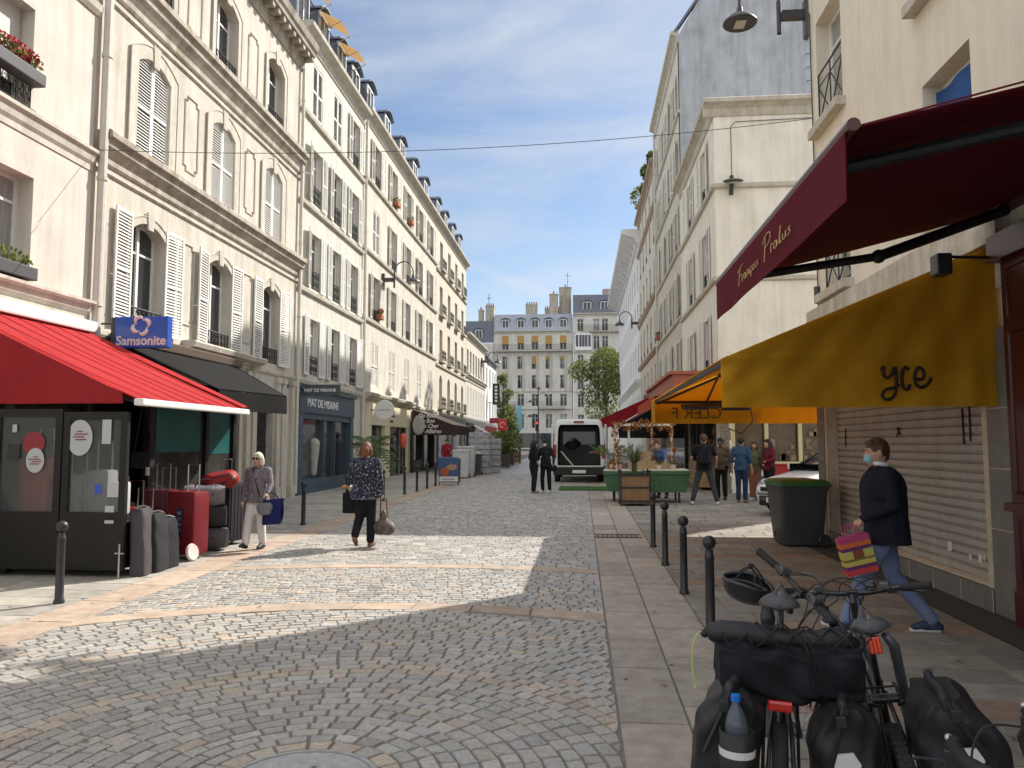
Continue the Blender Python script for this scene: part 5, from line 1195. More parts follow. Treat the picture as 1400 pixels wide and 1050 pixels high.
# ---------------------------------------------------------------- pavement sign, pale bins
t = thing('pavement_sign', 'blue A-shaped pavement sign with a food picture', 'sign', (-4.95, 28.6, gz(28.6)))
MB().rbox(-.38, .38, -.03, .03, .12, 1.05, .01, Matrix.Rotation(R_(8), 4, 'X')).build('front_panel', mat('sign panel blue', (.07, .12, .24), .4), t)
MB().rbox(-.38, .38, .24, .29, .12, 1.03, .01, Matrix.Rotation(R_(-8), 4, 'X')).build('back_panel', dark_metal, t)
M = Matrix.Rotation(R_(8), 4, 'X')
MB().lathe([(.001, 0), (.16, 0), (.16, .005), (.001, .005)], 20, M @ Matrix.Translation((-.15, -.032, .5)) @ Matrix.Rotation(R_(90), 4, 'X')).build('picture_disc', mat('orange disc', (.55, .13, .04), .5, .4, 14), t)
MB().lathe([(.001, 0), (.2, 0), (.2, .005), (.001, .005)], 20, M @ Matrix.Translation((.13, -.032, .68)) @ Matrix.Rotation(R_(90), 4, 'X') @ Matrix.Diagonal((1, .6, 1, 1))).build('picture_plate', mat('plate food', (.5, .3, .2), .5, .6, 18), t)
MB().box(-.35, .35, -.036, -.031, .14, .33, M).build('caption_panel', white_paint, t)
m = MB(); [m.box(-.22 + i * .065, -.18 + i * .065, -.0395, -.0365, .2, .26, M) for i in range(7)]; m.build('lettering', mat('sign ink', (.2, .22, .3), .6), t)
m = MB(); [m.tube([M @ Vector((x, 0, .14)), M @ Vector((x, 0, 0))], .02, 6) for x in (-.36, .36)]; parts(m, 'leg', dark_metal, t)
pale = mat('pale plastic', (.55, .56, .57), .45, .1, 5)
BN = [(-5.25, 33.6, .72, 1.15, 0, 'pale grey bin just beyond the blue pavement sign'), (-5.2, 34.7, .75, 1.3, 0, 'second pale bin behind the first, with a white lid'), (-5.0, 36.2, .6, 1.0, 1, 'small dark-sided bin between the pale ones'), (-4.95, 37.4, 1.0, 2.0, 2, 'tall stack of wrapped grey crates beside the pale bins'), (-4.55, 39.0, .9, 1.7, 2, 'lower stack of wrapped grey crates at the right of the tall one')]
for x, y, w_, h, k, lab in BN:
    t = thing('bin' if k < 2 else 'crate_stack', lab, 'bin' if k < 2 else 'crates', (x, y, gz(y)))
    if k < 2:
        m = MB(); m.prism([(-w_ * .42, .06), (w_ * .42, .06), (w_ * .5, h), (-w_ * .5, h)], 'y', -w_ * .45, w_ * .45); m.build('body', pale if k == 0 else dark_metal, t); MB().rbox(-w_ * .53, w_ * .53, -w_ * .5, w_ * .5, h, h + .09, .03).build('lid', pale, t); [MB().lathe([(.001, -.03), (.1, -.03), (.1, .03), (.001, .03)], 12, Matrix.Translation((s_ * w_ * .44, .2, .1)) @ Matrix.Rotation(R_(90), 4, 'Y')).build('wheel', black_metal, t) for s_ in (-1, 1)]
    else:
        n = int(h / .28); rnd = random.Random(int(y))
        for i in range(n): d = rnd.uniform(-.05, .05); MB().rbox(-w_ / 2 + d, w_ / 2 + d, -.4, .4, .05 + i * h / n, (i + 1) * h / n + .02, .03).build('crate', mat('wrapped grey', (.40, .41, .43), .4, .5, 5, .3, 12), t)
# ---------------------------------------------------------------- wheelie bin
t = thing('wheelie_bin', 'dark grey wheelie bin with a green lid near the roller shutter', 'bin', (3.53, 13.15, gz(13.15)), R_(-86)); binm = mat('bin grey', (.055, .062, .066), .5, .15, 4, .05, 40)
m = MB()
def ring(z, hx, hy, r=.06): return [(sx * (hx - r) + r * math.cos(a), sy * (hy - r) + r * math.sin(a), z) for sx, sy, a0 in ((1, 1, 0), (-1, 1, 90), (-1, -1, 180), (1, -1, 270)) for a in [R_(a0 + k * 30) for k in range(4)]]
def loft(mb, rings, cap=True):
    n = len(rings[0]); V = [p for r in rings for p in r]; F = [(i * n + k, i * n + (k + 1) % n, (i + 1) * n + (k + 1) % n, (i + 1) * n + k) for i in range(len(rings) - 1) for k in range(n)]
    if cap: F += [tuple(range(n))[::-1], tuple((len(rings) - 1) * n + k for k in range(n))]
    mb.add(V, F); return mb
loft(m, [ring(.03, .29, .3), ring(.1, .31, .32), ring(.9, .385, .38), ring(.9, .40, .395), ring(.97, .41, .40), ring(.97, .39, .38)]); smooth_angle(m.build('body', binm, t), 30)
m = MB(); loft(m, [ring(.975, .42, .42), ring(1.03, .42, .42), ring(1.07, .36, .36), ring(1.09, .2, .2)]); smooth_angle(m.build('lid', mat('lid green', (.03, .15, .04), .42, .1, 5), t), 40)
m = MB(); m.tube([(-.3, .45, .98), (.3, .45, .98)], .02, 8); m.build('handle', binm, t)
for s_ in (-1, 1): MB().lathe([(.001, -.03), (.09, -.032), (.105, -.02), (.105, .02), (.09, .032), (.001, .03)], 18, Matrix.Translation((s_ * .36, .3, .105)) @ Matrix.Rotation(R_(90), 4, 'Y')).build('wheel', black_metal, t)
m = MB(); m.tube(arc_pts((.25, -.40, .12), .17, .2, PI - .2, 10, ((1, 0, 0), (0, 0, 1))), .012, 5); m.build('wheel_arch', binm, t)
# ---------------------------------------------------------------- luggage shop
t = thing('luggage_shop', 'dark glazed luggage shop front projecting onto the left pavement under the red awning', 'shop', (-8.7, 9.3, 0)); q = rel(t)
fr = mat('dark bronze frame', (.011, .010, .0095), .5, .2, 6, spec=.3)
def screen(x0, x1, y, zs, z1):
    m = MB(); w_ = .09
    m.box(x0, x0 + w_, y - .03, y + .03, zs, z1); m.box(x1 - w_, x1, y - .03, y + .03, zs, z1); m.box(x0 + w_, x1 - w_, y - .03, y + .03, z1 - .1, z1); m.box(x0 + w_, x1 - w_, y - .025, y + .025, zs, zs + .62); m.box(x0 + w_, x1 - w_, y - .029, y + .029, zs + .62, zs + .72)
    o = m.build('glazed_screen', fr, t); clear = mat('clear glass', (.10, .12, .12), .03, trans=.0, alpha=.3, spec=.6)
    MB().box(x0 + w_, x1 - w_, y - .006, y + .006, zs + .72, z1 - .1).build('pane', clear, o); return o
zs = .17
X0 = -8.7; dxl = 8.7
a = screen(q((-7.55, 0, 0))[0], q((-6.62, 0, 0))[0], .02, zs, 2.2); a2 = screen(q((-6.6, 0, 0))[0], q((-5.74, 0, 0))[0], .02, zs, 2.16); a3 = screen(q((-8.65, 0, 0))[0], q((-7.57, 0, 0))[0], .02, zs, 2.2)
m = MB(); m.tube([q((-5.78, 9.28, .05)), q((-5.78, 9.28, .5))], .015, 6); m.tube([q((-5.84, 9.28, .38)), q((-5.72, 9.28, .38))], .012, 6); m.build('bolt', steel, t)
def disc(p, r, m, nm, s_=(1, 1)): return MB().lathe([(.001, 0), (r, 0), (r, .004), (.001, .004)], 22, Matrix.Translation(p) @ Matrix.Rotation(R_(90), 4, 'X') @ Matrix.Diagonal((s_[0], s_[1], 1, 1))).build(nm, m, t)
stk = mat('sticker white', (.42, .44, .44), .5); stk_r = mat('sticker red', (.24, .02, .03), .5)
disc(q((-6.38, 9.3, 1.83)), .2, stk, 'sticker', (.85, 1.15)); disc(q((-7.0, 9.3, 1.76)), .15, stk_r, 'sticker'); disc(q((-6.97, 9.294, 1.54)), .145, stk, 'sticker', (.85, 1.1))
for k, (e0, e1) in enumerate(((.03, .02), (0, .05), (.02, 0), (.05, .07))): MB().box(*[v for p in zip(q((-6.47 + e0, 9.288, 1.80 + k * .035)), q((-6.27 - e1, 9.293, 1.812 + k * .035))) for v in p]).build('sticker_text', stk_r, t); MB().box(*[v for p in zip(q((-7.06 + e1, 9.282, 1.49 + k * .03)), q((-6.88 - e0, 9.287, 1.501 + k * .03))) for v in p]).build('sticker_text', stk_r, t)
for x, z, w_, h, mm in ((-5.98, 1.08, .15, .18, stk), (-6.0, .75, .12, .22, stk), (-6.15, 1.12, .08, .12, mat('sticker blue', (.03, .08, .45), .5)), (-6.08, 1.75, .12, .35, stk), (-7.35, 1.55, .16, .2, iron), (-7.3, 1.9, .06, .1, stk)): MB().box(*[v for p in zip(q((x, 9.292, z)), q((x + w_, 9.297, z + h))) for v in p]).build('notice', mm, t)
# street-side glazing behind the goods, posts and roof of the shop
m = MB()
for y in (9.4, 10.9, 12.6, 14.6, 15.8): m.box(*[v for p in zip(q((-7.5, y, .1)), q((-7.38, y + .12, 2.6))) for v in p])
m.box(*[v for p in zip(q((-7.5, 9.4, 2.45)), q((-7.36, 15.9, 2.75))) for v in p]); m.box(*[v for p in zip(q((-7.5, 12.72, .1)), q((-7.37, 15.8, .75))) for v in p]); m.build('shop_frame', fr, t)
m = MB(); m.box(*[v for p in zip(q((-7.47, 12.72, .75)), q((-7.45, 15.8, 2.45))) for v in p]); m.build('pane', mat('shop pane dim', (.05, .045, .04), .06, .5, 1.5, spec=.7), t)
m = MB(); m.box(*[v for p in zip(q((-7.445, 12.9, 1.6)), q((-7.44, 14.5, 2.4))) for v in p]); m.box(*[v for p in zip(q((-7.445, 14.75, 1.55)), q((-7.44, 15.75, 2.4))) for v in p]); parts(m, 'teal_display', mat('teal poster', (.018, .10, .095), .3, .3, 2), t)
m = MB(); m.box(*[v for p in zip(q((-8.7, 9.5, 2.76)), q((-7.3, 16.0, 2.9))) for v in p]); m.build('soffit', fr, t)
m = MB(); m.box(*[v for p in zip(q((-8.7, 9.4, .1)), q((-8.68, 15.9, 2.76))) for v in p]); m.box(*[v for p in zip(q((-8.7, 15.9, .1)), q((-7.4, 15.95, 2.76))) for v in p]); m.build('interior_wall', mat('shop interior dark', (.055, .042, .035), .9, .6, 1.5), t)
# ---- luggage
def suitcase(label, loc, rotz, sz, m, group=None, handle=True, soft=False, wheels=True, name='suitcase', b=.04):
    t = thing(name, label, 'suitcase', loc, rotz, group); w_, d, h = sz
    mb = MB(); mb.rbox(-w_ / 2, w_ / 2, -d / 2, d / 2, .06, h, b); o = mb.build('body', m, t); smooth_angle(o, 30)
    if soft: bake(o, [('SUBSURF', dict(levels=2)), ]); 
    r = MB(); [r.box(-w_ / 2 + .05 + i * (w_ - .1) / 5, -w_ / 2 + .075 + i * (w_ - .1) / 5, -d / 2 - .006, d / 2 + .006, .12, h - .06) for i in range(6)] if not soft else r.tube([(-w_ / 2 + .02, -d / 2 - .003, .12), (-w_ / 2 + .02, -d / 2 - .003, h - .1), (w_ / 2 - .02, -d / 2 - .003, h - .1), (w_ / 2 - .02, -d / 2 - .003, .12)], .008, 5)
    r.build('ribs' if not soft else 'zip', m if not soft else iron, t)
    if handle:
        hb = MB(); hb.tube([(-.1, d * .3, h), (-.1, d * .3, h + .38), (.1, d * .3, h + .38), (.1, d * .3, h)], .011, 6); hb.build('handle', steel, t)
    if wheels:
        for sx in (-1, 1): MB().lathe([(.001, -.015), (.035, -.015), (.035, .015), (.001, .015)], 12, Matrix.Translation((sx * (w_ / 2 - .06), d / 2 - .05, .035)) @ Matrix.Rotation(R_(90), 4, 'Y')).build('wheel', black_metal, t)
    return t
gcase = [fabric('garment grey %d' % i, c) for i, c in enumerate(((.075, .066, .072), (.032, .031, .034), (.024, .025, .029)))]
def slump(label, loc, rotz, m, h=.95):
    t = thing('garment_bag', label, 'bag', loc, rotz, 'garment bags by the glazed screen'); mb = MB(); n = 16
    def f(u, v):
        a = 2 * PI * u; k = 1 if v < .9 else 1 - (v - .9) * 2.2; sx = .19 * (1 + .012 * math.sin(v * 9)) * k; sy = .10 * (1 + .05 * math.sin(v * 5 + 1)) * k; c, s_ = math.cos(a), math.sin(a); p = .38
        return (sx * math.copysign(abs(c) ** p, c), sy * math.copysign(abs(s_) ** p, s_) + .04 * v * v + .008 * math.sin(13 * v + 3 * a) * v, .01 + h * v + .012 * math.sin(a * 3) * v)
    mb.grid(f, 28, 16); mb.face([f(i / 28, 1) for i in range(28)]); mb.build('body', m, t, smooth=True); mb = MB(); mb.tube([(-.2, .02, h), (-.1, .05, h + .03), (.1, .05, h + .03), (.2, .02, h)], .012, 5); mb.build('strap', iron, t)
for k, (x, y) in enumerate(((-5.66, 9.6), (-5.62, 9.86), (-5.63, 10.12))): slump(['mauve-grey garment bag standing next to the shop screen', 'charcoal garment bag between the mauve one and the darkest one', 'darkest garment bag, nearest the red trolley case'][k], (x, y, gz(y)), R_(100 - 6 * k), gcase[k], (.84, .75, .66)[k])
t = suitcase('glossy dark red trolley suitcase with white-rimmed wheels', (-5.78, 10.95, gz(11)), R_(-12), (.5, .34, .98), mat('burgundy fabric', (.16, .008, .014), .45, .2, 6), soft=False, wheels=False, b=.06)
MB().box(-.06, .06, -.182, -.177, .35, .75).build('label_panel', iron, t); [MB().box(-.035, .035, -.188, -.183, .4 + k * .08, .45 + k * .08).build('label_mark', steel, t) for k in range(4)]
for sx in (-.2, .26):
    M = Matrix.Translation((sx, -.2, .12)) @ Matrix.Rotation(R_(80), 4, 'Y'); w = MB().lathe([(.06, -.02), (.11, -.025), (.125, 0), (.11, .025), (.06, .02)], 22, M).build('wheel', mat('tyre white', (.62, .55, .52), .5), t); MB().lathe([(.001, -.015), (.062, -.015), (.062, .015), (.001, .015)], 14, M).build('rim', mat('wheel red', (.4, .03, .03), .4), w)
m = MB(); m.tube([(-.2, -.2, .12), (-.22, -.3, .02), (.0, -.3, .03), (.05, -.2, .25)], .014, 6); m.build('stand', mat('wheel red', (.4, .03, .03), .4), t)
def duffel(label, loc, rotz, m, L=.62, r=.19, name='duffel_bag', endm=None, group=None):
    t = thing(name, label, 'bag', loc, rotz, group); mb = MB(); n = 22
    def f(u, v):
        a = 2 * PI * u; x = (v - .5) * L; k = 1 - .13 * abs(2 * v - 1) ** 4; c, s_ = math.cos(a), math.sin(a); p = .75
        return (x, r * k * math.copysign(abs(c) ** p, c) * 1.05 + .008 * math.sin(a * 5 + v * 13), r + r * .92 * k * math.copysign(abs(s_) ** p, s_) + .008 * math.sin(a * 4 + v * 9))
    mb.grid(f, n, 14); mb.cur = 1
    for v in (0, 1): mb.face([f(i / n, v) for i in range(n)])
    mb.build('body', [m, endm or m], t, smooth=True); s_ = MB()
    for x in (-L * .2, L * .2): s_.tube([(x + (.0), r * 1.03 * math.cos(a), r + r * .97 * math.sin(a)) for a in [i * PI / 10 for i in range(11)]], .013, 5)
    s_.tube([(-L * .2, 0, 2 * r * .98), (-L * .1, -.02, 2 * r + .06), (L * .1, -.02, 2 * r + .06), (L * .2, 0, 2 * r * .98)], .015, 5); s_.tube([(-L * .45, 0, 2 * r * .95), (0, 0, 2 * r * .975), (L * .45, 0, 2 * r * .95)], .007, 4); s_.build('straps', iron, t); return t
gd = fabric('holdall grey', (.20, .185, .20)); gk = fabric('holdall black', (.018, .017, .02)); gmid = fabric('holdall mid', (.11, .105, .115))
for k, (z, mm) in enumerate(((0, gmid), (.37, fabric('holdall dark', (.045, .045, .05))), (.72, gd))): duffel(['grey holdall at the bottom of the pile of three', 'dark holdall in the middle of the pile', 'pale grey holdall on top of the pile'][k], (-5.86 - .03 * k, 11.72, gz(11.7) + z * .93), R_(14 + 6 * k), mm, .6, .185, endm=gk, group='piled holdalls')
t = thing('backpack', 'red backpack lying on top of the piled holdalls', 'backpack', (-5.78, 11.95, gz(12) + .93), R_(25)); mb = MB(); [mb.cap(p, q_, a_, b__, 14) for p, q_, a_, b__ in (((-.14, 0, .12), (.14, .03, .17), .15, .15), ((-.1, -.08, .12), (.12, -.06, .2), .12, .1))]; organic(mb, 'body', fabric('red nylon', (.30, .03, .028), .6), t, .018, 8); m = MB(); m.tube([(-.22, -.1, .15), (-.05, -.2, .22), (.15, -.17, .25)], .012, 5); m.tube([(-.15, -.16, .08), (.1, -.19, .12)], .01, 5); m.build('zip', iron, t); disc2 = MB().ball((.2, -.13, .2), .03, 8).build('badge', stk, t)
t = suitcase('tall dark grey fabric suitcase at the far end of the goods', (-5.82, 12.45, gz(12.4)), R_(75), (.5, .34, 1.02), fabric('dark trunk', (.03, .027, .033)), soft=False, b=.05); 
# row of cases behind, with raised handles
cases = [((-6.35, 9.9), (.42, .26, .68), (.05, .05, .055), 'black hard case with a raised handle behind the garment bags'), ((-6.75, 10.3), (.4, .25, .8), (.45, .38, .02), 'bright yellow case deep in the shop entrance'), ((-6.2, 10.5), (.42, .26, .66), (.02, .09, .42), 'bright blue hard case behind the darkest garment bag'), ((-6.5, 10.75), (.4, .26, .75), (.40, .04, .03), 'red hard case behind the blue one'), ((-6.35, 11.2), (.44, .28, .98), (.10, .012, .03), 'wine red upright case behind the trolley suitcase'), ((-6.9, 11.0), (.42, .26, .8), (.3, .3, .31), 'silver case at the back of the entrance'), ((-6.55, 11.75), (.42, .26, .9), (.06, .02, .03), 'dark plum case with a raised handle near the piled holdalls')]
for (x, y), sz, c, lab in cases: suitcase(lab, (x, y, gz(y)), R_(random.uniform(-15, 25)), sz, mat('case %.2f%.2f' % (c[0], c[1]), c, .35, .1, 5, spec=.5), 'cases with raised handles')
for (x, y), sz, c, lab in (((-7.22, 9.75), (.46, .28, .82), (.48, .07, .06), 'coral hard suitcase in the shop window at the left'), ((-6.72, 9.75), (.36, .24, .6), (.42, .43, .43), 'silver suitcase in the window right of the coral one'), ((-6.35, 9.72), (.36, .24, .66), (.4, .4, .4), 'grey suitcase with raised handle behind the right pane'), ((-6.2, 9.82), (.3, .24, .5), (.5, .5, .5), 'pale suitcase at the lower right of the right pane')): suitcase(lab, (x, y, .75), R_(random.uniform(-8, 8)), sz, mat('case %.2f%.2f' % (c[0], c[1]), c, .35, .1, 5, spec=.5), 'suitcases in the window')
t = thing('window_plinth', 'low dark display plinth behind the shop screens', 'plinth', (-6.9, 9.75, .17)); MB().rbox(-.9, 1.1, -.32, .3, 0, .58, .01).build('box', fr, t)
t = thing('shoulder_bag', 'black shoulder bag with a white tag hanging in the shop entrance', 'bag', (-6.3, 10.6, 1.5)); mb = MB(); mb.rbox(-.15, .15, -.07, .07, -.1, .14, .03).build('body', gk, t); m = MB(); m.tube([(-.14, 0, .12), (-.03, 0, .8), (.03, 0, .8), (.14, 0, .12)], .012, 5); m.build('strap', gk, t); MB().box(.1, .15, -.085, -.08, -.2, -.08).build('tag', stk, t)
# ================================================================ VEHICLES AND STALL
car_white = mat('car paint white', (.74, .75, .76), .18, .03, 3, spec=.5, coat=.6); black_pl = mat('black plastic', (.018, .018, .019), .55, spec=.4)
chrome = mat('chrome', (.7, .7, .72), .12, metal=1.0); tyre_m = mat('tyre rubber', (.02, .02, .02), .8, .2, 20)
lamp_red = mat('tail lamp', (.30, .008, .01), .2, spec=.6, coat=.4); lamp_clear = mat('head lamp', (.45, .48, .5), .08, .3, 8, spec=.7)
def wheel(parent, c, r, w_, axis='X'):
    M = Matrix.Translation(c) @ (Matrix.Rotation(R_(90), 4, 'Y') if axis == 'X' else Matrix())
    o = MB().lathe([(r * .66, -w_ / 2), (r * .93, -w_ / 2), (r, -w_ * .3), (r, w_ * .3), (r * .93, w_ / 2), (r * .66, w_ / 2)], 28, M, caps=False).build('wheel', tyre_m, parent, smooth=True)
    m = MB(); m.lathe([(.02, -w_ * .42), (r * .66, -w_ * .46), (r * .67, 0), (r * .66, w_ * .46), (.02, w_ * .42)], 22, M); m.build('rim', mat('alloy', (.3, .3, .31), .35, metal=.7), o, smooth=False); return o
# van: root at its rear, nose towards +Y
t = thing('van', 'white panel van seen from behind with its rear doors open and a dark load space', 'van', (-.1, 30.5, gz(30.5)))
def vsec(y, w_, zt, zb=.42, r=.16): # rounded van section
    return [(-w_, y, zb), (-w_ - .015, y, 1.0), (-w_, y, 1.4), (-w_ + .05, y, zt - .35), (-w_ + .1, y, zt - .1), (-w_ + .22, y, zt), (w_ - .22, y, zt), (w_ - .1, y, zt - .1), (w_ - .05, y, zt - .35), (w_, y, 1.4), (w_ + .015, y, 1.0), (w_, y, zb)]
m = MB(); loft(m, [vsec(.0, .98, 2.42), vsec(.08, 1.0, 2.5), vsec(2.6, 1.01, 2.52), vsec(3.9, 1.0, 2.45), vsec(4.5, .96, 1.75), vsec(5.3, .88, 1.15), vsec(5.5, .8, 1.0)], cap=False)
m.face(vsec(5.5, .8, 1.0))
# rear frame round the opening
S = vsec(0, .98, 2.42); I = [(-.84, 0, .66), (-.85, 0, 1.0), (-.85, 0, 1.4), (-.82, 0, 2.05), (-.79, 0, 2.2), (-.72, 0, 2.28), (.72, 0, 2.28), (.79, 0, 2.2), (.82, 0, 2.05), (.85, 0, 1.4), (.85, 0, 1.0), (.84, 0, .66)]
for i in range(11): m.face([S[i], S[i + 1], I[i + 1], I[i]])
m.face([S[0], I[0], I[11], S[11]])
smooth_angle(weld(m.build('body', car_white, t)), 50)
m = MB(); m.add([(p[0], y, p[2]) for y in (0.005, 3.0) for p in I], [(i, i + 1, 13 + i, 12 + i) for i in range(11)] + [(11, 0, 12, 23)]); m.build('load_space', mat('load space grey', (.09, .092, .095), .7, .3, 3), t)
m = MB(); m.box(-.85, .85, 2.98, 3.02, .66, 2.3); m.build('bulkhead', mat('bulkhead grey', (.22, .23, .23), .6, .1, 3), t)
MB().box(-.7, .7, 2.965, 2.978, 1.5, 2.05).build('bulkhead_window', glass_dark, t)
m = MB(); m.rbox(-1.02, 1.02, -.14, .12, .3, .62, .05); m.build('bumper', black_pl, t)
m = MB(); m.rbox(-.26, .26, -.152, -.138, .38, .5, .005); m.build('number_plate', white_paint, t)
for s_ in (-1, 1):
    m = MB(); m.rbox(s_ * .96 - .07, s_ * .96 + .07, -.04, .05, .95, 1.5, .02); m.build('tail_light', lamp_red, t)
    m = MB(); m.rbox(s_ * 1.06 - .03, s_ * 1.06 + .03, .1, 1.0, .62, 2.3, .02); m.build('rear_door', car_white, t)
    wheel(t, (s_ * .88, .95, .35), .35, .22); wheel(t, (s_ * .88, 4.5, .35), .35, .22)
    m = MB(); m.box(s_ * .99 - .04, s_ * .99 + .04, -.02, .02, .62, .66); m.build('hinge', black_pl, t)
MB().rbox(-.2, .2, -.05, .03, 2.35, 2.43, .015).build('brake_light', lamp_red, t)
m = MB(); m.box(-.86, .86, -.03, .06, .62, .67); m.build('door_sill', white_al, t)
props(MB().rbox(-.03, .03, -.45, .45, 0, .05, .01, Matrix.Translation((-.55, 31.0, 1.1)) @ Matrix.Rotation(R_(50), 4, 'Y') @ Matrix.Rotation(R_(90), 4, 'Z')).build('ramp', white_al), 'white folded ramp lying at an angle inside the open van', 'ramp')
t = thing('tool_bag', 'round black bag inside the open van', 'bag', (-.35, 31.6, 1.55)); mb = MB(); mb.cap((-.15, 0, .15), (.2, .1, .2), .17, .14); mb.cap((0, 0, .1), (.1, 0, .3), .16, .12); organic(mb, 'body', gk, t, .03, 5); m = MB(); m.tube(arc_pts((0, 0, .3), .14, 0, PI, 8, ((1, 0, 0), (0, 0, 1))), .014, 5); m.build('handle', gk, t)
t = thing('crate', 'dark equipment crate with a red lid at the right inside the van', 'crate', (.5, 31.5, .95)); MB().rbox(-.25, .25, -.3, .3, -.05, .4, .02).build('box', black_pl, t); MB().rbox(-.2, .2, -.2, .2, .4, .5, .02).build('lid', lamp_red, t)
props(MB().box(-.78, .9, 25.9, 28.0, gz(26.9) - .004, gz(26.9) + .028).build('grass_mat', mat('artificial grass', (.045, .13, .02), .95, .35, 40, .8, 160)), 'strip of green artificial grass on the road behind the van', 'mat')
# hatchback
t = thing('parked_car', 'white hatchback nosing out of the lane behind the wheelie bin', 'car', (4.32, 17.75, gz(17.7)), R_(121))
def csec(y, w_, zb, zm, zt, wt): return [(-w_ * .92, -y, zb), (-w_, -y, zb + .2), (-w_, -y, zm - .1), (-w_ * .95, -y, zm), (-wt, -y, zt - .03), (-wt * .8, -y, zt), (wt * .8, -y, zt), (wt, -y, zt - .03), (w_ * .95, -y, zm), (w_, -y, zm - .1), (w_, -y, zb + .2), (w_ * .92, -y, zb)]
m = MB(); loft(m, [csec(.0, .52, .3, .55, .62, .4), csec(.05, .68, .24, .62, .7, .5), csec(.22, .8, .22, .72, .80, .6), csec(.5, .86, .2, .80, .88, .66), csec(1.15, .87, .2, .9, .99, .7), csec(1.25, .87, .2, .92, 1.0, .7), csec(3.4, .87, .2, .95, 1.02, .72), csec(4.0, .82, .25, .92, .98, .66)]); bo = m.build('body', car_white, t); smooth_angle(bo, 45)
m = MB(); loft(m, [csec(1.2, .76, .95, 1.0, 1.02, .7), csec(2.05, .72, .95, 1.15, 1.46, .5), csec(3.2, .71, .95, 1.15, 1.47, .5), csec(3.95, .66, .95, 1.05, 1.1, .5)]); smooth_angle(m.build('cabin', glass_dark, t), 35)
m = MB(); loft(m, [csec(2.0, .6, 1.38, 1.42, 1.475, .5), csec(2.4, .6, 1.4, 1.45, 1.505, .52), csec(3.3, .58, 1.38, 1.44, 1.49, .5)]); m.build('roof', car_white, t, smooth=False)
m = MB()
for s_ in (-1, 1): m.tube([(s_ * .73, -1.2, 1.0), (s_ * .53, -2.05, 1.46)], .028, 6); m.tube([(s_ * .73, -2.6, 1.0), (s_ * .54, -2.6, 1.46)], .03, 6)
m.build('pillar', black_pl, t)
for s_ in (-1, 1):
    m = MB(); m.grid(lambda u, v: (s_ * (.46 + .36 * u), -.075 - .42 * u * u + .02 * v - .012, .60 + .14 * v + .07 * u), 8, 3); m.grid(lambda u, v: (s_ * (.46 + .36 * u), -.06 - .42 * u * u, .60 + .14 * v + .07 * u), 8, 3); m.build('headlight', lamp_clear, t, smooth=True)
    m = MB(); m.grid(lambda u, v: (s_ * (.5 + .3 * u), -.07 - .42 * u * u - .02, .595 + .03 * v + .07 * u), 8, 1); m.build('light_strip', black_pl, t)
    wheel(t, (s_ * .76, -.78, .31), .31, .19); wheel(t, (s_ * .76, -3.2, .31), .31, .19)
    m = MB(); m.rbox(s_ * .93 - .1, s_ * .93 + .1, -1.5, -1.4, 1.0, 1.14, .03); m.build('mirror', car_white, t)
    m = MB(); m.rbox(s_ * .6 - .12, s_ * .6 + .12, -.13, -.05, .32, .42, .02); m.build('fog_light', black_pl, t)
m = MB(); m.rbox(-.46, .46, -.03, .03, .55, .64, .01); m.build('upper_grille', black_pl, t); MB().lathe([(.001, 0), (.07, 0), (.07, .02), (.001, .02)], 4, Matrix.Translation((0, .05, .62)) @ Matrix.Rotation(R_(-90), 4, 'X')).build('badge', chrome, t)
m = MB(); m.rbox(-.5, .5, -.03, .035, .22, .44, .02); m.build('lower_grille', black_pl, t); m = MB(); [m.box(-.48, .48, .036, .042, .39 - k * .035, .395 - k * .035) for k in range(2)]; m.build('grille_slats', chrome, t)
MB().rbox(-.26, .26, .035, .05, .30, .41, .004).build('number_plate', white_paint, t)
text('EX 204 KD', .085, iron, t, 'plate_lettering', loc=(.2, .052, .325), rot=(PI / 2, 0, PI), xs=.92)
m = MB(); m.tube([(-.45, -1.15, 1.01), (.1, -1.3, 1.06)], .012, 5); m.tube([(.05, -1.15, 1.01), (.55, -1.3, 1.06)], .012, 5); m.build('wiper', black_pl, t)
# ---- flower and produce stall
gp = mat('stall green', (.06, .15, .07), .5, .2, 6); wood_w = mat('white frame paint', (.70, .64, .54), .6, .1, 8)
def table(label, loc, w_, d, h):
    t = thing('stall_table', label, 'stall', loc, group='green stall troughs'); m = MB()
    m.prism([(-w_ / 2 + .12, .28), (w_ / 2 - .12, .28), (w_ / 2 - .02, h - .1), (-w_ / 2 + .02, h - .1)], 'y', -d / 2, d / 2); n = int(w_ / .16)
    for i in range(n): x = -w_ / 2 + .14 + (w_ - .28) * i / (n - 1); m.box(x - .012, x + .012, -d / 2 - .012, -d / 2 - .001, .3, h - .12)
    m.rbox(-w_ / 2, w_ / 2, -d / 2 - .04, d / 2 + .04, h - .1, h, .01); m.build('trough', gp, t)
    MB().box(-w_ / 2 + .03, w_ / 2 - .03, -d / 2, d / 2, h + .001, h + .03).build('top_board', wood_w, t)
    for sx in (-1, 1):
        for sy in (-1, 1): c = MB(); c.lathe([(.001, -.02), (.07, -.02), (.07, .02), (.001, .02)], 12, Matrix.Translation((sx * (w_ / 2 - .3), sy * (d / 2 - .1), .07)) @ Matrix.Rotation(R_(90), 4, 'Y')); c.tube([(sx * (w_ / 2 - .3), sy * (d / 2 - .1), .1), (sx * (w_ / 2 - .3), sy * (d / 2 - .1), .28)], .03, 6); c.build('castor', black_pl, t)
    return t
table('green trough table of the stall, left part behind the wooden planter', (1.15, 21.9, gz(21.9)), 1.1, .9, .84); table('green trough table of the stall, right part beside the man with the backpack', (2.3, 21.7, gz(21.7)), 1.25, 1.0, .86)
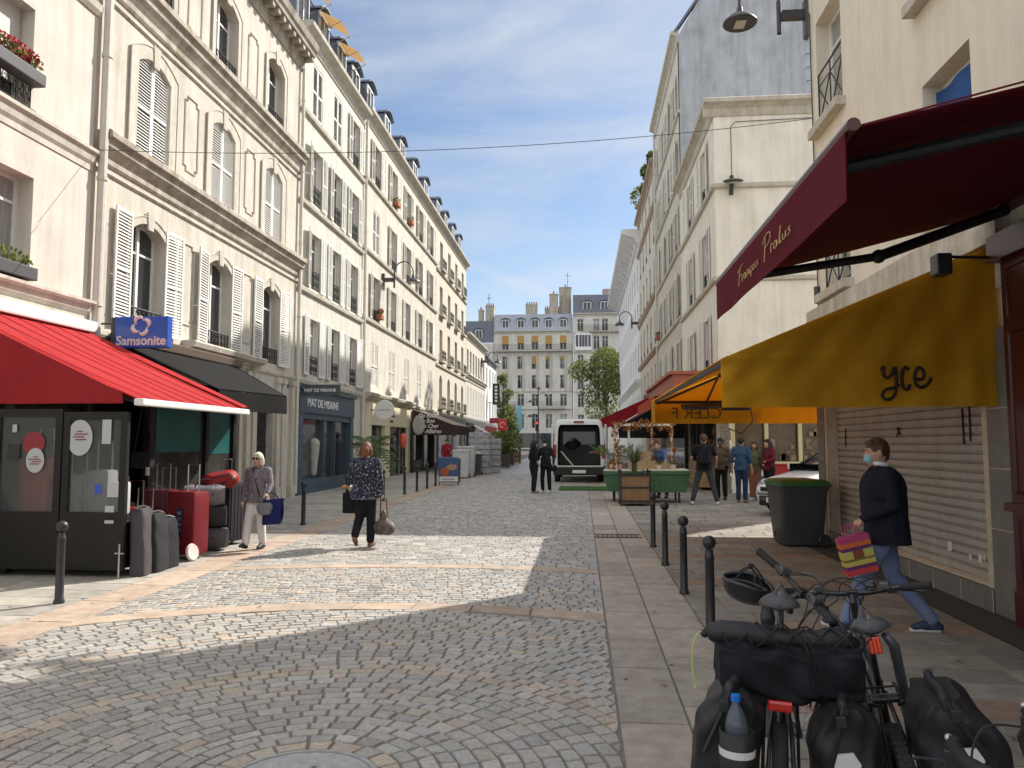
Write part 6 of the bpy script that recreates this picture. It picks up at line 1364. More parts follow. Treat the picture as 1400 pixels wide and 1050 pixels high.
t = thing('timber_pergola', 'white timber pergola wound with orange autumn leaves over the stall', 'pergola', (1.7, 21.9, gz(21.9)))
m = MB()
for x, y in ((-.75, -.3), (.78, -.3), (-.35, .3), (.3, .3)): m.box(x - .03, x + .03, y - .03, y + .03, .87, 2.08)
m.box(-.78, .81, -.33, -.27, 2.08, 2.15); m.box(-.4, .35, .27, .33, 2.08, 2.14); m.box(-.78, -.72, -.27, .3, 2.08, 2.14); m.box(.75, .81, -.27, .3, 2.08, 2.14); m.build('timber', wood_w, t)
f = MB(); rnd = random.Random(12)
for i in range(16):
    s_ = i / 15
    leaves(f, (-.78 + 1.6 * s_, -.3, 2.1 + rnd.uniform(-.08, .1)), (.11, .1, .11), 16, .13, shape=0, seed=200 + i)
for i in range(10):
    leaves(f, (-.75 + rnd.uniform(-.05, .05), -.32, .95 + i * .12), (.09, .09, .08), 10, .12, 0, 240 + i); leaves(f, (.8 + rnd.uniform(-.05, .05), -.32, 1.0 + i * .11), (.08, .08, .08), 10, .12, 0, 260 + i); leaves(f, (.3 + rnd.uniform(-.05, .05), .2, 1.0 + i * .11), (.08, .08, .08), 6, .12, 0, 280 + i)
f.build('autumn_leaves', autumn, t)
card = mat('cardboard', (.40, .29, .17), .85, .2, 5)
for k, (x, y, z, w_, lab) in enumerate(((1.55, 21.8, .87, .42, 'cardboard box on the stall, lower left of the stack'), (1.9, 21.85, .87, .36, 'cardboard box on the stall, lower right of the stack'), (1.7, 21.85, 1.12, .44, 'cardboard box on top of the two others on the stall'), (2.25, 22.0, .89, .45, 'shallow cardboard tray of produce by the bending man'))):
    t = thing('cardboard_box', lab, 'box', (x, y, gz(y) + z)); MB().rbox(-w_ / 2, w_ / 2, -.17, .17, 0, .245 if k < 3 else .16, .006).build('box', card, t); MB().box(-w_ / 2 + .01, w_ / 2 - .01, -.025, .025, .2465 if k < 3 else .1615, .248 if k < 3 else .163).build('tape', mat('tape', (.5, .4, .25), .4), t)
for k, (x, y, c) in enumerate(((.85, 21.65, (.6, .58, .5)), (1.05, 21.7, (.5, .3, .25)), (2.5, 21.5, (.55, .5, .4)), (2.1, 21.4, (.6, .55, .42)))):
    t = thing('flower_pot', ['white wrapped pot at the left end of the stall', 'pinkish wrapped pot near the left end of the stall', 'small pale pot at the right end of the stall', 'small cream pot at the front of the right trough'][k], 'pot', (x, y, gz(y) + .89)); MB().lathe([(.05, 0), (.08, .12), (.085, .13)], 12).build('pot', mat('pot %d' % k, c, .6), t); f = MB(); leaves(f, (0, 0, .18), (.1, .1, .08), 40, .07, seed=300 + k); f.build('foliage', leaf_g, t)
t = thing('palm_plant', 'loose green palm plant at the left of the stall', 'plant', (.85, 22.1, gz(22) + .87)); MB().lathe([(.09, 0), (.13, .2)], 12).build('pot', terracotta, t); m = MB(); [frond(m, (0, 0, .2), i * 1.05, .75, 1.15, .5, .035, 10) for i in range(9)]; m.build('fronds', palm_m, t)
t = thing('red_crate', 'red plastic crate beside the woman in maroon', 'crate', (6.0, 23.6, gz(23.6) + .62)); MB().rbox(-.35, .35, -.22, .22, 0, .32, .02).build('box', mat('crate red', (.36, .02, .025), .5), t); MB().rbox(-.37, .37, -.24, .24, .32, .36, .01).build('rim', mat('crate red', (.36, .02, .025), .5), t)
t = thing('stall_table', 'low green table under the red crate', 'stall', (5.9, 23.7, gz(23.7)), 0, 'green stall troughs'); MB().rbox(-.7, .7, -.3, .3, .5, .62, .01).build('top_board', gp, t); [MB().box(x - .03, x + .03, -.03, .03, 0, .5).build('leg', gp, t) for x in (-.6, .6)]
# ================================================================ PEOPLE
def skinmat(n, c): return mat('skin ' + n, c, .5, .12, 10, .05, 60, spec=.35)
sk_l = skinmat('light', (.52, .32, .23)); sk_t = skinmat('tan', (.45, .26, .17)); sk_d = skinmat('dark', (.13, .07, .045)); sk_p = skinmat('rosy', (.50, .28, .20))
hairm = {k: mat('hair ' + k, c, .55, .4, 14, .4, 60, stretch=(4, 4, .6)) for k, c in dict(brown=(.085, .04, .022), auburn=(.17, .06, .028), blonde=(.68, .61, .47), black=(.012, .01, .01), grey=(.16, .15, .14)).items()}
eye_m = mat('eye', (.02, .015, .012), .2); lip_m = mat('lips', (.33, .12, .10), .5); mask_m = mat('surgical mask', (.30, .52, .62), .8, .1, 10); mask_w = mat('white mask', (.7, .7, .7), .8)
def cutz(o, z, tilt=0):
    bm = bmesh.new(); bm.from_mesh(o.data); g = bmesh.ops.bisect_plane(bm, geom=list(bm.verts) + list(bm.edges) + list(bm.faces), plane_co=(0, 0, z), plane_no=(0, 0, 1), clear_inner=True); bm.to_mesh(o.data); bm.free(); o.data.polygons.foreach_set('use_smooth', [True] * len(o.data.polygons))
def person(label, loc, rotz, H, arms, legs, skin, hair, hairlen, top, bottom, shoes, sleeves='long', toplen=.86, lean=(0, 0), head=(0, 0), bulk=1.0, near=False, skirtw=1.0, mask=None, glasses=False, hat=None, baldish=False, collar=None, shoe_h=.05, cuff=.1, loose=1.0):
    """joints for a 1.75 m figure facing +y; arms/legs: [left, right] lists of joints; lean: forward, sideways shift of the shoulders; head: turn, nod"""
    s_ = H / 1.75; t = thing('person', label, 'person', loc, rotz)
    V = lambda p: Vector(p) * s_
    fx_, lx = lean
    def T(z): k = max(0, min(1, (z - .95) / .55)); return (lx * k, fx_ * k)
    def P(x, y, z): dx, dy = T(z); return V((x + dx, y + dy, z - abs(fx_) * .25 * max(0, (z - .95) / .55)))
    pel, wai, che, nec = P(0, 0, .95), P(0, .005, 1.1), P(0, 0, 1.3), P(0, -.01, 1.48)
    hd = P(0, .03, 1.625); sh = [P(-.185 * bulk ** .5, -.005, 1.425), P(.185 * bulk ** .5, -.005, 1.425)]; hip = [V((-.095, 0, .92)), V((.095, 0, .92))]
    R = lambda r: r * s_
    vox = .011 if near else .018
    A = [[V(p) for p in a] for a in arms]; L = [[V(p) for p in l] for l in legs]
    HM = Matrix.Translation(hd) @ Matrix.Rotation(R_(head[0]), 4, 'Z') @ Matrix.Rotation(R_(-head[1]), 4, 'X')
    hp = lambda x, y, z: HM @ (Vector((x, y, z)) * s_)
    b = MB()
    b.ball(hd, R(.092), 16, (.84, 1.06, 1.22), HM.to_3x3().to_4x4()); b.cap(hp(0, .03, -.055), hp(0, .05, -.085), R(.058), R(.042), 12); b.cap(hp(0, .092, .005), hp(0, .108, -.025), R(.012), R(.017), 8)
    for sx in (-1, 1): b.cap(hp(sx * .08, -.005, .015), hp(sx * .083, -.008, -.025), R(.02), R(.014), 8); b.cap(hp(sx * .03, .08, .025), hp(sx * .05, .07, .025), R(.016), R(.014), 8)
    b.cap(hp(0, .087, -.05), hp(0, .088, -.055), R(.02), R(.02), 8)
    b.cap(nec - Vector((0, 0, R(.04))), hp(0, -.015, -.05), R(.055), R(.052)); b.cap(sh[0], sh[1], R(.058), R(.058)); b.cap(che, wai, R(.125), R(.11)); b.cap(wai, pel, R(.11), R(.125)); b.cap(hip[0], hip[1], R(.09), R(.09))
    for i in (0, 1):
        e, w_, h = A[i][0], A[i][1], A[i][2]
        b.cap(sh[i], e, R(.048), R(.038)); b.cap(e, w_, R(.037), R(.027)); d = (h - w_).normalized(); pm = w_ + d * R(.075); b.cap(w_, pm, R(.026), R(.03))
        side = d.cross(Vector((0, 1, 0.3))).normalized() if abs(d.y) < .9 else Vector((1, 0, 0)); nrm = d.cross(side).normalized()
        for k in range(4):
            r0 = pm + side * R((k - 1.5) * .019); ln = (.034, .04, .038, .03)[k]; m1 = r0 + d * R(ln) + nrm * R(.012); b.cap(r0, m1, R(.0095), R(.009), 7); b.cap(m1, m1 + d * R(ln * .75) + nrm * R(.022), R(.009), R(.0075), 7)
        th = w_ + d * R(.025) + side * R(.03 * (1 if i else -1)); b.cap(th, th + d * R(.045) + side * R(.018 * (1 if i else -1)) + nrm * R(.015), R(.012), R(.009), 7)
        k, a = L[i][0], L[i][1]; b.cap(hip[i], k, R(.078), R(.052)); b.cap(k, a, R(.052), R(.036)); b.cap(a, L[i][2], R(.036), R(.03))
    organic(b, 'body', skin, t, vox * s_, 5)
    # head details
    if not glasses:
        for sx in (-1, 1): MB().ball(hp(sx * .033, .089, .022), R(.0105), 8, (1.5, .5, .8)).build('eye', eye_m, t, smooth=True)
    if not mask: m = MB(); m.cap(hp(-.02, .099, -.055), hp(.02, .099, -.055), R(.006), R(.006), 6); m.build('mouth', lip_m, t, smooth=True)
    g = MB()
    if hairlen != 'bald':
        if baldish: g.ball(hp(0, -.035, .03), R(.088), 16, (.92, .9, 1.08))
        else: g.ball(hp(0, -.012, .034), R(.098), 16, (.9, 1.06, 1.12)); g.cap(hp(-.045, .06, .088), hp(.045, .06, .088), R(.028), R(.028), 8)
        if baldish: g.cap(hp(0, .0, .095), hp(0, .04, .095), R(.03), R(.018), 8)
        for sx in (-1, 1): g.cap(hp(sx * .074, -.02, .04), hp(sx * .078, -.02, .0 if hairlen == 'short' else -.06), R(.03), R(.02), 8)
        if hairlen in ('bob', 'long'):
            g.cap(hp(0, -.07, .0), hp(0, -.075, -.07), R(.075), R(.07)); [g.cap(hp(sx * .07, -.02, .0), hp(sx * .08, -.015, -.085), R(.045), R(.04)) for sx in (-1, 1)]
        if hairlen == 'long': g.cap(hp(0, -.08, -.06), hp(0, -.09, -.28), R(.075), R(.05)); [g.cap(hp(sx * .08, -.01, -.06), hp(sx * .1, .03, -.26), R(.04), R(.025)) for sx in (-1, 1)]
        if hairlen == 'short': g.cap(hp(0, -.06, .02), hp(0, -.06, -.04), R(.06), R(.05))
        organic(g, 'hair', hair, t, .012 * s_, 4)
    if glasses:
        g = MB(); [g.ball(hp(sx * .036, .098, .02), R(.03), 10, (1, .35, .75)) for sx in (-1, 1)]; [g.tube([hp(sx * .06, .09, .024), hp(sx * .085, 0, .02)], R(.005), 5) for sx in (-1, 1)]; g.tube([hp(-.02, .105, .025), hp(.02, .105, .025)], R(.005), 5); g.build('sunglasses', black_pl, t, smooth=True)
    if mask:
        g = MB(); g.ball(hp(0, .072, -.048), R(.056), 12, (.95, .8, .9)); g.build('face_mask', mask, t, smooth=True); g = MB(); [g.tube([hp(sx * .05, .08, -.02), hp(sx * .088, -.005, .02)], R(.003), 4) for sx in (-1, 1)]; g.build('mask_loop', mask_w, t)
    # top
    c = MB(); bk = bulk
    c.cap(sh[0] + Vector((R(.01), 0, -R(.0))), sh[1] - Vector((R(.01), 0, 0)), R(.072), R(.072)); c.cap(che + Vector((-R(.055) * bk, 0, 0)), che + Vector((R(.055) * bk, 0, 0)), R(.135 * bk), R(.135 * bk)); c.cap(che, wai, R(.15 * bk), R(.15 * bk)); c.cap(wai + Vector((-R(.04), R(.01), 0)), wai + Vector((R(.04), R(.01), 0)), R(.135 * bk), R(.135 * bk))
    lowz = V((0, 0, toplen)); c.cap(Vector((-R(.05), 0, wai.z)), Vector((-R(.06) * skirtw, 0, lowz.z)), R(.125 * bk), R(.13 * bk * skirtw)); c.cap(Vector((R(.05), 0, wai.z)), Vector((R(.06) * skirtw, 0, lowz.z)), R(.125 * bk), R(.13 * bk * skirtw)); c.cap(nec - Vector((0, 0, R(.05))), nec, R(.075), R(.064))
    for i in (0, 1):
        e, w_ = A[i][0], A[i][1]
        if sleeves == 'none': continue
        c.cap(sh[i], e if sleeves != 'short' else sh[i].lerp(e, .75), R(.068 * bk ** .5), R(.054 * loose))
        if sleeves == 'long': c.cap(e, w_, R(.054 * loose), R(.04 * loose))
        elif sleeves == 'rolled': c.cap(e, e.lerp(w_, .25), R(.054), R(.05))
    o = organic(c, 'top', top, t, vox * s_, 5); cutz(o, lowz.z, fx_)
    if collar: g = MB(); g.tube([hp(.062 * math.cos(a), -.02 + .062 * math.sin(a), -.105 + .012 * math.sin(a)) for a in [i * PI / 8 for i in range(17)]], R(.02), 8); g.build('collar', collar, t, smooth=True)
    # trousers
    c = MB(); c.cap(hip[0], hip[1], R(.112 * bk ** .5), R(.112 * bk ** .5)); c.cap(pel, pel + Vector((0, 0, R(.09))), R(.125 * bk ** .5), R(.12 * bk ** .5))
    for i in (0, 1):
        k, a = L[i][0], L[i][1]; c.cap(hip[i], k, R(.098 * loose), R(.073 * loose)); c.cap(k, a.lerp(k, .08), R(.073 * loose), R(.062 * loose if cuff else .045))
    organic(c, 'trousers', bottom, t, vox * s_, 5)
    for i in (0, 1):
        a, to = L[i][1], L[i][2]; d = (to - a); fl = Vector((d.x, d.y, 0)); 
        heel = a + Vector((0, 0, -R(.045))) - fl * .22; g = MB(); g.cap(heel, a.lerp(to, .5) + Vector((0, 0, -R(.012))), R(.038), R(.042)); g.cap(a.lerp(to, .45), to, R(.042), R(.032)); g.cap(a, a + Vector((0, 0, -R(.03))), R(.04), R(.045))
        organic(g, 'shoe', shoes, t, .011 * s_, 3)
    return t, hp, P, s_
def stand(sp=.1, y=0, ty=.16): return [[(-sp, .02 + y, .5), (-sp, -.02 + y, .085), (-sp - .02, ty + y, .035)], [(sp, .02 - y, .5), (sp, -.02 - y, .085), (sp + .02, ty - y, .035)]]
AH = [[(-.25, -.03, 1.14), (-.26, .04, .9), (-.26, .08, .78)], [(.25, -.03, 1.14), (.26, .04, .9), (.26, .08, .78)]]
white_shoe = mat('white trainers', (.6, .6, .58), .6); dark_shoe = mat('dark shoes', (.02, .02, .025), .5); brown_shoe = mat('brown shoes', (.10, .055, .03), .5)
navy = fabric('navy wool', (.012, .014, .024)); jeans_b = fabric('faded blue trousers', (.16, .20, .33)); 
# man in navy jacket walking left in front of the shutter (faces -X, a little away from us)
LEGS = [[(-.12, .30, .52), (-.14, .40, .12), (-.14, .56, .13)], [(.1, -.06, .50), (.1, -.38, .10), (.1, -.22, .035)]]
LEGS = [[(-.09, .22, .52), (-.09, .40, .10), (-.09, .57, .10)], [(.09, -.06, .50), (.09, -.40, .09), (.09, -.22, .035)]]
man, hp, P, s_ = person('man in a navy jacket and blue surgical mask striding past the roller shutter', (2.76, 7.35, gz(7.3)), R_(84), 1.75, [[(-.27, .0, 1.15), (-.2, .24, 1.03), (-.18, .32, .97)], [(.27, -.12, 1.15), (.24, .05, .93), (.22, .1, .82)]], LEGS, sk_p, hairm['brown'], 'short', navy, jeans_b, mat('navy deck shoes', (.03, .04, .08), .6), bulk=1.36, toplen=.80, near=True, mask=mask_m, baldish=False, collar=mat('white shirt', (.72, .72, .74), .7), head=(4, 2), skirtw=1.08, lean=(.03, 0))
for i in (0, 1):
    a, to = [Vector(p) for p in LEGS[i][1:]]; MB().cap(a + Vector((0, -.03, -.066)), to + Vector((0, .01, -.018)), .03, .026, 10).build('sole', mat('white sole', (.6, .58, .55), .7), man, smooth=True)
m = MB(); m.rbox(.03, .2, -.165, -.155, .92, 1.0, .004); m.build('pocket', navy, man)
# striped paper bag in his hand
t = thing('paper_bag', 'bright pink and yellow striped paper bag held by the man in the navy jacket', 'bag', (2.45, 7.12, .62)); M = Matrix.Rotation(R_(-14), 4, 'Y')
cols = [(.40, .05, .15), (.55, .13, .03), (.12, .02, .1), (.5, .42, .08), (.18, .14, .04), (.5, .42, .08), (.12, .02, .12), (.5, .045, .05)]
hs = [.05, .04, .03, .07, .02, .04, .03, .05]; z = .33
mm = [mat('stripe %d' % i, c, .6) for i, c in enumerate(cols)]; m = MB()
for i, h in enumerate(hs): m.cur = i; m.box(-.13, .13, -.06, .06, z - h + .0006, z, M); z -= h
m.build('body', mm, t); m = MB(); m.box(-.13, -.05, -.0625, -.0605, .17, .21, M); m.box(.05, .13, -.0625, -.0605, .17, .21, M); m.build('patch_pale', mat('stripe pale', (.42, .42, .12), .6), t); m = MB(); m.box(-.045, .045, -.064, -.061, .14, .21, M); m.build('patch_brown', mat('stripe brown', (.2, .06, .02), .6), t)
m = MB(); [m.tube([M @ Vector(p) for p in ((-.06, y, .33), (-.05, y, .42), (.05, y, .42), (.06, y, .33))], .006, 5) for y in (-.05, .05)]; m.build('handle', mm[0], t)
# white-haired woman walking towards us
flor = mat('patterned blouse', (.22, .19, .20), .85, .7, 34, .2, 30, dirt=(.05, .045, .06))
wom, hp, P, s_ = person('white-haired woman in sunglasses, patterned blouse and white trousers with a navy shopping bag', (-5.15, 11.95, gz(12)), R_(172), 1.52, [[(-.27, .02, 1.17), (-.29, .17, 1.02), (-.28, .24, .98)], [(.27, -.05, 1.13), (.3, .02, .88), (.3, .04, .78)]], [[(-.1, .04, .5), (-.1, -.03, .09), (-.11, .14, .04)], [(.1, .14, .5), (.1, .22, .1), (.11, .36, .09)]], sk_p, hairm['blonde'], 'bob', flor, fabric('white cotton', (.66, .64, .60)), dark_shoe, bulk=1.1, toplen=.84, glasses=True, skirtw=1.12, loose=1.12)
t = thing('shoulder_bag', 'grey and black shoulder bag worn by the white-haired woman', 'bag', (-4.95, 11.76, .70)); mb = MB(); mb.cap((-.06, 0, .06), (.06, 0, .07), .075, .075); mb.cap((-.05, 0, 0), (.05, 0, 0), .065, .065); organic(mb, 'body', mat('bag grey leather', (.16, .17, .18), .45), t, .015, 4); m = MB(); m.tube([(-.07, .03, .1), (-.2, .06, .5), (-.26, .1, .68)], .012, 5); m.build('strap', black_pl, t)
t = thing('shopping_bag', 'navy blue cloth shopping bag on the arm of the white-haired woman', 'bag', (-4.84, 11.8, .5)); mb = MB()
mb.grid(lambda u, v: (.17 * math.cos(2 * PI * u) * (.86 + .2 * v) + .02 * math.sin(9 * u + 4 * v), .055 * math.sin(2 * PI * u), .38 * v + .02 * math.cos(6 * u)), 24, 8); mb.face([(.146 * math.cos(2 * PI * i / 24), .055 * math.sin(2 * PI * i / 24), .0) for i in range(24)]); mb.build('body', fabric('navy cloth', (.015, .02, .10)), t, smooth=True); m = MB(); m.tube([(-.13, 0, .37), (-.1, 0, .46), (-.05, 0, .5), (.04, 0, .46), (.1, 0, .38)], .011, 5); m.build('handle', fabric('navy cloth', (.015, .02, .10)), t)
# woman in tweed walking away
tweed = mat('tweed boucle', (.022, .024, .045), .9, .5, 9, .6, 60)
tn = tweed.node_tree; bsdf = tn.nodes['Principled BSDF']; vo = tn.nodes.new('ShaderNodeTexNoise'); vo.inputs['Scale'].default_value = 42; vo.inputs['Detail'].default_value = 1; rp = tn.nodes.new('ShaderNodeValToRGB'); rp.color_ramp.elements[0].position = .62; rp.color_ramp.elements[1].position = .66; rp.color_ramp.elements[0].color = (.018, .02, .04, 1); rp.color_ramp.elements[1].color = (.42, .42, .45, 1)
tc2 = tn.nodes.new('ShaderNodeTexCoord'); tn.links.new(tc2.outputs['Object'], vo.inputs[0]); tn.links.new(vo.outputs[0], rp.inputs[0]); tn.links.new(rp.outputs[0], bsdf.inputs['Base Color'])
blk_f = fabric('black cloth', (.012, .012, .015))
tw, hp, P, s_ = person('woman with auburn hair in a navy and white tweed jacket walking away from us', (-3.5, 12.3, gz(12.3)), R_(-3), 1.68, [[(-.26, .0, 1.16), (-.24, .2, 1.02), (-.22, .3, 1.0)], [(.27, -.04, 1.14), (.28, .02, .9), (.27, .06, .8)]], [[(-.09, .0, .5), (-.09, -.24, .2), (-.09, -.16, .06)], [(.09, .06, .5), (.09, .03, .085), (.1, .2, .035)]], sk_l, hairm['auburn'], 'bob', tweed, blk_f, mat('tan shoe', (.2, .11, .06), .6), bulk=1.2, toplen=.82, collar=mat('white collar', (.7, .7, .7), .8), skirtw=1.25, loose=1.12)
m = MB(); rnd = random.Random(2)
for i in range(60): a = 2 * PI * i / 60; x, y = .215 * math.cos(a), .165 * math.sin(a); m.tube([(x * .97, y * .97, .80), (x, y, .775), (x * 1.03, y * 1.03, .765 + rnd.uniform(-.01, .01))], .006, 4)
m.build('fringe', mat('fringe pale', (.35, .36, .42), .9), tw)
t = thing('hobo_bag', 'brown and black slouchy bag in the right hand of the woman in tweed', 'bag', (-3.2, 12.34, .27), R_(60)); mb = MB(); mb.cap((0, -.1, .13), (0, .1, .13), .12, .12); mb.cap((0, 0, .2), (0, 0, .38), .1, .04); organic(mb, 'body', mat('camouflage leather', (.13, .10, .075), .6, .7, 9), t, .018, 4); m = MB(); m.tube([(0, -.08, .3), (0, -.05, .6), (-.02, .05, .6), (0, .08, .3)], .012, 5); m.build('handle', brown_shoe, t)
t = thing('tote_bag', 'black bag held at the left side of the woman in tweed', 'bag', (-3.77, 12.45, .62)); mb = MB(); mb.rbox(-.13, .13, -.1, .1, 0, .34, .03).build('body', blk_f, t); m = MB(); m.tube([(-.08, 0, .33), (-.04, .02, .52), (.05, .02, .52), (.08, 0, .33)], .012, 5); m.build('handle', blk_f, t)
t = thing('baguette', 'baguette in a white paper wrapper poking out at the left of the woman in tweed', 'bread', (-3.8, 12.5, 1.0), R_(40)); mb = MB(); mb.tube([(-.16, 0, .06), (-.1, 0, .045), (0, 0, .01), (.1, 0, -.03)], [.012, .034, .036, .03], 10); mb.build('crust', mat('crust', (.42, .22, .08), .7, .3, 14), t, smooth=True); mb = MB(); mb.tube([(-.04, 0, .03), (.05, 0, -.01), (.16, 0, -.06)], [.05, .05, .03], 10); mb.build('wrapper', white_paint, t)
# the two in black by the van
person('bare-faced person in black with long black hair facing the friend in a white mask', (-1.52, 24.6, gz(24.6)), R_(-62), 1.68, [[(-.25, -.02, 1.15), (-.2, .1, .95), (-.16, .16, .88)], [(.25, -.05, 1.15), (.24, .06, .95), (.2, .12, .88)]], stand(.1, .04), sk_t, hairm['black'], 'long', blk_f, fabric('black wide', (.014, .014, .018)), mat('beige shoe', (.3, .22, .16), .6), sleeves='rolled', loose=1.25, head=(0, 4))
person('person in black with a white face mask and a crossbody bag', (-1.14, 24.75, gz(24.7)), R_(158), 1.7, [[(-.27, -.03, 1.15), (-.3, .06, .95), (-.28, .1, .88)], [(.27, .02, 1.15), (.18, .2, 1.1), (.1, .25, 1.14)]], stand(.11, -.03), sk_d, hairm['black'], 'short', fabric('black jacket', (.02, .02, .022)), blk_f, white_shoe, mask=mask_w)
t = thing('crossbody_bag', 'small black crossbody bag on the masked person in black', 'bag', (-.92, 24.6, .98)); MB().rbox(-.13, .13, -.05, .05, -.1, .1, .03).build('body', blk_f, t); m = MB(); m.tube([(-.1, 0, .08), (-.3, -.03, .5)], .012, 5); m.build('strap', blk_f, t)
# man with the backpack, seen from behind, legs apart
bp, hp, P, s_ = person('man in a black T-shirt with a black backpack standing with legs apart', (3.22, 20.75, gz(20.7)), R_(-8), 1.85, [[(-.3, .0, 1.17), (-.3, .15, .98), (-.28, .22, .92)], [(.3, .0, 1.17), (.3, .16, 1.0), (.28, .22, .95)]], [[(-.2, .02, .5), (-.3, -.04, .085), (-.34, .12, .035)], [(.2, .02, .5), (.3, -.02, .085), (.32, .14, .035)]], sk_l, hairm['brown'], 'short', blk_f, fabric('grey slate trousers', (.05, .055, .065)), white_shoe, sleeves='short', bulk=1.1)
t = thing('backpack', 'black backpack on the back of the man in the black T-shirt', 'backpack', (3.2, 20.52, gz(20.5) + 1.08)); mb = MB(); mb.rbox(-.17, .17, -.12, .08, 0, .48, .06).build('body', fabric('backpack black', (.012, .014, .02)), t); m = MB(); m.tube([(-.1, -.125, .08), (-.1, -.125, .3), (0, -.125, .42), (.1, -.125, .3), (.1, -.125, .08)], .008, 4); m.build('zip', mat('zip blue', (.03, .05, .09), .5), t)
person('person in dark clothes behind the man with the backpack, in front of the shop counter', (3.95, 22.4, gz(22.4)), R_(150), 1.75, AH, stand(.1), sk_d, hairm['black'], 'short', fabric('brown jumper', (.10, .07, .05)), blk_f, dark_shoe)
# bending man at the stall
person('man in a blue T-shirt bending over the stall under the leaf-wound frame', (2.35, 22.9, gz(22.9)), R_(152), 1.78, [[(-.27, .42, 1.06), (-.27, .5, .9), (-.27, .55, .86)], [(.3, .38, 1.02), (.36, .5, .93), (.38, .56, .9)]], stand(.12), sk_l, hairm['brown'], 'short', fabric('blue tee', (.10, .16, .30)), fabric('grey apron', (.05, .05, .055)), dark_shoe, sleeves='short', lean=(.36, 0), head=(0, -18), bulk=1.1)
# the three friends
person('man in a denim shirt and dark jeans seen from behind, chatting with two women', (4.32, 21.45, gz(21.4)), R_(-25), 1.78, AH, stand(.09), sk_t, hairm['black'], 'short', fabric('denim shirt', (.035, .075, .155)), fabric('dark jeans', (.02, .035, .085)), mat('suede shoe', (.16, .11, .08), .8), sleeves='rolled')
person('woman in an olive green cardigan and rust trousers beside the man in denim', (4.83, 22.2, gz(22.2)), R_(165), 1.66, AH, stand(.08), sk_t, hairm['brown'], 'bob', fabric('olive knit', (.10, .115, .07)), fabric('rust trousers', (.27, .12, .085)), white_shoe, loose=1.15)
mw, hp, P, s_ = person('woman with long black hair in a maroon sweater with her hand on her hip', (5.18, 21.95, gz(21.9)), R_(112), 1.72, [[(-.3, .05, 1.17), (-.18, .2, 1.12), (-.1, .24, 1.12)], [(.36, -.06, 1.15), (.18, .1, 1.03), (.12, .12, 1.02)]], stand(.09), sk_l, hairm['black'], 'long', fabric('maroon knit', (.14, .015, .03)), blk_f, white_shoe, loose=1.1)
# distant people on the left pavement
person('person in a red top standing by the brown awning on the left pavement', (-6.6, 37.5, gz(37.5)), R_(-160), 1.7, [[(-.27, .08, 1.17), (-.12, .22, 1.2), (-.05, .26, 1.25)], AH[1]], stand(.1), sk_t, hairm['black'], 'short', fabric('red top', (.30, .02, .035)), fabric('dark red bottoms', (.16, .02, .03)), dark_shoe)
person('dark-clothed person walking away far along the left pavement', (-6.0, 46.5, gz(46.5)), R_(10), 1.72, AH, stand(.09, .1), sk_d, hairm['black'], 'short', fabric('navy coat', (.015, .02, .035)), fabric('stone trousers', (.2, .18, .15)), dark_shoe, toplen=.75)
# ================================================================ FOREGROUND BICYCLES
bike_blk = mat('bike black', (.014, .014, .016), .32, .2, 8, spec=.5, coat=.2); bike_grey = mat('bike grey', (.10, .105, .115), .35, .1, 6, metal=.4); grip_m = mat('rubber grip', (.02, .02, .021), .75, .2, 30, .3, 200)
saddle_m = mat('saddle vinyl', (.05, .052, .056), .38, .15, 6, .06, 60, spec=.5); refl_red = mat('red reflector', (.55, .02, .012), .18, .2, 60, spec=.7, coat=.5); refl_w = mat('white reflector', (.62, .60, .58), .3, .12, 20, .1, 120)
cable_m = mat('cable black', (.012, .012, .012), .4)
def bike_wheel(parent, c, r=.345, tw=.026, steer=None, knobs=False):
    M = Matrix.Translation(c) @ (steer or Matrix()) @ Matrix.Rotation(R_(90), 4, 'Y')
    n = 48; w_ = MB(); prof = [(r - tw + tw * math.cos(a), tw * 1.05 * math.sin(a)) for a in [i * PI / 5 for i in range(11)]]
    w_.lathe(prof, n, M, caps=False)
    if knobs:
        for i in range(64):
            a = 2 * PI * i / 64
            for k, zz in enumerate((-.016, 0, .016)):
                A = a + (0.05 if k == 1 else 0); K = M @ Matrix.Rotation(A, 4, 'Z') @ Matrix.Translation((r - .001 - abs(zz) * .35, 0, zz)); w_.rbox(-.006, .005, -.0085, .0085, -.0055, .0055, .0015, K)
    o = w_.build('wheel', tyre_m, parent, smooth=not knobs)
    m = MB(); m.lathe([(r - .062, -.011), (r - .045, -.012), (r - .045, .012), (r - .062, .011)], n, M, caps=False); m.build('rim', bike_blk, o, smooth=True)
    m = MB()
    for i in range(28):
        a = 2 * PI * i / 28; s_ = (-1) ** i; m.tube([M @ Vector((.022 * math.cos(a + .9 * (-1) ** (i // 2)), .022 * math.sin(a + .9 * (-1) ** (i // 2)), s_ * .03)), M @ Vector(((r - .06) * math.cos(a), (r - .06) * math.sin(a), 0))], .0012, 3)
    m.build('spokes', steel, o); m = MB(); m.lathe([(.012, -.05), (.022, -.035), (.018, 0), (.022, .035), (.012, .05)], 12, M); m.build('hub', bike_blk, o, smooth=True); return o
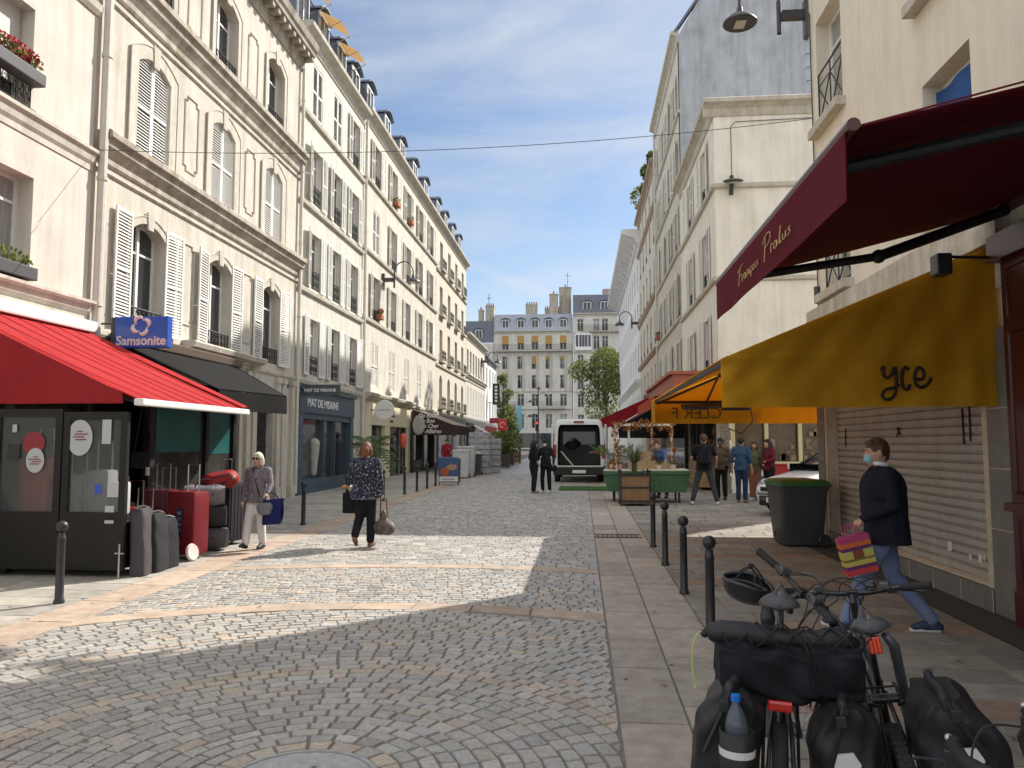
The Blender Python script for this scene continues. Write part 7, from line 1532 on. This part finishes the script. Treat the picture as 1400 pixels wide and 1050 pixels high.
def bicycle(label, loc, rotz, lean, steer, saddle_z=.95, br=0, light=True, frame_m=bike_blk, bars='flat', knobs=False, rack=True, bell=True, saddle_tilt=0):
    t = thing('bicycle', label, 'bicycle', loc, rotz); t.rotation_euler = (0, R_(lean), rotz)
    rh, bb, st, hb, ht = (0, 0, .345), (0, .44, .29), (0, .27, .76), (0, .89, .66), (0, .83, .82)
    m = MB(); m.tube([bb, st], .017, 10); m.tube([bb, hb], .021, 10); m.tube([(0, .28, .72), (0, .835, .79)], .018, 10); m.tube([hb, ht], .024, 12)
    for s_ in (-1, 1): m.tube([(s_ * .055, 0, .345), (s_ * .035, .3, .31), (s_ * .02, .43, .29)], .011, 8); m.tube([(s_ * .055, 0, .345), (s_ * .04, .15, .6), (s_ * .018, .27, .74)], .009, 8)
    m.build('frame', frame_m, t, smooth=True)
    S = Matrix.Translation(ht) @ Matrix.Rotation(R_(steer), 4, Vector((0, -.34, .94))) @ Matrix.Translation(-Vector(ht))
    T = lambda p: S @ Vector(p)
    m = MB()
    for s_ in (-1, 1): m.tube([T((0, .9, .64)), T((s_ * .05, .92, .6)), T((s_ * .055, 1.06, .345))], [.016, .015, .01], 8)
    m.tube([T((0, .9, .64)), T((0, .82, .86))], .016, 8); m.build('fork', frame_m, t, smooth=True)
    bike_wheel(t, rh, knobs=knobs); bike_wheel(t, T((0, 1.06, .345)), steer=S.to_3x3().to_4x4())
    m = MB(); m.tube([st, (0, .22, saddle_z - .07)], .0135, 10); m.tube([(-.02, .1, saddle_z - .05), (-.02, .3, saddle_z - .045)], .004, 5); m.tube([(.02, .1, saddle_z - .05), (.02, .3, saddle_z - .045)], .004, 5); m.build('seat_post', bike_blk, t, smooth=True)
    # saddle: wide sprung back, narrow nose
    m = MB()
    def sf(u, v):
        y = .01 + .29 * u; r_ = min(1, u / .2); wd = (.062 * (1 - u) ** 1.5 + .017 + .012 * math.exp(-((u - .2) / .12) ** 2)) * math.sqrt(max(0, 1 - (1 - r_) ** 2)) + .001; e_ = min(1, (1 - u) / .1); wd *= .35 + .65 * math.sqrt(max(0, 1 - (1 - e_) ** 2)); a = PI * v - PI / 2; zt = saddle_z + .016 * (1 - u) ** 2 + .012 * u - .03 * (1 - r_) ** 2
        return (wd * math.sin(a), y, zt - (1 - math.cos(a)) * (.034 + .022 * (1 - u)) * (.4 + .6 * r_) - .007 * math.exp(-(math.sin(a) * wd / .01) ** 2) * (.1 < u < .8))
    m.grid(sf, 30, 20); m.grid(lambda u, v: (sf(u, v)[0] * .93, sf(u, v)[1] * .99 + .003, sf(u, .02)[2] + .004 - .02 * math.sin(PI * v)), 30, 20)
    so = m.build('saddle', saddle_m, t, smooth=True)
    m = MB(); m.box(-.004, .004, .045, .085, saddle_z + .0, saddle_z + .014); m.build('saddle_mark', steel, so)
    # handlebar
    S = S @ Matrix.Translation((0, 0, br)); T = lambda p: S @ Vector(p)
    bz = 1.0
    if bars == 'flat':
        m = MB(); m.tube([T((0, .82, .86)), T((0, .80, .93)), T((0, .85, .965))], .017, 10); m.rbox(-.024, .024, .825, .875, .945, .985, .008, S); m.build('stem', bike_blk, t)
        P = [(-.33, .79, 1.0), (-.2, .82, .99), (-.07, .852, .966), (.07, .852, .966), (.2, .82, .99), (.33, .79, 1.0)]
        hbar = MB().tube([T(p) for p in P], .0125, 10).build('handlebar', bike_blk, t, smooth=True)
        for s_ in (-1, 1):
            MB().tube([T((s_ * .21, .818, .991)), T((s_ * .215, .817, .991)), T((s_ * .335, .789, 1.0)), T((s_ * .34, .788, 1.0))], [.014, .0175, .0175, .02], 12).build('grip', grip_m, hbar, smooth=True)
            m = MB(); m.rbox(s_ * .175 - .022, s_ * .175 + .022, .815, .86, .965, 1.0, .006, S); m.tube([T((s_ * .165, .86, .98)), T((s_ * .22, .9, .965)), T((s_ * .31, .885, .955))], [.008, .007, .006], 6); m.build('brake_lever', bike_blk, hbar)
            m = MB(); m.rbox(s_ * .145 - .02, s_ * .145 + .02, .80, .85, .985, 1.02, .008, S); m.build('shifter', bike_grey, hbar)
            m = MB(); m.tube(spl([T((s_ * .16, .87, .98)), T((s_ * .1, .96, 1.01)), T((s_ * .0, .97, .96)), T((-s_ * .04, .93, .8)), T((-s_ * .02, .9, .66))]), .0032, 5); m.build('cable', cable_m, hbar)
            m = MB(); m.tube(spl([T((s_ * .14, .84, 1.0)), T((s_ * .05, .92, 1.03)), T((-s_ * .06, .93, .98)), T((0, .9, .85)), (0, .7, .75)]), .0028, 5); m.build('cable', cable_m, hbar)
        if bell: m = MB(); m.lathe([(.001, .02), (.014, .018), (.022, .008), (.024, 0), (.02, -.006), (.001, -.008)], 14, S @ Matrix.Translation((.09, .835, .998))); m.build('bell', bike_blk, hbar, smooth=True); MB().lathe([(.001, 0), (.013, 0), (.013, .004), (.001, .004)], 12, S @ Matrix.Translation((.09, .835, 1.019))).build('bell_cap', steel, hbar)
    else:
        m = MB(); m.tube([T((0, .82, .86)), T((0, .80, .93)), T((0, .88, .97))], .017, 10); m.build('stem', bike_blk, t)
        pts = [(-.22, .84, .84), (-.225, .93, .83), (-.22, 1.0, .88), (-.215, .99, .95), (-.21, .93, .985), (-.19, .885, .99), (0, .88, .975)]; pts = pts + [(-p[0], p[1], p[2]) for p in pts[-2::-1]]
        hbar = MB().tube([T(p) for p in pts], .0155, 10).build('handlebar', grip_m, t, smooth=True)
        for s_ in (-1, 1):
            m = MB(); m.tube([T((s_ * .213, .93, .985)), T((s_ * .212, .98, 1.0)), T((s_ * .21, 1.03, 1.012)), T((s_ * .208, 1.055, 1.045)), T((s_ * .208, 1.05, 1.06))], [.017, .019, .018, .017, .012], 10); m.build('brake_hood', grip_m, hbar, smooth=True)
            m = MB(); m.tube([T((s_ * .21, 1.05, 1.02)), T((s_ * .21, 1.075, .97)), T((s_ * .215, 1.06, .91)), T((s_ * .22, 1.04, .86))], [.010, .009, .008, .008], 6); m.rbox(s_ * .21 - .012, s_ * .21 + .012, 1.03, 1.07, .985, 1.03, .004, S); m.build('brake_lever', bike_blk, hbar)
            MB().ball(T((s_ * .208, 1.062, 1.055)), .012, 10, (1, .8, .8)).build('hood_cap', steel, hbar, smooth=True)
            m = MB(); m.tube(spl([T((s_ * .21, 1.05, 1.0)), T((s_ * .19, 1.16, .97)), T((s_ * .08, 1.14, .86)), T((0, 1.0, .75)), T((0, .92, .66))]), .0034, 5); m.build('cable', cable_m, hbar)
    m = MB()
    for s_ in (-1, 1): m.tube([(s_ * .075, .44, .29), (s_ * .085, .44 + .17 * s_, .29 - .02 * s_)], .009, 6); m.rbox(s_ * .12 - .045, s_ * .12 + .045, .44 + .17 * s_ - .035, .44 + .17 * s_ + .035, .26 - .02 * s_, .285 - .02 * s_, .006)
    m.lathe([(.02, -.004), (.095, -.004), (.095, .004), (.02, .004)], 24, Matrix.Translation((.05, .44, .29)) @ Matrix.Rotation(R_(90), 4, 'Y')); m.build('crankset', bike_blk, t)
    if rack:
        m = MB()
        for x in (-.06, .06): m.tube([(x, .34, .75), (x, .28, .765), (x, .04, .765), (x * .6, .02, .765)], .0065, 6); m.tube([(x * 1.1, -.02, .36), (x, .06, .765)], .006, 6); m.tube([(x * 1.1, -.02, .36), (x, .24, .765)], .006, 6)
        for y in (.06, .15, .25): m.tube([(-.06, y, .765), (.06, y, .765)], .005, 5)
        m.rbox(-.05, .05, .05, .09, .768, .782, .004); m.build('rack', bike_blk, t)
        if light: m = MB(); m.rbox(-.045, .045, -.02, .005, .745, .785, .01); m.build('rear_light', refl_red, t)
    return t
A = bicycle('black touring bicycle with a red light under its saddle and a knobbly rear tyre', (1.26, 3.02, gz(3)), R_(-13), -10, -8, 1.07, br=.06, light=False, knobs=True)
m = MB(); m.rbox(-.022, .022, .02, .045, .95, 1.015, .006); m.build('saddle_light', refl_red, A); m = MB(); [m.box(-.014 + k * .014 - .004, -.014 + k * .014 + .004, .0165, .0205, .958, 1.007) for k in range(3)]; m.build('light_lens', mat('lens orange red', (.75, .09, .03), .2, spec=.7), A)
m = MB(); m.tube([(.05, .1, 1.0), (.075, .13, .95), (.08, .2, .7), (.07, .28, .5)], [.016, .02, .018, .016], 10); m.build('folded_lock', bike_grey, A, smooth=True)
B = bicycle('black touring bicycle on the left under the big black duffel, handlebar turned sharply aside', (.71, 3.0, gz(3)), R_(-15), 1, -62, 1.15, br=.09, frame_m=bike_grey)
Cb = bicycle('drop-handlebar bicycle at the bottom right corner, of which only the brake hoods show', (1.69, 1.26, gz(1)), R_(41), 1, 0, .95, bars='drop', rack=False)
# panniers
pan_m = mat('pannier fabric', (.017, .0175, .019), .5, .3, 5, .35, 9, spec=.4); roll_m = mat('roll top fabric', (.018, .018, .02), .6, .3, 9, .4, 16, spec=.5)
def on(bike, p): bpy.context.view_layer.update(); return bike.matrix_world @ Vector(p)
def pannier(label, bike, side, zt=.84, hx=.105, hy=.165, H_=.46, yo=-.06, seed=1, patch=True):
    t = thing('pannier', label, 'bag', on(bike, (side * .19, yo, .735)), 0, 'black bicycle panniers'); t.rotation_euler = bike.rotation_euler; rnd = random.Random(seed); ph = [rnd.uniform(0, 6) for _ in range(6)]
    def f(u, v):
        a = 2 * PI * u; z = -.36 + H_ * v; k = min(1, (v / .12) ** .5 * .25 + .75) if v < .12 else 1
        top = max(0, (v - .62) / .38); sx = hx * k * (1 - .62 * top ** 2.2); sy = hy * k * (1 - .10 * v) * (1 + .10 * top); c, s_ = math.cos(a), math.sin(a); p = .55
        wr = .008 * math.sin(3 * a + 9 * v + ph[0]) * (.3 + v) + .006 * math.sin(7 * a - 13 * v + ph[1]) * v + .012 * math.sin(5 * v * PI + 2 * a + ph[2]) * top
        return ((sx + wr) * math.copysign(abs(c) ** p, c) - side * .03 * top, (sy + wr) * math.copysign(abs(s_) ** p, s_), z)
    m = MB(); m.grid(f, 48, 30); m.face([f(i / 48, 0) for i in range(48)]); m.face([f(i / 48, 1) for i in range(48)]); m.build('body', pan_m, t, smooth=True)
    z = -.36 + H_; m = MB()
    def rf(u, v):
        a = 2 * PI * v; y = -hy * 1.04 + 2.08 * hy * u; k = .55 + .45 * math.sin(PI * min(1, max(0, u * 6))) if u < .08 or u > .92 else 1; c, s_ = math.cos(a), math.sin(a)
        return (-side * .03 + .017 * k * math.copysign(abs(c) ** .7, c) + .006 * math.sin(9 * u + ph[3]), y, z + .004 + .030 * k * math.copysign(abs(s_) ** .7, s_) + .007 * math.sin(6 * u + ph[4]) + .003 * math.sin(21 * u))
    m.grid(rf, 30, 14); [m.face([rf(u, v / 14) for v in range(14)]) for u in (0, 1)]; m.build('roll_top', roll_m, t, smooth=True)
    m = MB(); m.tube([(-side * .03, -hy, z + .02), (-side * .0, -hy - .02, z - .06), (side * hx * .5, -hy - .012, z - .2)], .009, 5); m.rbox(-side * .01 - .018, -side * .01 + .018, -hy - .035, -hy - .012, z - .05, z - .01, .005); m.build('strap', black_pl, t)
    if patch:
        q_ = [(-.045, -.005), (-.028, .035), (.028, .035), (.045, -.005), (.018, -.055), (-.018, -.055)]; m = MB(); m.prism([(x, zz - .075) for x, zz in q_], 'y', -hy - .016, -hy - .004); m.build('reflector', refl_w, t)
    return t
pannier('black pannier with a white reflector patch, left of the knobbly tyre', A, -1, seed=3, hx=.125); pannier('black pannier with a white reflector patch, right of the knobbly tyre', A, 1, seed=5, zt=.88, hx=.14, hy=.175)
pb = pannier('black pannier with a bottle in its side pocket at the far left under the duffel', B, -1, seed=8, patch=False, hx=.12, hy=.17, yo=-.02)
m = MB(); m.lathe([(.05, -.22), (.058, -.2), (.06, -.05), (.056, -.05), (.05, -.2)], 20, Matrix.Translation((.055, -.235, .06))); m.build('bottle_pocket', pan_m, pb, smooth=True)
m = MB(); m.lathe([(.0605, -.13), (.0608, -.128), (.0612, -.108), (.0605, -.106)], 24, Matrix.Translation((.055, -.235, .06)), caps=False); m.build('reflective_strip', refl_w, pb)
bt = thing('water_bottle', 'clear plastic water bottle with a blue cap in the pocket of the leftmost pannier', 'bottle', on(pb, (.055, -.235, -.13)))
mb = MB(); prof = [(.03, 0), (.036, .01)] + [(.0375 + (.0018 if i % 2 else -.0012), .02 + i * .016) for i in range(8)] + [(.037, .155), (.034, .175), (.026, .2), (.016, .222), (.013, .23), (.013, .238)]
mb.lathe(prof, 22); mb.build('bottle', mat('bottle plastic', (.13, .15, .18), .08, .2, 30, spec=.8, alpha=.5), bt, smooth=True); MB().lathe([(.001, .236), (.0165, .236), (.0165, .256), (.015, .258), (.001, .258)], 18).build('cap', mat('cap blue', (.01, .14, .55), .35), bt)
# the big duffel across the rack, with its cord lacing
du = thing('duffel_bag', 'large black duffel with a laced roll on top, lying across the left bicycle', 'bag', (.775, 3.10, gz(3) + .765), R_(-3))
def df(u, v):
    a = 2 * PI * u; x = (v - .5) * .51; e = 1 - .10 * abs(2 * v - 1) ** 5; c, s_ = math.cos(a), math.sin(a); p = .5
    wr = .007 * math.sin(4 * a + 11 * v) + .006 * math.sin(9 * a - 17 * v + 1) + .005 * math.sin(23 * v + 2 * a)
    return (x + .006 * math.sin(7 * a), (.125 * e + wr) * math.copysign(abs(c) ** p, c), .11 + (.10 * e + wr) * math.copysign(abs(s_) ** p, s_) - .012 * math.sin(v * PI))
duf_m = fabric('duffel black', (.011, .0115, .014), .75)
m = MB(); m.grid(df, 48, 40); [m.face([df(i / 48, v) for i in range(48)]) for v in (0, 1)]; m.build('body', duf_m, du, smooth=True)
m = MB(); rp_ = spl([(-.295, .0, .225), (-.28, .0, .23), (-.24, .0, .235), (-.14, .0, .23), (0, .01, .215), (.12, .0, .212), (.2, .02, .212), (.26, .03, .185)], 1)
m.tube(rp_, [.022, .036, .044, .046, .038, .04, .05, .035], 16); m.build('roll', roll_m, du, smooth=True)
m = MB(); xs_ = [-.24 + .09 * i for i in range(7)]
for i, x in enumerate(xs_[:-1]): s_ = 1 if i % 2 else -1; m.tube([(x, -.045 * s_, .238), (x + .045, 0, .276 - .012 * (i > 2)), (x + .09, .045 * s_, .238)], .0035, 5); m.tube([(x, .045 * s_, .238), (x + .045, 0, .277 - .012 * (i > 2)), (x + .09, -.045 * s_, .238)], .0035, 5); m.tube([(x, -.045, .238), (x + .02, -.1, .2), (x + .09, -.045, .238)], .003, 5)
m.tube([(.05, -.05, .235), (.055, -.132, .2), (.06, -.135, .05), (.06, -.11, .0)], .0035, 5); m.tube([(.07, -.05, .235), (.075, -.132, .2), (.08, -.135, .05), (.08, -.11, .0)], .0035, 5); m.build('bungee_cord', cable_m, du)
m = MB(); m.tube(spl([(-.30, 0, .226), (-.325, -.01, .232), (-.35, -.03, .19), (-.355, -.04, .11), (-.345, -.05, .04)]), .0028, 5); m.ball((-.345, -.05, .035), .006, 8); m.build('drawstring', mat('lime cord', (.42, .5, .12), .6), du)
m = MB(); m.ball((-.303, 0, .226), .016, 10); m.build('cord_lock', black_pl, du)
# helmet hanging from the turned handlebar
he = thing('bicycle_helmet', 'black bicycle helmet hanging upside down from the turned handlebar', 'helmet', (.87, 4.25, .99), R_(20))
he.rotation_euler = (R_(14), R_(-10), R_(62))
m = MB()
def hf(u, v):
    a = 2 * PI * u; ph_ = v * PI * .5; rx, ry, rz = .092, .132, .115; k = math.cos(ph_) ** .8; rib = 1 - .07 * (math.sin(v * 3 + 5 * math.cos(a)) > .55) * (.12 < v < .9)
    return (rx * k * math.cos(a) * rib, ry * k * math.sin(a) * rib, -rz * math.sin(ph_) * rib + .03 + .012 * math.cos(2 * a) * (1 - v))
m.grid(hf, 60, 22); m.grid(lambda u, v: tuple(c * .84 for c in hf(u, v)), 48, 14); m.tube([(.09 * math.cos(a), .13 * math.sin(a), .03 + .012 * math.cos(2 * a)) for a in [i * PI / 20 for i in range(41)]], .012, 8, caps=False); m.build('shell', bike_blk, he, smooth=True)
m = MB(); [m.rbox(-.012, .012, -.05, .05, -.055, -.035, .006, Matrix.Rotation(R_(a), 4, 'Y')) for a in (-40, 0, 40)]; m.tube([(.07 * math.cos(a), .11 * math.sin(a), .0) for a in [i * PI / 10 for i in range(21)]], .008, 6, caps=False); m.build('padding', mat('padding grey', (.07, .07, .072), .9), he, smooth=True)
m = MB()
for sy, tx in ((-1, .02), (1, -.02)): m.tube(spl([(-.075, sy * .07, .02), (-.04, sy * .04, .075), (tx, .0, .125), (.05, sy * .05, .07), (.075, sy * .07, .02)]), .0042, 5)
m.tube(spl([(.0, .0, .12), (.02, -.05, .06), (-.01, -.09, -.01), (.02, -.1, -.06)]), .004, 5); m.rbox(-.012, .012, -.012, .012, .11, .135, .004); m.build('straps', black_pl, he)
dup(b0, None, (1.10, 4.8, gz(4.8)), label='dark post standing behind the hanging bicycle helmet')
